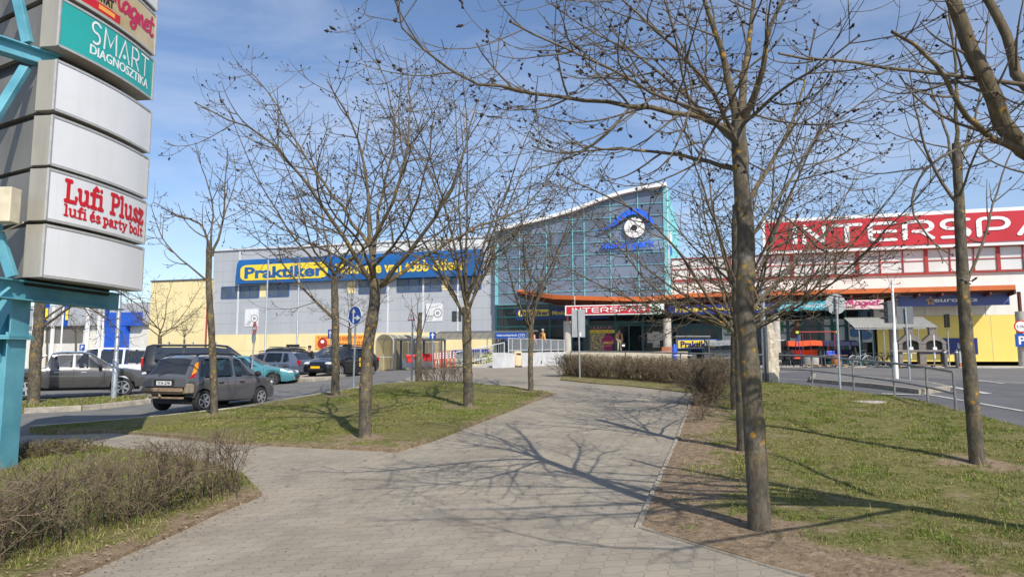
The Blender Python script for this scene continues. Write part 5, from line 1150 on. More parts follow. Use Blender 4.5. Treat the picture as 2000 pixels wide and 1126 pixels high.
for q, (z0, z1, pm) in enumerate(boxes):
    n = 14; mb = MB(); ring = []
    fr = [pan(i/n, 0) for i in range(n+1)]; bk = [pan(i/n, 0, -TH-.02) for i in range(n+1)]; pl = fr+bk[::-1]
    mb.prism([p+Vector((0, 0, z0)) for p in pl], (0, 0, z1-z0))
    bx = mb.build('sign_box', M_box, PT_)
    mb = MB(); e = .035
    mb.grid([[pan(.012+(1-.024)*i/n, z0+e, .004), pan(.012+(1-.024)*i/n, z1-e, .004)] for i in range(n+1)]); mb.build('sign_face', pm, bx, smooth=True)
    mb = MB()
    for z in (z0+.012, z1-.012):
        mb.grid([[pan(i/n, z-.018, .012), pan(i/n, z+.018, .012)] for i in range(n+1)])
        mb.grid([[pan(i/n, z+.018, .012), pan(i/n, z+.018, .0)] for i in range(n+1)]); mb.grid([[pan(i/n, z-.018, .012), pan(i/n, z-.018, .0)] for i in range(n+1)])
    for t in (0, 1):
        mb.bar(pan(t, z0, .004), pan(t, z1, .004), .03, .03)
    mb.build('frame', M_alu, bx)
    if q == 1:
        t_ = MB(); ls, asp = glyphs(SLAB, 'Lufi  Plusz', .13); stroke_on(t_, ls, lambda u, v, d: pan(.13+.83*u, z0+.345+.30*v, .004+d), .21, asp, 0, .006); t_.build('lettering', M_red2 if 'M_red2' in globals() else mat('signal_red', (.55, .012, .02), .4, .05), bx)
        t_ = MB(); ls, asp = glyphs(SLAB, 'lufi \u00e9s party bolt', .14); stroke_on(t_, ls, lambda u, v, d: pan(.13+.83*u, z0+.13+.155*v, .004+d), .20, asp, 0, .006); t_.build('lettering', MATS['signal_red'], bx)
    if q == 4:
        ls, asp = thin('SMART'); t_ = MB(); stroke_on(t_, ls, lambda u, v, d: pan(.25+.66*u, z0+.315+.335*v, .004+d), .105, asp, 0, .006); t_.build('lettering', M_white, bx)
        t_ = MB(); pyl_text(t_, 'DIAGNOSZTIKA', .25, .92, z0+.125, z0+.275, bold=.012); t_.build('lettering', M_white, bx)
    if q == 5:
        t_ = MB(); ls, asp = glyphs(SCRIPT, 'Magnet', -.02, True); stroke_on(t_, ls, lambda u, v, d: pan(.38+.58*u, z0+.30+.34*v, .004+d), .16, asp, 0, .006); t_.build('lettering', mat('raspberry', (.50, .015, .07), .4), bx)
        t_ = MB(); pyl_text(t_, 'DIVAT', .27, .44, z0+.22, z0+.36, d=.008, bold=.03); t_.build('lettering', M_black, bx)
        t_ = MB(); t_.grid([[pan(.02+.5*i/8, z0+.05, .006), pan(.02+.5*i/8, z0+.19, .006)] for i in range(9)]); t_.build('red_stripe', MATS['signal_red'], bx)
        t_ = MB(); t_.grid([[pan(.30+.16*i/4, z0+.09, .009), pan(.30+.16*i/4, z0+.16, .009)] for i in range(5)]); t_.build('orange_stripe', mat('orange_banner', (.85, .36, .06)), bx)
    if q in (0, 1, 2, 3):
        pass
# core cladding between the two rows of boxes
cp = [Vector((-6.875, 9.60, 0)), Vector((-6.62, 11.5, 0)), Vector((-9.0, 11.9, 0)), Vector((-9.2, 10.9, 0))]
for z0, z1, _m in boxes:
    mb = MB(); mb.prism([p+Vector((0, 0, z0+.01)) for p in cp], (0, 0, z1-z0-.02)); mb.build('core_cladding', M_core, PT_)
mb = MB(); mb.prism([p+(Vector((-7.9, 10.9, 0))-p)*.12+Vector((0, 0, 2.7)) for p in cp], (0, 0, 5.8)); mb.build('core', M_black, PT_)
def ibeam(mb, p, q, w_, h, tw=.02):
    p, q = Vector(p), Vector(q); u = Vector((0, 0, 1)); d = (q-p).normalized(); a = d.cross(u)
    if a.length < .1: u = Vector((1, 0, 0)); a = d.cross(u)
    a.normalize(); u = a.cross(d)
    mb.obox((p+q)/2+u*(h/2-tw/2), d*(q-p).length/2, a*w_/2, u*tw/2); mb.obox((p+q)/2-u*(h/2-tw/2), d*(q-p).length/2, a*w_/2, u*tw/2); mb.obox((p+q)/2, d*(q-p).length/2, a*tw/2, u*(h/2-tw))
mb = MB(); ibeam(mb, (-7.14, 8.9, 2.62), (-6.80, 11.75, 2.62), .22, .28); mb.build('beam', M_tq, PT_)
mb = MB(); ibeam(mb, (-8.5, 9.2, 2.62), (-8.4, 11.8, 2.62), .22, .28); mb.build('beam', M_tq, PT_)
mb = MB(); ibeam(mb, (-7.75, 8.55, 6.07), (-6.82, 9.85, 6.05), .2, .22); mb.build('beam', M_tq, PT_)
mb = MB(); ibeam(mb, (-7.9, 8.4, 8.0), (-6.9, 9.8, 8.0), .2, .22); mb.build('beam', M_tq, PT_)
for p, q in (((22, -60, 9.35), (54, 84, 9.45)), ((50, 132, 9.5), (-30, 262, 9.2)), ((-45, 330, 9.2), (24, 540, 9.45)), ((-60, 620, 9.2), (16, 560, 9.5))):
    mb = MB(); mb.bar(at(*p), at(*q), .13, .09, (0, 1, 0)); mb.build('brace', M_tq, PT_, bevel=.006)
for cx in (-7.33, -8.9):
    mb = MB(); cy = 9.85; w2, d2, t = .21, .19, .018
    for z0, z1, k in ((1.98, 2.5, 1.12), (-.1, 1.93, 1.0)):
        mb.box(cx-w2*k, cx-w2*k+t, cy-d2, cy+d2, z0, z1); mb.box(cx+w2*k-t, cx+w2*k, cy-d2, cy+d2, z0, z1); mb.box(cx-w2*k+t, cx+w2*k-t, cy-t/2, cy+t/2, z0, z1); 
    c = mb.build('column', M_tq, PT_, bevel=.004)
    mb = MB(); mb.box(cx-.27, cx+.27, cy-.25, cy+.25, 1.925, 1.953); mb.box(cx-.27, cx+.27, cy-.25, cy+.25, 1.957, 1.985)
    for ex in (-.22, -.08, .08, .22): mb.lathe([(.02, 0), (.02, .04)], (cx+ex, cy-.22, 1.985), 6); mb.lathe([(.02, 0), (.02, .04)], (cx+ex, cy+.22, 1.985), 6)
    mb.build('flange_plate', M_tq, c)
    mb = MB(); mb.prism([(cx+.0, cy-.02, 1.6), (cx+.0, cy-.18, 1.92), (cx+.0, cy-.02, 1.92)], (.015, 0, 0)); mb.prism([(cx+.05, cy-.02, 2.3), (cx+.05, cy-.18, 1.99), (cx+.05, cy-.02, 1.99)], (.015, 0, 0)); mb.build('gusset', M_tq, c)
p = at(6, 398, 9.1); mb = MB(); mb.box(p.x-.3, p.x+.1, p.y, p.y+.2, p.z-.24, p.z+.24); mb.build('junction_box', mat('cream_box', (.62, .55, .40), .5), PT_, bevel=.01)
mb = MB(); mb.tube([at(-20, 455, 9.3), at(10, 450, 9.35), at(46, 434, 9.5)], .012, 6); mb.build('cable', mat('cream_box', (.62, .55, .40)), PT_)

# ------------------------------------------------------------------ vehicles
def paint(name, col, metal=.5): return mat(name, col, .24, .05, 2, metal=metal, coat=.8, spec=.5)
M_lamp = mat('lamp_glass', (.62, .65, .68), .12, .2, 30, spec=.8)
M_tail = mat('tail_red', (.40, .01, .015), .2, .2, 20)
M_amber = mat('amber', (.75, .28, .02), .25, .15, 20)
M_plate = mat('plate_white', (.75, .75, .73), .4, .03)
M_yplate = mat('plate_yellow', (.85, .50, .02), .4, .03)
M_rim = mat('rim_silver', (.55, .56, .58), .3, .08, 10, metal=.7)
M_trim = mat('black_trim', (.018, .018, .02), .55, .15, 10)
def vehicle(name, label, cat, pos, az, sp, pm, group=None):
    Lc, W = sp['L'], sp['W']; root = thing(name, pos, label, cat, group, pi/2-az)
    FRM = frame(root)
    fi = lambda key, x: float(np.interp(x, [p[0] for p in sp[key]], [p[1] for p in sp[key]]))
    rw, xr, xf = sp['rw'], sp['xr'], sp['xf']; ra = rw*1.17
    def zb(x):
        z = fi('sill', x)
        for xc in (xr, xf):
            if abs(x-xc) < ra: z = max(z, rw+sqrt(ra*ra-(x-xc)**2))
        return z
    def hw(x):
        k = W/2; e = .5; f = 1.0
        if x < e: f = 1-sp.get('tr', .06)*(1-x/e)**2
        if x > Lc-.9: f = 1-sp.get('tf', .22)*((x-Lc+.9)/.9)**2.2
        return k*f
    inset = sp.get('inset', .17)
    def sec(x):
        w_ = hw(x); z0 = zb(x); b = fi('belt', x); rt = max(b, fi('roof', x)); g = rt-b; k = min(1, g/.35)
        yt = w_*.945-inset*k-.03*(1-k); z0 = min(z0, b-.06)
        return [(w_*.5, z0), (w_*.94, z0), (w_*.985, min(z0+.10, b-.05)), (w_, z0+(b-z0)*.55), (w_*.99, z0+(b-z0)*.86), (w_*.945, b),
                (yt+.03, rt-.075*k), (yt-.04, rt-.018*k+.012*(1-k)), (yt*.55, rt+.012+.012*(1-k)), (0, rt+.02+.015*(1-k))]
    X = sorted(set([round(v, 3) for v in np.arange(0.0, Lc+.001, .055)]+[round(p[0], 3) for p in sp['roof']+sp['belt']+sp['sill']]+[round(xc+s*ra*f, 3) for xc in (xr, xf) for s in (-1, 1) for f in (1, .97, .9, .8)]))
    X = [x for x in X if 0 <= x <= Lc]
    def wp(x, y, z): return FRM @ Vector((x-Lc/2, y, z))
    rows = []
    for x in X:
        s = sec(x); rows.append([wp(x, y, z) for y, z in s]+[wp(x, -y, z) for y, z in s[::-1][1:]])
    mb = MB(); mb.grid(rows); n = len(rows[0]); m1 = n-1; keep = []
    wl = sp.get('win', []); ws_ = sp.get('ws'); rg_ = sp.get('rg')
    for q, f in enumerate(mb.f):
        i, j = divmod(q, m1); x = (X[i]+X[i+1])/2; jj = min(j, m1-1-j); cut = False
        if jj == 5: cut = any(max(a[0], a[2])+.03 < x < min(a[1], a[3])-.03 for a in wl)
        if jj in (6, 7, 8):
            if ws_ and ws_[0]+.04 < x < ws_[1]-.06 and jj > 6: cut = True
        if not cut: keep.append(q)
    mb.f = [mb.f[q] for q in keep]; mb.mi = [0]*len(mb.f)
    for r_, fl in ((rows[0], False), (rows[-1], True)): mb.add(r_, [tuple(range(n)) if fl else tuple(range(n-1, -1, -1))])
    body = mb.build('body', pm, root, smooth=True, ang=.55)
    # seats and dark cabin seen through the windows
    if wl:
        bz = fi('belt', Lc*.5); xs0 = ws_[1] if ws_ else Lc*.6; xd = wl[-1][0]+(wl[-1][1]-wl[-1][0])*.25
        cb_ = MB(FRM); cb_.box(.5-Lc/2, xs0-.15-Lc/2, -W*.44, W*.44, bz-.42, bz-.36); cab = cb_.build('cabin_floor', M_black, root)
        for k_, xr_ in enumerate((xd, max(wl[0][0]+.15, xd-.95))):
            for sg in (1, -1):
                st_ = MB(FRM); yc = sg*W*.21; rh = min(fi('roof', xr_)-.18, bz+.42)
                st_.obox((xr_-Lc/2, yc, bz-.10), (.07, 0, 0), (0, .22, 0), (-.05, 0, .30)); st_.obox((xr_-.07-Lc/2, yc, rh-.12), (.045, 0, 0), (0, .12, 0), (0, 0, .09)); st_.build('seat', M_trim, root, bevel=.02)
        dash = MB(FRM); dash.box(xs0-.45-Lc/2, xs0-.05-Lc/2, -W*.42, W*.42, bz-.2, bz-.02); dash.build('dashboard', M_trim, root, bevel=.03)
    # dark underside
    mb = MB(FRM); mb.box(.25-Lc/2, Lc/2-.3, -W*.36, W*.36, rw*.75, rw*1.25); mb.build('underbody', M_black, root)
    def sidep(x, t, sg, o=.007):
        s = sec(x); b, tp = s[5], s[6]; return wp(x, sg*(b[0]+(tp[0]-b[0])*t+o), b[1]+(tp[1]-b[1])*t+.002)
    for x0, x1, u0, u1 in sp.get('win', []):
        for sg in (1, -1):
            mb = MB(); gx, gt = 8, 4
            P = [[sidep((x0+(x1-x0)*i/gx)*(1-j/gt)+(u0+(u1-u0)*i/gx)*(j/gt), .07+.84*j/gt, sg) for j in range(gt+1)] for i in range(gx+1)]
            mb.grid(P); mb.build('side_window', sp.get('gm', M_glassd), root, smooth=True)
    def topz(x, y):
        s = sec(x)[5:]; ys = [p[0] for p in s][::-1]; zs = [p[1] for p in s][::-1]; return float(np.interp(abs(y), ys, zs))
    def glass(nm, xa, xb, wid=.86, m=None, off=.010):
        mb = MB(); P = []
        for i in range(9):
            x = xa+(xb-xa)*i/8; s = sec(x); yt = (s[6][0]-.02)*wid/.9
            P.append([wp(x+off*(1 if xb > xa else -1), yt*f, topz(x, yt*f)+off) for f in np.linspace(-1, 1, 9)])
        mb.grid(P); return mb.build(nm, m or (sp.get('gm', M_glassd) if nm == 'rear_window' else M_glassd), root, smooth=True)
    if 'ws' in sp: glass('windscreen', *sp['ws'])
    if 'rg' in sp: glass('rear_window', *sp['rg'])
    # wheels
    for xc, sgn in ((xr, 1), (xr, -1), (xf, 1), (xf, -1)):
        c = FRM @ Vector((xc-Lc/2, sgn*(W/2-.115), rw)); ax = FRM.to_3x3() @ Vector((0, sgn, 0))
        wd = .19; mb = MB(); mb.lathe([(rw*.60, -wd/2), (rw*.9, -wd/2), (rw, -wd/2+.03), (rw, wd/2-.03), (rw*.93, wd/2), (rw*.66, wd/2-.004), (rw*.64, wd/2-.05)], c, 26, ax)
        wh = mb.build('wheel', M_rubber, root, smooth=True)
        mb = MB(); mb.lathe([(rw*.665, wd/2-.02), (rw*.665, wd/2+.002), (rw*.60, wd/2+.004), (rw*.58, wd/2-.035)], c, 26, ax)
        a = ax.orthogonal().normalized(); b = ax.cross(a); ns = sp.get('spokes', 6)
        for k in range(ns):
            an = 2*pi*k/ns; d = a*cos(an)+b*sin(an); mb.bar(c+d*.02+ax*(wd/2-.015), c+d*rw*.62+ax*(wd/2-.008), rw*.15, .03, ax)
        mb.lathe([(rw*.2, wd/2-.03), (rw*.18, wd/2+.008)], c, 14, ax); mb.m = 1; mb.lathe([(rw*.60, wd/2-.0195), (rw*.59, wd/2-.012)], c, 26, ax); mb.build('rim', [sp.get('rim', M_rim), M_black], wh, smooth=True)
    # lamps, plates, mirrors, handles
    hb = sp.get('hl', .70); 
    for sg in (1, -1):
        x = Lc-.16; w_ = hw(x); mb = MB(FRM); mb.ell((x-.06-Lc/2, sg*w_*.80, hb), .17, .20*W/1.8, .085, 12, 8); mb.build('headlight', M_lamp, root, smooth=True)
        tz0, tz1 = sp.get('tl', (.75, 1.0)); mb = MB(FRM); mb.obox((.03-Lc/2, sg*(hw(.05)*.86), (tz0+tz1)/2), (.05, 0, 0), (0, hw(.05)*.13, 0), (0, 0, (tz1-tz0)/2)); (None if sp.get('notl') else mb.build('tail_light', M_tail, root, bevel=.02))
        xm = sp.get('mir', sp['ws'][1]-.45 if 'ws' in sp else Lc*.6); mb = MB(FRM); b = fi('belt', xm); mb.ell((xm-Lc/2, sg*(hw(xm)+.09), b+.07), .07, .12, .085, 10, 6); mb.build('wing_mirror', sp.get('mm', M_trim), root, smooth=True)
        for xh in sp.get('hnd', []):
            mb = MB(FRM); mb.box(xh-.09-Lc/2, xh+.09-Lc/2, min(sg*hw(xh)*.985, sg*(hw(xh)+.025)), max(sg*hw(xh)*.985, sg*(hw(xh)+.025)), fi('belt', xh)-.17, fi('belt', xh)-.135); mb.build('door_handle', sp.get('hm', M_trim), root)
    for xs_ in sp.get('seams', []):
        pass
    if sp.get('fp'):
        m_, txt = sp['fp']; z = sp.get('fpz', .42); x = Lc/2+.01; mb = MB(FRM); mb.box(x-.02, x+.008, -.26, .26, z-.055, z+.055); mb.build('number_plate', m_, root)
    if sp.get('rp'):
        m_, txt, z = sp['rp']; mb = MB(FRM); x = -Lc/2-.012; mb.box(x-.008, x+.03, -.26, .26, z-.055, z+.055); pl = mb.build('number_plate', m_, root)
        if txt:
            t = MB(); text_on(t, txt, lambda u, v, d: FRM @ Vector((x-.010-d, .20-.42*u, z-.036+.072*v)), bold=.02, fat=.002); t.build('lettering', M_black, pl)
    if sp.get('bump', True):
        for e in (0, 1):
            if e == 0 and sp.get('norear'): continue
            x = Lc-.12 if e else .02; mb = MB(FRM); w_ = hw(x)*.93
            if e: mb.box(x-.05-Lc/2, x+.125-Lc/2, -w_*.62, w_*.62, sp.get('gz', .28), sp.get('gz', .28)+.14)
            else: mb.box(x-.05-Lc/2, x+.02-Lc/2, -w_*.9, w_*.9, .30, .40)
            mb.build('grille' if e else 'bumper_strip', M_trim, root, bevel=.01)
    if sp.get('rails'):
        for sg in (1, -1):
            x0, x1 = sp['rails']; zt = sec((x0+x1)/2)[7]; mb = MB(FRM); y = sg*(zt[0]-.03); z = zt[1]
            mb.tube([(x0-Lc/2, y, z), (x0+.15-Lc/2, y, z+.06), (x1-.15-Lc/2, y, z+.06), (x1-Lc/2, y, z)], .022, 6); mb.build('roof_rail', M_trim, root, smooth=True)
    return root, FRM, sec, wp
def head(a, b): d = Vector(b)-Vector(a); return atan2(d.x, d.y)
CARS = {}
# grey hatchback without its rear bumper
pr, pf = G(396, 806), G(522, 787); azw = radians(19)
ctr = at(420, 740, 20.6); ctr.z = terr(ctr.x, ctr.y)-.10
SPW = dict(L=3.77, W=1.62, rw=.295, xr=.66, xf=3.02, sill=[(0, .70), (.28, .66), (.34, .30), (3.3, .24), (3.77, .26)], belt=[(0, .90), (.1, .93), (2.75, .94), (3.25, .90), (3.6, .80), (3.77, .62)],
  roof=[(0, .92), (.05, .96), (.38, 1.47), (.6, 1.53), (1.4, 1.555), (2.0, 1.53), (2.25, 1.47), (2.95, .97), (3.2, .90), (3.77, .60)], win=[(.50, .98, .62, .96), (1.05, 1.78, 1.04, 1.76), (1.86, 2.72, 1.84, 2.18)], ws=(2.28, 2.90), rg=(.37, .09, .84), inset=.15,
  rp=(M_plate, 'IYA-278', .80), norear=True, notl=True, rails=(.55, 2.15), hnd=(1.25, 2.1), tl=(.96, 1.0), hl=.72, mir=2.68, spokes=6, tf=.2, gz=.36)
rt, FRM, sec, wp = vehicle('parked_car', 'dark grey hatchback missing its rear bumper behind the left lawn', 'car', ctr, azw, SPW, paint('grey_paint', (.155, .158, .168)))
L2 = 3.77/2
mb = MB(FRM); mb.box(-L2-.10, -L2+.0, -.66, .70, .57, .67); mb.box(-L2-.02, -L2+.3, -.60, .60, .50, .66); mb.build('crash_beam', mat('rusty_beige', (.27, .19, .12), .8, .3, 8), rt, bevel=.015)
mb = MB(FRM); mb.box(-L2+.02, -L2+.08, -.62, .55, .38, .43); mb.lathe([(.035, 0), (.035, .09), (.02, .1)], (-L2-.02, .12, .43), 10); mb.build('tow_bar', mat('rusty_beige', (.36, .26, .17)), rt)
mb = MB(FRM); mb.box(-L2-.012, -L2+.02, -.35, .37, .72, .90); mb.build('plate_recess', M_trim, rt, bevel=.01)
for sg in (1, -1):
    def pillar(x, t): s = sec(x); b, tp = s[5], s[6]; return wp(x, sg*(b[0]+(tp[0]-b[0])*t+.008), b[1]+(tp[1]-b[1])*t)
    for nm, m, t0, t1 in (('tail_light', M_tail, .06, .34), ('indicator', M_amber, .36, .88)):
        mb = MB(); P = []
        for j in range(5):
            t = t0+(t1-t0)*j/4; xb = .075+.36*t
            # the lamp wraps the rear pillar: one edge on the rear, the other on the side
            P.append([pillar(xb+.0, t), pillar(xb+.08, t), pillar(xb+.19, t)])
        mb.grid(P); mb.build(nm, m, rt, smooth=True)
    mb = MB(); mb.obox(wp(.14, sg*.73, .66), FRM.to_3x3() @ Vector((.13, 0, 0)), FRM.to_3x3() @ Vector((0, .055, 0)), (0, 0, .13)); mb.build('exposed_panel', mat('primer_beige', (.28, .23, .17), .7, .25, 9), rt, bevel=.02)
mb = MB(); mb.bar(wp(.055, .28, .98)+Vector((0, 0, .02)), wp(.12, -.12, 1.10)+Vector((0, 0, .02)), .02, .02); mb.build('rear_wiper', M_black, rt)
def seam(rt, wp, sec, xs_, z0=.32):
    for sg in (1, -1):
        for x in xs_:
            mb = MB(); s = sec(x); zlo = max(z0, s[1][1]+.02); Q = []
            ys = [p[0] for p in s[1:6]]; zs = [p[1] for p in s[1:6]]
            for z in np.linspace(zlo, s[5][1]-.01, 7): y = float(np.interp(z, zs, ys))+.003; Q.append([wp(x-.007, sg*y, z), wp(x+.007, sg*y, z)])
            mb.grid(Q); mb.build('door_gap', M_black, rt)
seam(rt, wp, sec, (1.02, 1.82, 2.78))
# pickup
SPP = dict(L=5.3, W=1.86, rw=.385, xr=1.15, xf=4.36, sill=[(0, .62), (.4, .55), (.9, .42), (4.8, .40), (5.3, .45)], belt=[(0, 1.13), (1.72, 1.14), (1.75, 1.16), (3.7, 1.15), (4.6, 1.10), (5.1, 1.02), (5.3, .85)],
  roof=[(0, 1.13), (1.70, 1.14), (1.75, 1.25), (1.92, 1.74), (2.2, 1.80), (2.9, 1.81), (3.2, 1.76), (4.02, 1.20), (4.1, 1.15), (4.6, 1.11), (5.3, .83)], win=[(1.98, 2.62, 2.04, 2.62), (2.70, 3.74, 2.70, 3.14)], ws=(3.24, 3.98), rg=(1.90, 1.77), inset=.20,
  hnd=(2.1, 3.0), hm=M_alu, hl=.92, tl=(.75, 1.05), rails=None, mir=3.55, mm=M_trim, tf=.2, gz=.62, spokes=6)
p1_, p2_ = at(53, 778, 27.0), at(221, 768, 28.6); azp = head(p1_.to_2d().to_3d(), p2_.to_2d().to_3d()); c = (p1_+p2_)/2; c.z = terr(c.x, c.y)-.10
rt, FRM, sec, wp = vehicle('pickup_truck', 'grey double cab pickup parked behind the grass strip', 'pickup', c, azp, SPP, paint('gunmetal_paint', (.12, .117, .115)))
seam(rt, wp, sec, (1.80, 2.66, 3.72), .5)
mb = MB(FRM)
for sg in (1, -1): mb.box(-.95, 1.2, sg*.86-.06, sg*.86+.06, .40, .45)
mb.build('side_step', M_trim, rt)
mb = MB(FRM)
for sg in (1, -1): mb.tube([(-1.35, sg*.72, 1.13), (-1.05, sg*.70, 1.62), (-.9, sg*.68, 1.66)], .035, 8)
mb.tube([(-1.07, -.70, 1.60), (-1.07, .70, 1.60)], .035, 8); mb.build('roll_bar', M_alu, rt, smooth=True)
# vans
SPV = dict(gm=M_priv, L=5.1, W=1.95, rw=.33, xr=.95, xf=4.1, sill=[(0, .40), (.5, .30), (4.7, .28), (5.1, .35)], belt=[(0, 1.08), (.2, 1.10), (4.2, 1.10), (4.7, 1.02), (4.95, .86), (5.1, .6)],
  roof=[(0, 1.10), (.03, 1.30), (.16, 1.86), (.4, 1.94), (3.0, 1.96), (3.5, 1.90), (4.55, 1.12), (4.7, 1.04), (5.1, .6)], win=[(.5, 1.6, .55, 1.6), (1.7, 2.75, 1.7, 2.75), (2.9, 4.1, 2.9, 3.5)], ws=(3.6, 4.45), rg=(.15, .04), inset=.16, hl=.85, tl=(.9, 1.35), hnd=(2.95,), mir=4.0, tf=.28)
c = at(218, 715, 36); c.z = terr(c.x, c.y)-.10
rt, FRM, sec, wp = vehicle('van', 'white passenger van with dark side windows behind the pickup', 'van', c, radians(262), SPV, paint('white_paint_car', (.74, .75, .76), 0))
seam(rt, wp, sec, (1.65, 2.85))
c = at(400, 715, 32); c.z = terr(c.x, c.y)-.10
rt, FRM, sec, wp = vehicle('van', 'glossy black van with roof bars behind the grey hatchback', 'van', c, radians(66), dict(SPV, L=5.1, mm=M_trim), paint('black_paint', (.012, .012, .014), .2))
for x in (1.0, 2.0, 3.0): mb = MB(FRM); mb.box(x-2.55-.03, x-2.55+.03, -.75, .75, 2.02, 2.06); mb.box(x-2.55-.02, x-2.55+.02, -.72, -.68, 1.9, 2.03); mb.box(x-2.55-.02, x-2.55+.02, .68, .72, 1.9, 2.03); mb.build('roof_bar', M_alu, rt)
# cars
def hatch(Lc=4.2, W=1.76, H=1.48, estate=False, suv=False):
    k = H/1.48; up = .12 if suv else 0; rear = [(0, .92+up), (.05, .98+up), (.42 if estate or suv else .75, H-.07), (.9, H-.01)]
    return dict(L=Lc, W=W, rw=.315+up*.35, xr=.80, xf=Lc-.90, sill=[(0, .36+up), (.4, .22+up), (Lc-.3, .20+up), (Lc, .26+up)], belt=[(0, .90+up), (.2, .93+up), (Lc-1.15, .92+up), (Lc-.6, .84+up), (Lc-.2, .73+up), (Lc, .55+up)],
      roof=rear+[(Lc*.45, H), (Lc*.55, H-.05), (Lc-1.15, .96+up), (Lc-.95, .90+up), (Lc-.6, .85+up), (Lc, .55+up)], win=[(.55, .95, .70, .95), (1.05, Lc*.45, 1.05, Lc*.44), (Lc*.475, Lc-1.35, Lc*.465, Lc*.56)], ws=(Lc*.57, Lc-1.2), rg=(.40 if estate or suv else .72, .10), inset=.18, hl=.68+up, tl=(.78+up, 1.02+up), hnd=(1.4, Lc*.5), tf=.24, gz=.34+up, spokes=5)
def car(label, px, py, Y, azd, sp, pm, **kw):
    c = at(px, py, Y); c.z = terr(c.x, c.y)-.10; sp = dict(sp, **kw); r = vehicle('parked_car', label, 'car', c, radians(azd), sp, pm, 'cars in the car park'); seam(r[0], r[3], r[2], (sp['L']*.24, sp['L']*.46, sp['L']*.70)); return r
CPE = dict(L=4.4, W=1.7, rw=.29, xr=.85, xf=3.5, sill=[(0, .36), (.4, .22), (4.1, .2), (4.4, .26)], belt=[(0, .86), (.3, .90), (3.1, .84), (3.9, .74), (4.25, .64), (4.4, .5)], roof=[(0, .88), (.6, .93), (.75, .96), (1.45, 1.28), (1.9, 1.34), (2.3, 1.30), (3.1, .87), (3.9, .75), (4.4, .5)], win=[(1.1, 1.55, 1.42, 1.6), (1.65, 2.85, 1.68, 2.25)], ws=(2.35, 3.0), rg=(1.4, .85), inset=.17, hl=.60, tl=(.66, .82), hnd=(1.8,), rim=M_dsteel, spokes=5)
car('teal coupe parked beyond the grey hatchback', 485, 712, 31.5, 84, CPE, paint('teal_paint', (.08, .27, .32), .3))
car('blue grey estate car parked beside the teal coupe', 527, 705, 38, 285, hatch(4.6, 1.78, 1.48, True), paint('bluegrey_paint', (.15, .18, .25)), rails=(.6, 2.6))
r = car('black SUV with taxi roof sign and yellow number plate', 572, 700, 42, 12, hatch(4.5, 1.84, 1.74, suv=True), paint('black_paint', (.012, .012, .014)), rp=(M_yplate, None, .95), rails=(.6, 2.7))
mb = MB(r[1]); mb.box(-.15, .05, -.4, .4, 1.78, 1.95); mb.build('taxi_sign', M_black, r[0], bevel=.02)
r = car('black taxi estate with yellow front plate coming along the road', 668, 712, 36.0, 199, hatch(4.7, 1.81, 1.5, True), paint('black_paint', (.012, .012, .014)), fp=(M_yplate, None), fpz=.50, rails=(.6, 2.7))
mb = MB(r[1]); mb.box(-.2, .05, -.45, .45, 1.53, 1.68); ts = mb.build('taxi_sign', M_black, r[0], bevel=.02); t = MB(); text_on(t, 'Uber', lambda u, v, d: r[1] @ Vector((.055+d, -.35+.42*u, 1.565+.09*v)), bold=.02); t.build('lettering', M_white, ts)
mb = MB(r[1])
for z in (.52, .78): mb.box(-.55, -.22, .895, .915, z, z+.2)
mb.build('door_sticker', M_yplate, r[0])
car('dark blue car facing out between ash trunk and lamp post', 592, 706, 44, 195, hatch(4.3, 1.78, 1.52), paint('darkblue_paint', (.015, .02, .045), .3), fp=(M_plate, None))
car('dark people carrier behind the woman in red trousers', 652, 700, 40, 222, hatch(4.5, 1.82, 1.66, suv=True), paint('navy_paint', (.018, .022, .04), .3), rails=(.6, 2.7))
car('dark red car partly hidden behind the blue grey estate', 505, 692, 47, 285, hatch(4.2, 1.76, 1.62), paint('wine_paint', (.16, .012, .015), .2))
car('white car partly hidden beyond the teal coupe', 466, 694, 45, 100, hatch(4.1, 1.74, 1.45), paint('white_paint_car', (.74, .75, .76)))
c = FW(S(1118), -2.6, TERR); c.z = TERR
r = vehicle('display_car', 'silver SUV standing inside behind the entrance glass', 'car', c, pi/2+FA+pi, hatch(4.4, 1.8, 1.62, suv=True), paint('silver_paint', (.45, .48, .48)))

# ------------------------------------------------------------------ road signs, posts
M_sback = mat('sign_back', (.36, .38, .39), .5, .08, 5, metal=.4)
M_sblue = mat('road_sign_blue', (.012, .07, .34), .35, .05, 4)
M_sred = mat('road_sign_red', (.55, .02, .02), .35, .05, 4)
def pole(root, p, ztop, r=.03, m=None, name='pole', lean=0):
    mb = MB(); mb.tube([(p.x, p.y, p.z-.1), (p.x+lean, p.y, ztop)], r, 10); return mb.build(name, m or M_steel, root, smooth=True)
def disc(root, name, c, n, r, m, th=.012, k=28):
    mb = MB(); n = Vector(n).normalized(); mb.lathe([(r, -th), (r, 0)], c, k, n); return mb.build(name, m, root)
def arrow(mb, o, a, b, n, pts): mb.add([o+a*x+b*y+n*.006 for x, y in pts], [tuple(range(len(pts)))])
UP = Vector((0, 0, 1))
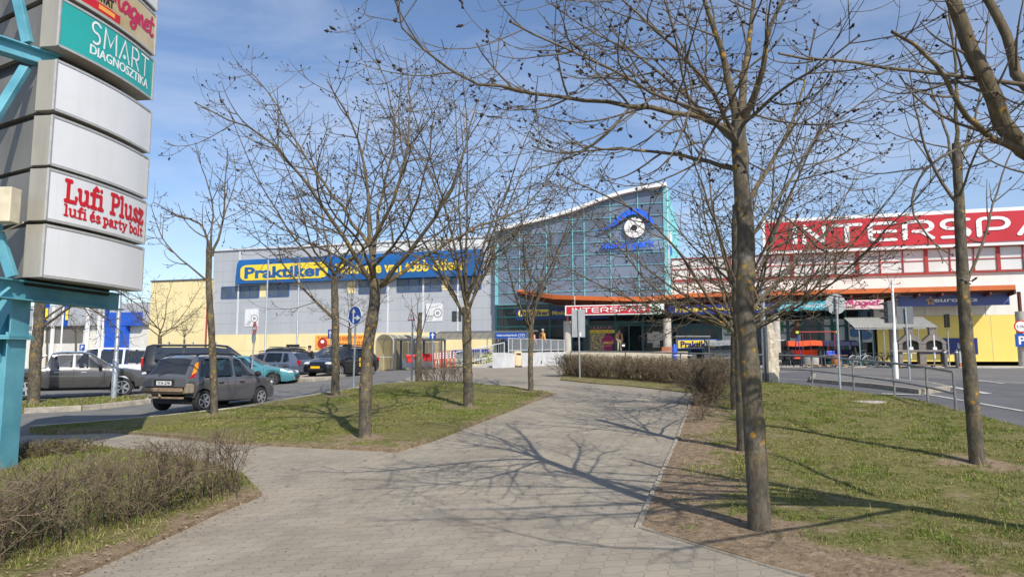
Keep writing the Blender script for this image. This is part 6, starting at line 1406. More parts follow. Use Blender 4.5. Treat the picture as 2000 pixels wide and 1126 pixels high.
# blue straight-or-right sign
p = G(690, 760); z = at(696, 616, p.y).z; n = Vector((-.55, -.83, 0)).normalized()
r = thing('road_sign', p, 'round blue straight or right arrow sign on a leaning pole', 'road sign'); ln = at(695, 616, p.y).x-p.x
pole(r, p, z+.25, .03, lean=ln); c = Vector((p.x+ln, p.y, z))+n*.04; R_ = (at(696, 598, p.y).z-at(696, 634, p.y).z)/2; fc = disc(r, 'sign_face', c, n, R_, M_sblue)
a = Vector((-n.y, n.x, 0)); mb = MB(); q = R_
mb.add([c+a*x*q+UP*y*q+n*.005 for x, y in ((-.32, -.78), (-.12, -.78), (-.12, .35), (-.32, .35))], [(0, 1, 2, 3)]); mb.add([c+a*x*q+UP*y*q+n*.006 for x, y in ((-.55, .3), (.11, .3), (-.22, .85))], [(0, 1, 2)])
mb.add([c+a*x*q+UP*y*q+n*.006 for x, y in ((-.12, -.35), (.35, -.35), (.35, -.17), (-.12, -.17))], [(0, 1, 2, 3)]); mb.add([c+a*x*q+UP*y*q+n*.006 for x, y in ((.3, -.55), (.85, -.26), (.3, .05))], [(0, 1, 2)])
mb.build('arrow', M_white, fc)
mb = MB(); ra_ = [c+(a*cos(t)+UP*sin(t))*R_+n*.004 for t in np.linspace(0, 2*pi, 29)[:-1]]; mb.tube(ra_, .012, 6, closed=True); mb.build('rim', M_white, fc)
# triangular warning sign
p = G(804, 745); r = thing('road_sign', p, 'faded triangular warning sign beside the small pruned ash', 'road sign'); zt, zb_ = at(803, 602, p.y).z, at(803, 626, p.y).z; pole(r, p, zb_+.3, .035)
n = Vector((-.75, -.66, 0)).normalized(); a = Vector((-n.y, n.x, 0)); c = Vector((p.x, p.y, zb_))+n*.05; hh = zt-zb_
mb = MB(); mb.prism([c-a*hh*.57, c+a*hh*.57, c+UP*hh], n*.012); f = mb.build('sign_face', mat('faded_red', (.42, .16, .15), .5), r)
mb = MB(); mb.prism([c-a*hh*.40+UP*hh*.09+n*.013, c+a*hh*.40+UP*hh*.09+n*.013, c+UP*hh*.80+n*.013], n*.003); mb.build('inner_triangle', M_plate, f)
mb = MB(); mb.obox(c+UP*hh*.43+n*.018, a*hh*.035, UP*hh*.13, n*.002); mb.obox(c+UP*hh*.20+n*.018, a*hh*.035, UP*hh*.035, n*.002); mb.build('exclamation_mark', M_black, f)
# no entry
p = at(490, 720, 30); p.z = terr(p.x, p.y); r = thing('road_sign', p, 'red no entry sign above a round sign back in the car park', 'road sign'); z = at(496, 641, p.y).z; pole(r, p, z, .035, lean=.12)
n = Vector((-.80, -.6, 0)).normalized(); a = Vector((-n.y, n.x, 0)); c = Vector((p.x+.14, p.y, z))+n*.05; R_ = .30; f = disc(r, 'sign_face', c, n, R_, M_sred); mb = MB(); mb.obox(c+n*.004, a*R_*.72, UP*R_*.17, n*.003); mb.build('white_bar', M_white, f)
disc(r, 'sign_back', Vector((p.x+.0, p.y+.02, at(488, 658, p.y).z))-n*.06, n, .30, M_sback)
def square_sign(label, px, py0, py1, pyb, Y, w_, n, kind='up'):
    p = at(px, pyb, Y); p.z = terr(p.x, p.y); r = thing('road_sign', p, label, 'road sign'); z0, z1 = at(px, py1, Y).z, at(px, py0, Y).z; pole(r, p, z1-.05, .03)
    n = Vector(n).normalized(); a = Vector((-n.y, n.x, 0)); c = Vector((p.x, p.y, (z0+z1)/2))+n*.05; h = (z1-z0)/2; mb = MB(); mb.obox(c, a*w_/2, UP*h, n*.008); f = mb.build('sign_face', M_sblue, r, bevel=.004)
    mb = MB(); c = c+n*.01
    if kind == 'up': mb.add([c+a*x*w_+UP*y*h for x, y in ((-.1, -.8), (.1, -.8), (.1, .1), (-.1, .1))], [(0, 1, 2, 3)]); mb.add([c+a*x*w_+UP*y*h+n*.001 for x, y in ((-.32, .05), (.32, .05), (0, .82))], [(0, 1, 2)])
    else: text_on(mb, 'P', lambda u, v, d: c+a*w_*(.44*u-.22)+UP*h*(1.3*v-.65)+n*d, bold=.02)
    mb.build('arrow' if kind == 'up' else 'lettering', M_white, f)
square_sign('square blue one way sign in front of the black trolley shelter', 845, 648, 662, 708, 44, .45, (-.3, -.95, 0))
square_sign('square blue one way sign half hidden by the ash trunk', 645, 643, 660, 700, 42, .45, (-.6, -.8, 0))
square_sign('small blue parking sign by the far white panels', 160, 672, 684, 700, 50, .42, (-.1, -1, 0), 'P')
# round sign back, right
p = G(1641, 767); r = thing('road_sign', p, 'round sign seen from behind by the steel handrail', 'road sign'); z = at(1634, 593, p.y).z; pole(r, p, at(1634, 576, p.y).z, .032, lean=at(1634, 593, p.y).x-p.x)
cx = at(1634, 593, p.y); R_ = at(1654, 593, p.y).x-cx.x; n = Vector((-.05, -1, 0)); disc(r, 'sign_back', cx+Vector((0, .06, 0)), n, R_, M_sback)
mb = MB()
for dz in (-.13, .15): mb.box(cx.x-.05, cx.x+.05, cx.y-.045, cx.y+.05, cx.z+dz-.015, cx.z+dz+.015)
mb.build('clamp', M_steel, r)
# rectangular back in the hedge
p = at(1133, 745, 25.5); p.z = terr(p.x, p.y); r = thing('road_sign', p, 'grey rectangular sign back on a post in the hedge', 'road sign'); z0, z1 = at(1130, 658, p.y).z, at(1130, 604, p.y).z; x0, x1 = at(1117, 640, p.y).x, at(1143, 640, p.y).x; pole(r, p, z1, .03, lean=-.04)
mb = MB(); mb.box(x0, x1, p.y+.04, p.y+.055, z0, z1); mb.build('sign_back', M_sback, r, bevel=.004); mb = MB(); mb.box(x0+.28, x0+.35, p.y+.03, p.y+.039, z0+.03, z0+.17); mb.build('sticker', M_plate, r)
# traffic light on a white mast
p = G(1751, 738); r = thing('traffic_light', p, 'white traffic light mast with black signal head facing left', 'traffic light')
zt = at(1741, 545, p.y).z; xt = at(1742, 545, p.y).x; mb = MB(); zm = p.z+(zt-p.z)*.35; mb.tube([(p.x, p.y, p.z-.1), (p.x+(xt-p.x)*.35, p.y, zm), (p.x+(xt-p.x)*.36, p.y, zm+.05), (xt, p.y, zt)], [.075, .075, .05, .045], 12); mb.build('mast', M_white, r, smooth=True)
z0, z1 = at(1733, 630, p.y).z, at(1733, 588, p.y).z; xa, xb = at(1730.5, 610, p.y).x, at(1741, 610, p.y).x
mb = MB(); mb.box(xa, xb, p.y-.12, p.y+.16, z0, z1); hd = mb.build('signal_head', M_dsteel, r, bevel=.01)
for k in range(3):
    zc_ = z0+(z1-z0)*(k+.5)/3; mb = MB(); h2 = (z1-z0)/6*.75; mb.prism([(xa, p.y-.1, zc_+h2), (xa-.19, p.y-.1, zc_+h2*.55), (xa-.17, p.y-.1, zc_+h2*.3), (xa, p.y-.1, zc_-.0)], (0, .24, 0)); mb.build('visor', M_black, hd)
p = G(1777, 737); r = thing('road_sign', p, 'dark rectangular sign back beside the traffic light', 'road sign'); pole(r, p, at(1768, 601, p.y).z, .032, lean=at(1768, 600, p.y).x-p.x); c = at(1769, 615, p.y)
mb = MB(); w2 = at(1785, 615, p.y).x-c.x; h2 = at(1769, 598, p.y).z-c.z; mb.box(c.x-w2, c.x+w2, p.y+.05, p.y+.07, c.z-h2, c.z+h2); mb.build('sign_back', mat('dark_sign_back', (.12, .13, .14), .5), r, bevel=.004)
p = G(1855, 713); r = thing('road_sign', p, 'thin sign seen edge on before the yellow wall', 'road sign'); zt = at(1852, 613, p.y).z; pole(r, p, zt, .04); mb = MB(); mb.box(p.x-.03, p.x+.03, p.y-.3, p.y+.3, zt-.95, zt); mb.build('sign_face', M_dsteel, r)
s = S(1994, 3.9); r = thing('height_limit_sign', FW(s, 3.9, ZG+1), 'round 2.15 metre limit sign above a blue parking plate', 'road sign', rz=-FA); zc_ = Z(1993, 637, 3.95)
f = disc(r, 'sign_face', FW(s, 3.95, zc_), FN, .42, M_sred); disc(r, 'inner_disc', FW(s, 3.96, zc_), FN, .34, M_plate); mb = MB(); text_on(mb, '2.15m', rect_fn(FW(s-.27, 3.965, zc_-.09), FU*.54, UP*.18, FN), bold=.01); mb.build('lettering', M_black, r)
mb = MB(FM); mb.box(s-.4, s+.4, -3.95, -3.93, zc_-1.35, zc_-.5); pf_ = mb.build('parking_plate', M_sblue, r); mb = MB(); text_on(mb, 'P', rect_fn(FW(s-.2, 3.955, zc_-1.2), FU*.4, UP*.55, FN), bold=.02); mb.build('lettering', M_white, r)
mb = MB(FM); mb.box(s-.03, s+.03, -3.92, -3.66, zc_-.03, zc_+.03); mb.box(s-.03, s+.03, -3.92, -3.66, zc_-.93, zc_-.9); mb.build('bracket', M_steel, r)
# lamp posts
def lamp(label, px, pyt, pyb, Y, r0, arm=0):
    p = at(px, pyb, Y) if Y else G(px, pyb)
    p.z = terr(p.x, p.y); r = thing('lamp_post', p, label, 'lamp post'); zt = at(px, pyt, p.y).z; mb = MB(); mb.tube([(p.x, p.y, p.z-.1), (p.x, p.y, p.z+1.4), (p.x, p.y, p.z+1.45), (p.x, p.y, zt)], [r0, r0, r0*.75, r0*.6], 12); mb.build('pole', M_steel, r, smooth=True)
    mb = MB(); sd_ = -1 if arm else 1; mb.tube([(p.x, p.y, zt-.02), (p.x+.3*sd_, p.y, zt+.1), (p.x+.75*sd_, p.y, zt+.12)], .03, 8); mb.ell((p.x+.95*sd_, p.y, zt+.1), .35, .14, .07); mb.build('lamp_head', M_dsteel, r, smooth=True)
lamp('galvanised lamp post on the grass strip before the pickup', 222, 400, 778, None, .10, 1)
lamp('lamp post on the kerbed island left of the black taxi', 578, 480, 731, None, .085)
lamp('far lamp post against the grey store wall', 517, 500, 700, 52, .10)
# flags
for lb, px, Y in (('flagpole with blue and yellow flag behind the sign tower', 78, 54), ('flagpole with hanging blue yellow flag left of gate', 118, 54), ('bare white flagpole left of the blue portal', 170, 54), ('white flagpole with blue flag near the blue portal', 198, 54)):
    p = at(px, 690, Y); p.z = terr(p.x, p.y); r = thing('flagpole', p, lb, 'flagpole', 'flagpoles'); pole(r, p, at(px, 560, Y).z, .06, M_white)
    if 'bare' not in lb:
        z1, z0 = at(px, 590, Y).z, at(px, 636 if px < 150 else 618, Y).z; mb = MB(); P = [[(p.x+.08+.5*i/6*(1-.3*j/5), p.y+.07*sin(i*1.8), z1+(z0-z1)*j/5-.1*i/6) for j in range(6)] for i in range(7)]; mb.grid(P); fl = mb.build('flag', M_sblue, r, smooth=True)
        if px < 150: mb = MB(); mb.grid([[(p.x+.2+.2*i/3, p.y+.07*sin((1.6+i*.8)*1.8)-.03, z1+(z0-z1)*(.25+.5*j/4)) for j in range(5)] for i in range(4)]); mb.build('flag_emblem', M_yel, fl)
# steel handrail beside the right lawn
hp = [(1868, 812), (1813, 795), (1748, 780), (1668, 766), (1587, 752), (1500, 747), (1425, 744), (1330, 737), (1222, 728), (1115, 724)]
hpt = [G(*q) for q in hp]; r = thing('handrail', hpt[3], 'long double steel handrail along the road bend at the right', 'handrail')
mb = MB()
for zh_ in (.93, .47): mb.tube([Vector(q)+UP*zh_ for q in rs(hpt, 40)], .03 if zh_ > .6 else .024, 8)
mb.build('rail', mat('rail_steel', (.24, .235, .22), .4, .2, 6, metal=.4), r, smooth=True)
for q, pnt in enumerate(hpt):
    mb = MB(); top_ = pnt+UP*.93
    if q == 0: top_ = top_+Vector((-.03, -.03, 0))
    mb.tube([pnt-UP*.15, top_], .027, 8); mb.build('post', MATS['rail_steel'], r, smooth=True)
# ------------------------------------------------------------------ people
def skin_mesh(name, vs, es, rad, m, parent, M, root=0, sub=1):
    me = bpy.data.meshes.new(name); me.from_pydata([tuple(v) for v in vs], es, []); o = bpy.data.objects.new(name, me); COL.objects.link(o)
    o.modifiers.new('skin', 'SKIN'); sb = o.modifiers.new('sub', 'SUBSURF'); sb.levels = sub; sb.render_levels = sub
    for i, r in enumerate(rad):
        d = me.skin_vertices[0].data[i]; d.radius = (r, r) if not isinstance(r, tuple) else r; d.use_root = (i == root)
    dg = bpy.context.evaluated_depsgraph_get(); dg.update(); m2 = bpy.data.meshes.new_from_object(o.evaluated_get(dg)); bpy.data.objects.remove(o); bpy.data.meshes.remove(me)
    m2.name = name; m2.materials.clear(); m2.materials.append(m); m2.transform(M)
    m2.polygons.foreach_set('use_smooth', [True]*len(m2.polygons))
    o = bpy.data.objects.new(name, m2); COL.objects.link(o); o.parent = parent; FR[o.name] = frame(parent); return o
def person(label, pos, rz, jacket, trousers, hairm, stride=.0, h=1.75, shoes=None, bend=0.0, cap=False, arms=(.1, .1), hood=None):
    """faces local -Y"""
    r = thing('person', pos, label, 'person', None, rz); k = h/1.75; V = []; E = []; R_ = []
    def v(x, y, z, rad, par=None):
        V.append((x*k, (y-bend*max(0, z-.95)*.6)*k, z*k)); R_.append(rad*k)
        if par is not None: E.append((par, len(V)-1))
        return len(V)-1
    pel = v(0, 0, .96, .115); sp = v(0, .01, 1.16, .11, pel); ch = v(0, .01, 1.36, .125, sp); nk = v(0, .0, 1.50, .052, ch); hb = v(0, -.015, 1.575, .070, nk); hm = v(0, -.02, 1.66, .092, hb); v(0, -.01, 1.735, .062, hm); v(0, -.108, 1.645, .014, hm)
    v(.088, 0, 1.645, .016, hm); v(-.088, 0, 1.645, .016, hm)
    for s, st, a in ((1, stride, arms[0]), (-1, -stride, arms[1])):
        hp_ = v(s*.095, 0, .90, .085, pel); kn = v(s*.105, -st*.55-.015, .50, .056, hp_); an = v(s*.105, -st+.02, .09, .038, kn); v(s*.12, -st-.13, .035, .036, an)
        sh = v(s*.185, .015, 1.40, .055, ch); el = v(s*.235, .05, 1.12, .043, sh); wr = v(s*.235, -.03-a, .90, .028, el); pm = v(s*.232, -.05-a*1.1, .835, .030, wr)
        for q, (dy, ln) in enumerate(((-.032, .075), (-.011, .085), (.010, .08), (.030, .062))):
            f1 = v(s*.230, -.052-a*1.1+dy, .795, .0095, pm); v(s*.222, -.060-a*1.1+dy, .795-ln, .008, f1)
        t = v(s*.215, -.09-a*1.1, .83, .011, pm); v(s*.205, -.105-a*1.1, .785, .009, t)
    M = Matrix.Identity(4)
    skin_mesh('body', V, E, R_, M_skin, r, M)
    def sub_(name, idx_pred, m, grow):
        ids = [i for i in range(len(V)) if idx_pred(i)]; mp = {a: b for b, a in enumerate(ids)}
        skin_mesh(name, [V[i] for i in ids], [(mp[a], mp[b]) for a, b in E if a in mp and b in mp], [R_[i]+grow*k for i in ids], m, r, M)
    npre = 10; per = 4+4+8+2
    leg = {npre+q*per+i for q in (0, 1) for i in (0, 1, 2)}; arm = {npre+q*per+i for q in (0, 1) for i in (4, 5, 6)}; foot = {npre+q*per+i for q in (0, 1) for i in (2, 3)}
    sub_('trousers', lambda i: i == 0 or i in leg, trousers, .022)
    sub_('jacket', lambda i: i in (0, 1, 2) or i in arm, jacket, .034)
    for q in (0, 1):
        ids = [npre+q*per+2, npre+q*per+3]; skin_mesh('shoe', [V[ids[0]], V[ids[1]]], [(0, 1)], [.05*k, .045*k], shoes or M_black, r, M)
    mb = MB(); hz = V[hm]; mb.ell((hz[0], hz[1]+.018, hz[2]+.028), .104*k, .108*k, .105*k, 14, 8); mb.v = [p if p[2] > hz[2]-.035 or p[1] > hz[1]+.03 else (p[0]*.8, max(p[1], hz[1]-.05), hz[2]+.03) for p in mb.v]
    F0 = FR[r.name]; mb.v = [tuple(F0 @ Vector(p)) for p in mb.v]; ho = mb.build('cap' if cap else 'hair', hairm, r, smooth=True)
    mb = MB(F0)
    for s in (1, -1): mb.ell((hz[0]+s*.034, hz[1]-.086*k, hz[2]+.012), .013, .008, .008, 8, 5)
    mb.build('eyes', M_black, r); mb = MB(F0); mb.ell((hz[0], hz[1]-.084*k, hz[2]-.055), .026, .008, .007, 8, 5); mb.build('mouth', mat('lips', (.30, .10, .08), .5), r)
    return r, F0, k
M_tan = mat('tan_jacket', (.46, .25, .11), .8, .15); M_khaki = mat('khaki_trousers', (.34, .30, .22), .85, .15); M_orj = mat('orange_jacket', (.72, .36, .11), .75, .12); M_jean = mat('dark_trousers', (.03, .035, .05), .85, .2)
M_pink = mat('pink_jacket', (.70, .25, .26), .75, .1); M_gry = mat('grey_coat', (.10, .10, .11), .85, .2); M_bcoat = mat('blue_coat', (.03, .08, .20), .8, .2); M_wine = mat('wine_trousers', (.25, .02, .04), .8, .15); M_blk = mat('black_cloth', (.018, .018, .02), .85, .3)
M_greyhair = mat('grey_hair', (.35, .33, .31), .8, .15)
p = at(1210, 687, 54); r, F0, k = person('man in tan jacket and cap standing at the entrance with a black bag', (p.x, p.y, TERR), .25, M_tan, M_khaki, M_blk, .04, 1.78, cap=True, arms=(.04, .10))
mb = MB(F0); mb.box(-.05, .05, -.062, -.165+.06, 1.0, 1.36); 
mb = MB(F0); mb.add([(-.085, -.155, 1.0), (.085, -.155, 1.0), (.075, -.165, 1.42), (-.075, -.165, 1.42)], [(0, 1, 2, 3)]); mb.build('shirt', M_blk, r)
bp = F0 @ Vector((.25, -.10, .36)); b = thing('shopping_bag', bp, 'black bag with white print held by the man in tan jacket', 'bag', None, .25)
mb = MB(frame(b)); mb.prism([(-.16, -.09, 0), (.16, -.09, 0), (.19, -.08, .34), (-.19, -.08, .34)], (0, .17, 0)); bb = mb.build('bag_body', M_blk, b, bevel=.02)
mb = MB(frame(b)); mb.tube([(-.1, 0, .33), (-.06, 0, .43), (0, 0, .46), (.06, 0, .43), (.1, 0, .33)], .01, 6); mb.build('handle', M_blk, b); mb = MB(frame(b)); mb.obox((0, -.092, .15), (.12, 0, 0), (0, .003, 0), (0, 0, .06)); mb.build('print', M_white, bb)
def on_ramp(px, off=1.2):
    d = ray(px, 680); n = RAMP_N; p0 = RAMP_B+n*(.3+off); t = ((p0.x*n.x+p0.y*n.y))/(d.x*n.x+d.y*n.y); q = Vector((d.x*t, d.y*t, 0)); u = (q-Vector((RAMP_B.x, RAMP_B.y, 0))).dot(RAMP_D); q.z = 1.16+(TERR-1.16)*min(1, max(0, u/RAMP_L)); return q
r, F0, k = person('person in orange jacket with dark back panel walking up the ramp', on_ramp(1060, 1.0), pi-.9, M_orj, M_jean, M_greyhair, .16, 1.76)
mb = MB(F0); P = [[(x*.10, .165-.02*x*x, z) for x in (-1, -.5, 0, .5, 1)] for z in (1.2, 1.3, 1.42)]; mb.grid(P); mb.build('back_panel', mat('violet_panel', (.04, .02, .08), .8), r)
person('person in pink jacket half hidden by the slender ash trunk', on_ramp(1041, 1.6), pi-.9, M_pink, M_jean, M_hair, .14, 1.66)
pa = FW(S(983), 1.6, TERR); person('person in grey coat below the cycle shelter roof', (pa.x, pa.y, TERR-.05), 2.6, M_gry, M_jean, M_hair, .1, 1.7, bend=.3)
pa = FW(S(996), 1.5, TERR); person('person in blue coat next to the grey coated person', (pa.x, pa.y, TERR-.05), 2.2, M_bcoat, M_jean, M_greyhair, .1, 1.7)
p = at(604, 705, 39); p.z = terr(p.x, p.y)-.1; person('woman in black jacket and wine red trousers between parked cars', p, -.5, M_blk, M_wine, M_hair, .05, 1.70, arms=(.2, .12))

# ------------------------------------------------------------------ forecourt: bin, shelters, trolleys, bollards, railings
p = G(1011, 716); p.y -= .75; p.z = terr(p.x, p.y)-.02; r = thing('litter_bin', p, 'cream concrete litter bin beside the white ramp wall', 'litter bin'); M_cream = mat('cream_concrete', (.66, .52, .33), .7, .06, 6)
mb = MB(); mb.lathe([(.26, .10), (.275, .14), (.275, .80), (.265, .90), (.22, .95), (.05, .97)], p, 24); mb.build('body', M_cream, r, smooth=True)
mb = MB(); mb.lathe([(.24, -.02), (.27, .06), (.26, .10)], p, 24); mb.build('base', M_trim, r); mb = MB(); mb.obox(p+Vector((.06, -.262, .80)), (.13, 0, 0), (0, .02, 0), (0, 0, .055)); mb.build('opening', M_black, r, bevel=.01)
def railing(label, pts, h, bars, post=None, m=None):
    r = thing('railing', pts[0], label, 'railing'); m = m or M_steel; mb = MB()
    for f in (1, .15): mb.tube([Vector(q)+UP*h*f for q in pts], .03, 8)
    for a, b in zip(pts[:-1], pts[1:]):
        n = max(1, int((Vector(b)-Vector(a)).length/bars))
        for i in range(n): q = Vector(a)+(Vector(b)-Vector(a))*(i+.5)/n; mb.tube([q+UP*h*.15, q+UP*h], .010, 5, cap=False)
    mb.build('rail', m, r, smooth=True)
    for q in pts: mb = MB(); mb.tube([Vector(q)-UP*.1, Vector(q)+UP*h], .03, 8); mb.build('post', m, r, smooth=True)
    return r
M_prail = mat('pale_railing', (.55, .58, .60), .45, .08, 8, metal=.3)
def rampt(u, off, dz=0): q = RAMP_B+RAMP_D*u+RAMP_N*off; return Vector((q.x, q.y, RAMP_Z+.0+.22*(u/RAMP_L)+dz))
railing('pale barred railing on top of the white ramp wall', [rampt(RAMP_L*f, .15) for f in (.12, .28, .44, .6, .75, .88, 1)], .85, .16, m=M_prail)
g1, g2 = G(890, 716), at(985, 690, 46.5); g2.z = rampt(1.0, 3.2).z-.2
railing('grey railing sloping down beside the cycle shelter', [g1+(g2-g1)*f for f in (0, .25, .5, .75, 1)], .95, .16, m=M_prail)
h1, h2 = at(870, 700, 47), FW(S(972), 2.2, 0); h1.z = terr(h1.x, h1.y); h2.z = ZG+.3
railing('long low railing behind the blue shopping trolleys', [h1+(h2-h1)*f for f in (0, .33, .66, 1)], 1.05, .2)
# cycle shelter with arched roof
a0_, a1_ = at(842, 700, 50.5), at(1033, 700, 48.2); a0_.z = terr(a0_.x, a0_.y); a1_.z = ZG; r = thing('cycle_shelter', a1_, 'long arched translucent cycle shelter with blue sign', 'shelter'); ax = Vector((a1_.x-a0_.x, a1_.y-a0_.y, 0)); Ls = ax.length; ax.normalize(); ay = Vector((-ax.y, ax.x, 0))
zt = at(940, 643, 49).z; zlow = at(940, 660, 49).z; M_poly = mat('smoked_polycarbonate', (.10, .10, .095), .3, .12, 1.5, alpha=.8)
def shp(u, v): return Vector((a0_.x, a0_.y, 0))+ax*u+ay*(2.4*v)+UP*(zlow+(zt-zlow)*sin(min(1, (v*.62+.0)/.62)*pi*.62))
rows = [[shp(Ls*i/12, j/8) for j in range(9)] for i in range(13)]; mb = MB(); mb.grid(rows); mb.build('roof', M_poly, r, smooth=True)
mb = MB()
for i in range(0, 13): mb.tube([shp(Ls*i/12, j/8)-UP*.03 for j in range(9)], .03, 5)
for j in (0, 4, 8): mb.tube([shp(0, j/8)-UP*.03, shp(Ls, j/8)-UP*.03], .03, 5)
mb.build('roof_frame', M_steel, r)
for i in (1, 4, 7, 10, 12): q = shp(Ls*i/12, .02); mb = MB(); mb.tube([(q.x, q.y, terr(q.x, q.y)-.1), q], .04, 8); mb.build('post', M_steel, r, smooth=True)
c0 = shp(Ls*.66, -.01)+UP*.02; mb = MB(); mb.obox(c0+ax*Ls*.16+UP*.18, ax*Ls*.155, ay*.01, UP*.20); sg_ = mb.build('sign', M_sblue, r); mb = MB(); text_on(mb, 'Fedett ker\u00e9kp\u00e1rt\u00e1rol\u00f3', rect_fn(c0+ax*Ls*.025-ay*.012+UP*.08, ax*Ls*.2, UP*.19, -ay), bold=.01); mb.build('lettering', M_white, sg_)
cc = c0+ax*Ls*.27-ay*.013+UP*.17
mb = MB()
for dx in (-.14, .14): mb.tube([cc+ax*(dx+.10*cos(t))+UP*(-.02+.10*sin(t)) for t in np.linspace(0, 2*pi, 13)[:-1]], .012, 4, closed=True)
mb.tube([cc-ax*.14, cc-ax*.03+UP*.1, cc+ax*.1+UP*.1, cc+ax*.14], .01, 4); mb.build('bicycle_symbol', M_white, sg_)
# barrel vaulted trolley shelters and the black frame
M_poly2 = mat('amber_polycarbonate', (.34, .29, .17), .2, .12, 2, alpha=.8)
for lb, px0, px1, Y, pyt in (('arched amber trolley shelter left of the black frame', 733, 768, 49, 652), ('second arched trolley shelter behind the black frame', 772, 812, 52, 653)):
    c0, c1 = at(px0, 707, Y), at(px1, 707, Y); z0 = terr(c0.x, c0.y)-.1; R_ = (c1.x-c0.x)/2; cx = (c0.x+c1.x)/2; zt = at(px0, pyt, Y).z; r = thing('trolley_shelter', (cx, Y, z0), lb, 'shelter', 'trolley shelters')
    prof = [(-R_, z0)]+[(R_*cos(t), zt-R_+R_*sin(t)) for t in np.linspace(pi, 0, 13)]+[(R_, z0)]
    mb = MB(); mb.grid([[(cx+x+y*.25, Y+y, z) for x, z in prof] for y in (0, 1.3, 2.6, 3.9)]); mb.add([(cx+x+3.9*.25, Y+3.9, z) for x, z in prof], [tuple(range(len(prof)))]); mb.build('shell', M_poly2, r, smooth=True)
    mb = MB()
    for y in (0, 1.3, 2.6, 3.9): mb.tube([(cx+x*1.01+y*.25, Y+y, z) for x, z in prof], .035, 6)
    for i in (0, 3, 7, 11, 14): mb.tube([(cx+prof[i][0]*1.01, Y, prof[i][1]), (cx+prof[i][0]*1.01+.98, Y+3.9, prof[i][1])], .02, 5)
    mb.tube([(cx-R_, Y, z0+1), (cx+R_, Y, z0+1)], .025, 5); mb.build('frame', M_prail, r)
c0, c1 = at(770, 707, 46.5), at(864, 707, 46.5); z0 = terr(c0.x, c0.y)-.1; zt = at(800, 660, 46.5).z; r = thing('trolley_shelter', (c0.x, c0.y, z0), 'flat black framed trolley shelter with low white panels', 'shelter'); mb = MB()
mb.box(c0.x, c1.x, 46.4, 48.9, zt-.14, zt); mb.build('roof', M_dsteel, r)
for x in (c0.x+.07, (c0.x*.48+c1.x*.52), c1.x-.07):
    for y in (46.47, 48.8): mb = MB(); mb.box(x-.07, x+.07, y-.07, y+.07, z0, zt-.14); mb.build('post', M_dsteel, r)
mb = MB(); mb.box(c0.x+.2, c1.x-.3, 48.7, 48.74, z0+.15, z0+.75); mb.build('low_panel', mat('pale_panel', (.68, .66, .60)), r)
mb = MB(); mb.box(c0.x+.2, c1.x-.3, 48.72, 48.75, z0+.78, zt-.2); mb.build('rear_glazing', mat('clear_panel', (.30, .29, .26), .15, alpha=.35), r)
M_wire = mat('chrome_wire', (.45, .46, .48), .3, .1, 10, metal=.8)
def trolley(label, x, y, z, rz, col, solid, group):
    r = thing('shopping_trolley', (x, y, z), label, 'trolley', group, rz); Fm = frame(r)
    if solid: mb = MB(Fm); mb.prism([(-.19, -.45, .50), (.19, -.45, .50), (.24, -.45, .98), (-.24, -.45, .98)], (0, .8, 0)); mb.build('basket', col, r, bevel=.03)
    else:
        mb = MB(Fm)
        for z_ in (.45, .58, .71, .84, .95): w_ = .24+.08*(z_-.45)/.5; mb.tube([(-w_, -.45, z_), (w_, -.45, z_), (w_, .45, z_), (-w_, .45, z_)], .006, 4, closed=True)
        for k in range(9): y_ = -.45+.9*k/8; mb.tube([(-.24, y_, .45), (-.32, y_, .95)], .005, 4); mb.tube([(.24, y_, .45), (.32, y_, .95)], .005, 4); mb.tube([(-.24, y_, .45), (.24, y_, .45)], .005, 4)
        mb.build('basket', M_wire, r)
    mb = MB(Fm); mb.tube([(-.30, -.47, 1.0), (.30, -.47, 1.0)], .022, 8); mb.box(-.3, .3, -.5, -.44, .86, .98); mb.build('handle', col, r)
    mb = MB(Fm)
    for s in (-.26, .26): mb.tube([(s, -.45, .95), (s, -.38, .2), (s, .42, .14)], .014, 5)
    mb.build('frame', M_wire, r)
    for s in (-.26, .26):
        for y_ in (-.36, .42): mb = MB(Fm); mb.lathe([(.06, -.015), (.06, .015)], (s, y_, .06), 12, (1, 0, 0)); mb.build('wheel', M_rubber, r)
    return r
M_tb = mat('trolley_blue', (.02, .05, .40), .4, .1); M_tr = mat('trolley_red', (.60, .02, .02), .4, .1)
tr = trolley('blue handled trolley nested in the trolley row', 0, 0, 0, 0, M_tb, False, 'nested blue trolleys behind the railing')
for i in range(13):
    q = at(876+5.2*i, 700, 48.6-.03*i); o = tr if i == 0 else copy_tree(tr); o.location = (q.x, q.y, terr(q.x, q.y)+.12); o.rotation_euler = (0, 0, 1.2)
for lb, px, rz in (('red plastic trolley left under the black shelter frame', 800, .3), ('red plastic trolley right under the black shelter frame', 838, -.3)): q = at(px, 704, 45.5); trolley(lb, q.x, q.y, terr(q.x, q.y)-.1, rz, M_tr, True, 'red trolleys by the black shelter')
q = at(1352, 705, 47)
M_bol = mat('flexible_orange', (.65, .09, .04), .5, .1)
b0_ = None
for i, (px, py) in enumerate(((849, 706), (854.5, 708.5), (859.5, 710), (865.5, 712), (872, 714.5), (879, 717), (886, 718))):
    q = at(px, 706, 46.5-.8*i); q.z = terr(q.x, q.y)-.03
    if b0_ is None:
        b0_ = thing('bollard', q, 'orange flexible bollard with white bands beside the trolley railing', 'bollard', 'row of orange bollards')
        mb = MB(); mb.lathe([(.10, 0), (.10, .02), (.05, .04), (.045, 1.0), (.03, 1.03)], q, 12); mb.build('post', M_bol, b0_, smooth=True)
        for z in (.62, .76, .90): mb = MB(); mb.lathe([(.049, z), (.048, z+.075)], q, 12); mb.build('white_band', M_white, b0_)
        o = b0_
    else: o = copy_tree(b0_)
    o.location = q
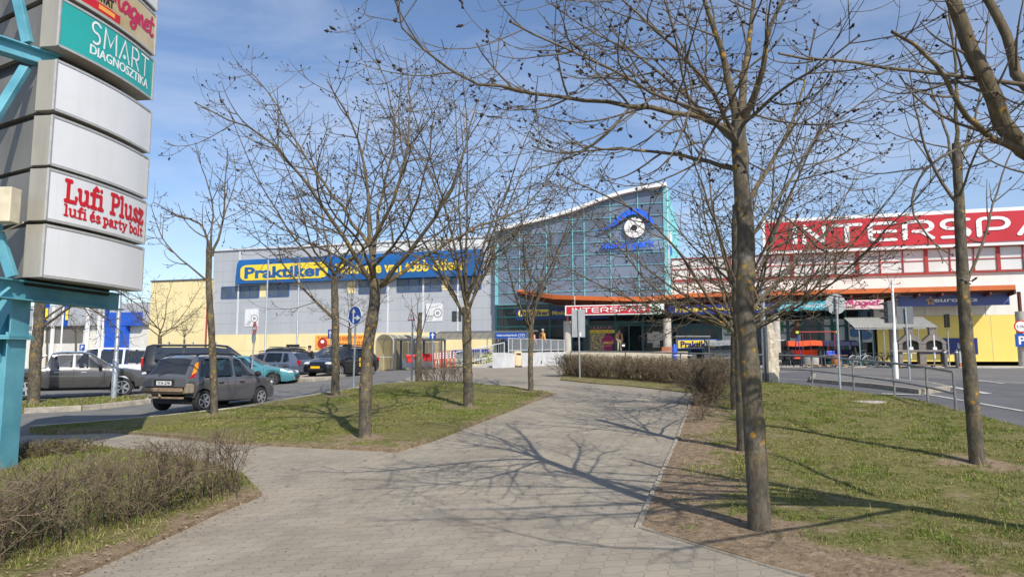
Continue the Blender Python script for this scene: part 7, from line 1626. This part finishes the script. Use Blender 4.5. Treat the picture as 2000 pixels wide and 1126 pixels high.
# ------------------------------------------------------------------ bicycles
def bicycle(label, pos, rz, m, basket=False):
    r = thing('bicycle', pos, label, 'bicycle', None, rz); Fm = frame(r)
    for x in (-.53, .53):
        mb = MB(Fm); mb.tube([(x+.33*cos(t), 0, .345+.33*sin(t)) for t in np.linspace(0, 2*pi, 25)[:-1]], .018, 6, closed=True); w_ = mb.build('wheel', M_rubber, r, smooth=True)
        mb = MB(Fm)
        for k in range(8): t = pi*k/8; mb.tube([(x-.31*cos(t), 0, .345-.31*sin(t)), (x+.31*cos(t), 0, .345+.31*sin(t))], .003, 3)
        mb.tube([(x+.305*cos(t), 0, .345+.305*sin(t)) for t in np.linspace(0, 2*pi, 21)[:-1]], .009, 4, closed=True); mb.build('spokes', M_alu, w_)
        mb = MB(Fm); mb.tube([(x+.38*cos(t), 0, .345+.38*sin(t)) for t in np.linspace(.5 if x > 0 else .1, 3.0 if x > 0 else 2.6, 9)], .016, 5); mb.build('mudguard', m, r)
    mb = MB(Fm)
    for a, b in (((-.53, 0, .345), (-.08, 0, .29)), ((-.08, 0, .29), (-.22, 0, .82)), ((-.53, 0, .345), (-.2, 0, .72)), ((-.08, 0, .29), (.34, 0, .78)), ((-.18, 0, .62), (.33, 0, .84)), ((.53, 0, .345), (.31, 0, .95))): mb.tube([a, b], .019, 7)
    mb.build('frame', m, r, smooth=True)
    mb = MB(Fm); mb.tube([(.22, -.28, 1.02), (.30, -.12, 1.05), (.30, .12, 1.05), (.22, .28, 1.02)], .014, 6); mb.build('handlebar', M_alu, r); mb = MB(Fm); mb.ell((-.25, 0, .88), .14, .075, .045); mb.build('saddle', M_black, r, smooth=True)
    mb = MB(Fm); mb.tube([(-.08+.09*cos(t), .03, .29+.09*sin(t)) for t in np.linspace(0, 2*pi, 13)[:-1]], .008, 4, closed=True); mb.tube([(-.08, .03, .29), (.03, .05, .16)], .012, 5); mb.tube([(-.08, -.03, .29), (-.19, -.05, .42)], .012, 5); mb.build('crank', M_dsteel, r)
    if basket: mb = MB(Fm); mb.box(-.72, -.40, -.15, .15, .74, .95); mb.build('carrier_basket', M_dsteel, r)
def PV(px, Y): q = at(px, 705, Y); q.z = ZG; return q
M_bsil = mat('bike_silver', (.42, .44, .46), .35, .1, 5, metal=.5)
bicycle('silver city bicycle parked left of the corrugated shelter', PV(1682, 45.3), .12, M_bsil); bicycle('black bicycle parked in front of the barbecue fireplaces', PV(1728, 44.8), .35, M_blk); bicycle('dark bicycle leaning behind the white traffic mast', PV(1748, 46.4), .9, M_blk, True)
q = at(955, 700, 49.5); q.z = terr(q.x, q.y); bicycle('black bicycle standing high in the cycle shelter', q+UP*.25, .5, M_blk); q = at(960, 712, 46); q.z = terr(q.x, q.y); bicycle('yellow green bicycle behind the sloping railing', q, .6, mat('lime', (.50, .55, .05), .5))
q = at(900, 715, 44); q.z = terr(q.x, q.y); bicycle('grey bicycle at the lower end of the sloping railing', q, .8, M_bsil)
# ------------------------------------------------------------------ goods on the pavement
def swing_seat(label, px, Y, m, rz=-.28):
    r = thing('garden_swing', PV(px, Y), label, 'garden swing', None, rz); Fm = frame(r)
    mb = MB(Fm)
    for s in (-1.0, 1.0): mb.tube([(s, -.65, 0), (s, -.05, 1.62), (s, .1, 1.62), (s, .7, 0)], .03, 6)
    mb.tube([(-1.0, 0, 1.62), (1.0, 0, 1.62)], .03, 6); mb.build('frame', M_dsteel, r)
    mb = MB(Fm); n = 7; cv = [(-.62, 1.38), (-.60, 1.62), (-.4, 1.72), (0, 1.76), (.4, 1.72), (.6, 1.62)]; mb.grid([[(x, y, z+.03*sin(x*3)) for y, z in cv] for x in np.linspace(-1.1, 1.1, 9)])
    for s in (-1.1, 1.1): mb.add([(s, y, z) for y, z in cv]+[(s, .55, 1.42)], [tuple(range(7))])
    mb.build('canopy', m, r); mb = MB(Fm); mb.box(-.85, .85, -.32, .25, .48, .60); mb.build('seat', m, r, bevel=.04)
    mb = MB(Fm); mb.obox((0, .30, .84), (.85, 0, 0), (0, .05, .02), (0, -.12, .28)); mb.build('backrest', m, r, bevel=.03)
    mb = MB(Fm)
    for s in (-.8, .8): mb.tube([(s, 0, 1.62), (s, -.2, .6)], .012, 5)
    mb.build('hanger', M_dsteel, r)
swing_seat('orange garden swing seat with canopy before the pharmacy posters', 1572, 48.2, mat('orange_fabric', (.70, .09, .02), .75, .1)); swing_seat('navy garden swing seat with canopy behind the children swing frame', 1640, 47.6, mat('navy_fabric', (.015, .02, .06), .8, .2)); swing_seat('grey garden swing with a worn net canopy by the yellow banner', 1410, 47, mat('grey_fabric', (.22, .23, .23), .8, .3))
q0, q1 = PV(1559, 44.5), PV(1637, 44.0); r = thing('swing_frame', (q0+q1)/2, 'children swing frame with red bar, blue legs and blue seat', 'swing'); zt = at(1560, 648, 44.5).z; mb = MB(); mb.tube([(q0.x, q0.y, zt), (q1.x, q1.y, zt)], .035, 8); mb.build('top_bar', M_dred, r)
for q in (q0, q1):
    for dy in (-.7, .7): mb = MB(); mb.tube([(q.x-.05, q.y+dy, ZG), (q.x, q.y, zt)], .03, 8); mb.build('leg', M_navy, r)
    mb = MB(); mb.box(q.x-.09, q.x+.09, q.y-.07, q.y+.07, zt-.1, zt+.06); mb.build('joint', mat('lime', (.50, .55, .05)), r, bevel=.01)
sx = at(1622, 700, 44.2).x; mb = MB(); mb.box(sx-.26, sx+.26, q1.y-.15, q1.y+.2, ZG+.72, ZG+.78); mb.box(sx-.26, sx+.26, q1.y+.16, q1.y+.2, ZG+.78, ZG+1.0); mb.build('seat', M_rblue, r, bevel=.02)
for s in (-.22, .22): mb = MB(); mb.tube([(sx+s*1.1, q1.y, zt), (sx+s, q1.y, ZG+.75)], .022, 6); mb.build('hanger', M_dred, r)
for px in (1572, 1587): xx = at(px, 700, 44.3).x; mb = MB(); mb.tube([(xx, q0.y, zt), (xx, q0.y, ZG+.35)], .014, 6); mb.build('rope', M_dred, r)
M_wood = mat('pallet_wood', (.48, .34, .18), .8, .2, 6)
def pallet(label, px, Y, rz=-.28, w_=1.2, d=.8):
    r = thing('pallet', PV(px, Y), label, 'pallet', 'wooden pallets on the pavement', rz); Fm = frame(r); mb = MB(Fm)
    for k in range(5): y = -d/2+d*k/4; mb.box(-w_/2, w_/2, y-.045, y+.045, .12, .142)
    mb.build('deck', M_wood, r); mb = MB(Fm)
    for x in (-w_/2+.07, 0, w_/2-.07):
        for y in (-d/2+.05, 0, d/2-.05): mb.box(x-.06, x+.06, y-.05, y+.05, .02, .12)
        mb.box(x-.06, x+.06, -d/2, d/2, 0, .02)
    mb.build('blocks', M_wood, r); return r
def barrel(label, px, Y, m, h=.55, rr=.3, z=.142):
    p = PV(px, Y)+UP*z; r = thing('planter', p, label, 'planter'); mb = MB(); mb.lathe([(rr*.9, 0), (rr, h*.3), (rr, h*.8), (rr*.95, h), (rr*.85, h), (rr*.8, h*.8)], p, 18); mb.build('pot', m, r, smooth=True); mb = MB(); mb.lathe([(rr*1.03, h-.06), (rr*1.03, h)], p, 18); mb.build('rim', m, r)
pallet('pallet under the two grey planters', 1582, 44.2); barrel('dark grey wicker planter on the left pallet', 1575, 44.2, mat('wicker_grey', (.20, .20, .19), .8, .4, 30)); barrel('pale grey wicker planter on the left pallet', 1590, 44.2, mat('wicker_pale', (.36, .35, .32), .8, .4, 30))
pallet('pallet under the terracotta planter', 1634, 43.8); barrel('terracotta planter on the right pallet', 1634, 43.8, mat('terracotta', (.42, .17, .06), .75, .2), .6)
M_stone = mat('bbq_stone', (.20, .175, .155), .85, .18, 9)
for lb, px in (('grey stone barbecue fireplace left of the pair', 1778), ('grey stone barbecue fireplace right of the pair', 1824)):
    pallet('pallet under the '+('left' if px < 1800 else 'right')+' barbecue fireplace', px, 43.6, -.28, 1.4, .9); p = PV(px, 43.6)+UP*.142; r = thing('barbecue_fireplace', p, lb, 'barbecue', 'stone barbecue fireplaces', -.28); Fm = frame(r)
    for s in (-1, 1): mb = MB(Fm); mb.box(s*.58-.11, s*.58+.11, -.3, .35, 0, .78); mb.build('side_leg', M_stone, r, bevel=.03)
    mb = MB(Fm); mb.box(-.78, .78, -.42, .38, .78, .92); mb.build('worktop', M_stone, r, bevel=.02)
    mb = MB(Fm)
    for s in (-1, 1): mb.box(s*.56-.1, s*.56+.1, -.28, .32, .92, 1.30)
    mb.box(-.46, .46, .24, .32, .92, 1.5)
    ar = [(-.46, 1.30)]+[(.46*cos(t), 1.30+.22*sin(t)) for t in np.linspace(pi, 0, 11)[1:-1]]+[(.46, 1.30), (.70, 1.30), (.70, 1.38), (.24, 1.86), (-.24, 1.86), (-.70, 1.38), (-.70, 1.30)]
    for y0, y1 in ((-.30, -.22), (.24, .32)): mb.add([(x, y0, z) for x, z in ar], [tuple(range(len(ar)))]); mb.add([(x, y1, z) for x, z in ar], [tuple(range(len(ar)-1, -1, -1))])
    mb.add([(.70, -.3, 1.3), (.70, .32, 1.3), (.70, .32, 1.38), (.70, -.3, 1.38), (.24, -.3, 1.86), (.24, .32, 1.86), (-.24, -.3, 1.86), (-.24, .32, 1.86), (-.70, -.3, 1.38), (-.70, .32, 1.38), (-.70, -.3, 1.3), (-.70, .32, 1.3)], [(0, 1, 2, 3), (3, 2, 5, 4), (4, 5, 7, 6), (6, 7, 9, 8), (8, 9, 11, 10)])
    mb.build('hood', M_stone, r); mb = MB(Fm); mb.box(-.2, .2, -.2, .24, 1.86, 2.28); mb.box(-.25, .25, -.25, .29, 2.28, 2.36); mb.build('chimney', M_stone, r, bevel=.02)
    mb = MB(Fm); mb.obox((0, -.32, 1.12), (.03, 0, 0), (0, .004, 0), (0, 0, .75)); mb.obox((.02, -.325, 1.0), (.11, 0, .02), (0, .004, 0), (-.02, 0, .09)); mb.build('price_tag', M_plate, r)
# corrugated cycle shelter on the right
c0, c1 = PV(1672, 46.2), PV(1836, 45.0); r = thing('cycle_shelter', (c0+c1)/2, 'grey corrugated roofed cycle shelter before the yellow wall', 'shelter'); dx = (c1-c0); dx.z = 0; Lx = dx.length; dx.normalize(); dy = Vector((-dx.y, dx.x, 0)); zr0, zr1 = at(1800, 638, 45).z, at(1740, 618, 48).z
mb = MB(); n = 90; mb.grid([[c0*1+dx*(Lx*i/n)+dy*(3.0*j/3)+Vector((0, 0, -c0.z+zr0+(zr1-zr0)*j/3+.035*cos(i*pi/1.5))) for j in range(4)] for i in range(n+1)]); mb.build('roof', mat('corrugated_sheet', (.42, .42, .38), .6, .15, 4, alpha=1), r, smooth=True)
mb = MB()
for j in (0, 1.5, 3.0): mb.bar(c0+dx*.05+dy*j+UP*(zr0-ZG+(zr1-zr0)*j/3-.08), c0+dx*(Lx-.05)+dy*j+UP*(zr0-ZG+(zr1-zr0)*j/3-.08), .05, .06)
mb.build('beam', M_steel, r)
for f in (.06, .36, .66, .94):
    for j in (.1, 2.9): q = c0+dx*Lx*f+dy*j; mb = MB(); mb.tube([(q.x, q.y, ZG), (q.x, q.y, zr0+(zr1-zr0)*j/3-.08)], .035, 8); mb.build('post', M_steel, r, smooth=True)
mb = MB(); q = c0+dy*2.9; mb.tube([q+UP*.9, q+dx*Lx+UP*.9], .02, 6); mb.build('rack_rail', M_steel, r)
for i, px in enumerate((1846, 1869)):
    if i == 0:
        b1_ = thing('bollard', PV(px, 43), 'dark steel bollard with a pale band beside the barbecue fireplace', 'bollard', 'dark steel bollards'); p = PV(px, 43); mb = MB(); mb.lathe([(.09, 0), (.09, 1.0), (.06, 1.08)], p, 14); mb.build('post', M_dsteel, b1_, smooth=True); mb = MB(); mb.lathe([(.093, .88), (.093, .95)], p, 14); mb.build('band', M_plate, b1_)
    else: o = copy_tree(b1_); o.location = PV(px, 43); o['label'] = 'dark steel bollard with a pale band beside the grey cabinet'
p = PV(1880, 43.5); r = thing('cable_cabinet', p, 'grey cable cabinet on a brick footing right of the bollards', 'cabinet'); mb = MB(); mb.box(p.x-.28, p.x+.28, p.y-.15, p.y+.15, p.z+.22, p.z+1.0); mb.build('body', M_steel, r, bevel=.01); mb = MB(); mb.box(p.x-.3, p.x+.3, p.y-.17, p.y+.17, p.z, p.z+.22); mb.build('footing', mat('brick', (.36, .12, .06), .85, .2), r); mb = MB(); mb.box(p.x-.32, p.x+.32, p.y-.19, p.y+.19, p.z+1.0, p.z+1.04); mb.build('lid', M_dsteel, r)
# banner, furniture left part
c0, c1 = PV(1322, 48.5), PV(1402, 47.8); r = thing('banner_stand', (c0+c1)/2, 'low yellow and blue store banner behind the patio furniture', 'banner'); d = (c1-c0); d.z = 0; L_ = d.length; d.normalize(); nn = Vector((d.y, -d.x, 0)); zt = at(1360, 662, 48).z; zb_ = at(1360, 681, 48).z
mb = MB(); mb.obox((c0+c1)/2+UP*((zt+zb_)/2-ZG), d*L_/2, nn*.02, UP*(zt-zb_)/2); f = mb.build('board', M_rblue, r); mb = MB(); mb.obox((c0+c1)/2+UP*((zt+zb_)/2-ZG)+nn*.022, d*L_*.46, nn*.004, UP*(zt-zb_)*.40); mb.build('yellow_field', M_yel, f)
mb = MB(); text_on(mb, 'Praktiker', rect_fn(c0+d*L_*.1+nn*.03+UP*(zb_-ZG+.1), d*L_*.8, UP*(zt-zb_-.22), nn), bold=.04); mb.build('lettering', M_navy, f)
for q in (c0, c1): mb = MB(); mb.tube([q, q+UP*(zt-ZG)], .025, 6); mb.build('leg', M_dsteel, r)
def chair(label, px, Y, rz, m, group, z=0):
    p = PV(px, Y)+UP*z; r = thing('patio_chair', p, label, 'chair', group, rz); Fm = frame(r); mb = MB(Fm); mb.box(-.24, .24, -.24, .24, .42, .46); mb.build('seat', m, r, bevel=.01); mb = MB(Fm); mb.obox((0, .27, .68), (.24, 0, 0), (0, .02, .003), (0, .04, .22)); mb.build('backrest', m, r, bevel=.01)
    for x in (-.22, .22):
        for y in (-.22, .24): mb = MB(Fm); mb.tube([(x, y, .43), (x*1.1, y*1.1, 0)], .014, 6); mb.build('leg', M_black, r)
        mb = MB(Fm); mb.box(x-.025, x+.025, -.22, .26, .63, .655); mb.build('armrest', m, r)
def table(label, px, Y, rz, m, w_=1.2, d=.7, h=.73):
    p = PV(px, Y); r = thing('patio_table', p, label, 'table', None, rz); Fm = frame(r); mb = MB(Fm); mb.box(-w_/2, w_/2, -d/2, d/2, h-.03, h); mb.build('tabletop', m, r, bevel=.008)
    for x in (-w_/2+.08, w_/2-.08):
        for y in (-d/2+.08, d/2-.08): mb = MB(Fm); mb.tube([(x, y, h-.03), (x, y, 0)], .02, 6); mb.build('leg', M_black, r)
M_rat = mat('dark_rattan', (.05, .055, .06), .7, .3, 30)
chair('dark rattan chair left of two before the yellow banner', 1358, 45.5, .2, M_rat, 'patio chairs'); chair('dark rattan chair right of two before the yellow banner', 1384, 45.2, -.1, M_rat, 'patio chairs')
chair('black patio chair under the wooden table beside the concrete slab', 1531, 44.2, .4, M_blk, 'patio chairs'); chair('black patio chair nearer the orange swing seat', 1543, 44.6, -.3, M_blk, 'patio chairs')
table('white patio table behind the clipped hedge', 1331, 45, .1, M_white); table('grey patio table with a wooden tray by the tree trunks', 1412, 45, -.3, mat('grey_top', (.25, .26, .27), .5), 1.0)
table('dark wooden table between concrete slab and orange swing', 1537, 43.6, -.25, mat('red_wood', (.20, .07, .04), .6, .2), 1.9, .8); table('pale long table in front of the navy swing seat', 1630, 45.4, -.28, mat('pale_wood', (.45, .35, .25), .6, .2), 1.5, .7)
table('tall white bar table behind the broken concrete slab', 1521, 46.5, 0, M_white, .7, .5, 1.75)
p = PV(1318, 46.5); r = thing('parasol', p, 'folded royal blue parasol beside the entrance column', 'parasol'); mb = MB(); mb.tube([p, p+UP*1.5], .02, 6); mb.build('pole', M_white, r); mb = MB(); mb.lathe([(.17, .35), (.19, .9), (.13, 1.35), (.03, 1.5)], p, 9); mb.build('folded_cloth', M_rblue, r)
p = at(1302, 689, 49.5); p.z = TERR; r = thing('brick_stack', FW(S(1303, 4.6), 4.6, TERR), 'small stack of red bricks at the foot of the entrance column', 'bricks', rz=-FA); Fm = frame(r)
M_brick = mat('brick', (.36, .12, .06)); mb = MB(Fm)
for k in range(4):
    for j in range(3): mb.box(-.42+.29*j, -.42+.29*j+.27, -.1+.01*(k % 2), .05, .09*k, .09*k+.08)
mb.build('bricks', M_brick, r)
r = thing('gazebo', PV(1350, 47.2), 'dark flat topped garden gazebo over the yellow banner', 'gazebo'); c = PV(1350, 47.2); zt = at(1350, 656, 47.2).z; mb = MB(); mb.box(c.x-1.25, c.x+1.15, c.y-.8, c.y+.4, zt-.12, zt); mb.build('roof', M_dsteel, r, bevel=.03)
for x in (-1.15, 1.05):
    for y in (-.7, .3): mb = MB(); mb.box(c.x+x-.035, c.x+x+.035, c.y+y-.035, c.y+y+.035, ZG, zt-.12); mb.build('post', M_dsteel, r)
# broken concrete slab and grey pole beside the foreground trunk
p = G(1507, 753); r = thing('concrete_slab', p, 'broken upright slab of rough pale concrete beside the large trunk', 'monument'); zt = at(1503, 628, p.y).z-p.z; x0, x1 = at(1498, 700, p.y).x-p.x, at(1518, 700, p.y).x-p.x
from mathutils import noise as NZ
n, m_ = 26, 10; P = []; mb = MB(); RG = random.Random(4)
def prof_w(t): return x1*(1.0+.12*NZ.noise((t*4, 2, 0))) if t < .72 else x1*(1-(t-.72)/.28*.9)
rows = []
for i in range(n+1):
    t = i/n; xr_ = prof_w(t); ring = []
    for (a, b) in [(x0, -.11)]+[(x0+(xr_-x0)*j/6, -.13) for j in range(1, 7)]+[(xr_, -.05), (xr_, .05)]+[(x0+(xr_-x0)*j/6, .12) for j in range(6, 0, -1)]+[(x0, .10)]:
        q = .028*NZ.noise((a*9, b*9, t*zt*6))+.02*NZ.noise((a*23, b*23, t*zt*17)) if a > x0+.01 else 0
        ring.append((p.x+a+q, p.y+b+q*(-1 if b < 0 else 1)*1.5, p.z-.15+(zt+.15)*t))
    rows.append(ring+[ring[0]])
mb.grid(rows); mb.add(rows[-1][:-1], [tuple(range(len(rows[-1])-1))]); mb.build('broken_slab', mat('rough_concrete', (.52, .46, .36), .95, .25, 14, .9, 30), r, smooth=True, ang=.5)
mb = MB(); mb.box(p.x+x0-.06, p.x+x0-.002, p.y-.10, p.y+.10, p.z-.1, p.z+zt*.92); mb.build('dark_side', M_dsteel, r)  # dark flat panel along the slab's left face
p = G(1494, 752); p2 = at(1494, 720, 24.5); p2.z = terr(p2.x, p2.y); r = thing('lamp_post', p2, 'grey steel post directly behind the broken concrete slab', 'post'); mb = MB(); mb.tube([p2-UP*.1, Vector((p2.x, p2.y, at(1495, 560, p2.y).z))], .085, 12); mb.build('pole', M_steel, r, smooth=True); mb = MB(); mb.lathe([(.1, 0), (.1, .25), (.09, .27)], p2, 12); mb.build('base_sleeve', M_dsteel, r)
r = thing('manhole_cover', G(1692, 793)+UP*.10, 'flat concrete manhole cover in the right lawn', 'manhole cover'); q = G(1692, 793); mb = MB(); mb.lathe([(.42, .02), (.42, .115), (.38, .125), (.1, .127)], q, 20); mb.build('cover', M_conc, r); mb = MB(); mb.lathe([(.46, .0), (.46, .10)], q, 20); mb.build('ring', M_kerb, r)
# ------------------------------------------------------------------ litter, dry leaves and soil crumbs
def scatter(name, poly_fn, n, sz, m, label, zoff, seed, cat='litter'):
    g_ = np.random.default_rng(seed); X, Y = poly_fn(g_, n); C = np.stack([X, Y, terr_np(X, Y)+zoff+.008], 1); a = g_.uniform(0, 6.28, n); s = sz*g_.uniform(.5, 1.4, n); t = g_.uniform(-.4, .4, n)
    A = np.stack([np.cos(a)*s, np.sin(a)*s, t*s], 1); B = np.stack([-np.sin(a)*s*.6, np.cos(a)*s*.6, g_.uniform(-.4, .4, n)*s], 1); V = np.stack([C-A, C+B, C+A, C-B], 1).reshape(-1, 3); i = np.arange(n)[:, None]*4; o = np_mesh(name, V, i+np.arange(4)[None], m); return tag(o, label, cat, kind='stuff')
def in_band(line, w0, w1):
    def f(g_, n):
        P = np.array([tuple(q[:2]) for q in line]); d = np.linalg.norm(np.diff(P, axis=0), axis=1); c = np.concatenate([[0], np.cumsum(d)]); t = g_.uniform(0, c[-1], n); k = np.clip(np.searchsorted(c, t)-1, 0, len(d)-1); u = (t-c[k])/d[k]; p = P[k]*(1-u)[:, None]+P[k+1]*u[:, None]; nn = np.stack([-(P[k+1]-P[k])[:, 1], (P[k+1]-P[k])[:, 0]], 1)/d[k][:, None]; o = g_.uniform(w0, w1, n); return p[:, 0]+nn[:, 0]*o, p[:, 1]+nn[:, 1]*o
    return f
M_dry = mat('dry_leaf', (.26, .19, .11), .9, .4, 30)
scatter('dry_leaves', in_band(kerb_right, .0, 2.2), 500, .012, M_dry, 'tiny dry leaves and crumbs on the bare soil', .07, 1); scatter('dry_leaves', in_band(kerb_low, .05, 1.4), 500, .010, M_dry, 'tiny dry leaves along the lower path edging', .06, 2); scatter('dry_leaves', in_band(bed_edge, -.5, .25), 700, .013, M_dry, 'dry leaves along the edge of the hedge bed', .05, 3)
scatter('soil_crumbs', in_band(kerb_right, .03, 1.5), 1500, .014, mat('soil_crumb', (.17, .125, .08), .95, .4, 40), 'small clods on the bare soil beside the path', .075, 11, 'soil'); scatter('soil_crumbs', in_band(kerb_low, .05, 1.3), 1200, .012, MATS['soil_crumb'], 'small clods on the bare soil along the branch path', .065, 12, 'soil')
scatter('paving_grit', lambda g_, n: (lambda Y: (g_.uniform(-.45, .28, n)*Y, Y))(g_.uniform(3.2, 14, n)), 260, .010, mat('grit', (.12, .10, .08), .9, .6, 30), 'specks of grit and bits of leaf on the paver path', .0, 13)
def in_lawn(g_, n):
    P = np.array([tuple(q) for q in lawn_r]); lo, hi = P.min(0), P.max(0); X = g_.uniform(lo[0], hi[0], n*3); Y = g_.uniform(max(lo[1], 2.5), hi[1], n*3); k = in_poly(X, Y, lawn_r); return X[k], Y[k]
def scatter_lawn():
    g_ = np.random.default_rng(21); X, Y = in_lawn(g_, 900)
    return scatter('dry_leaves', lambda g2, n: (X, Y), len(X), .014, M_dry, 'dead leaves and straw lying on the right lawn', .085, 22)
scatter_lawn()
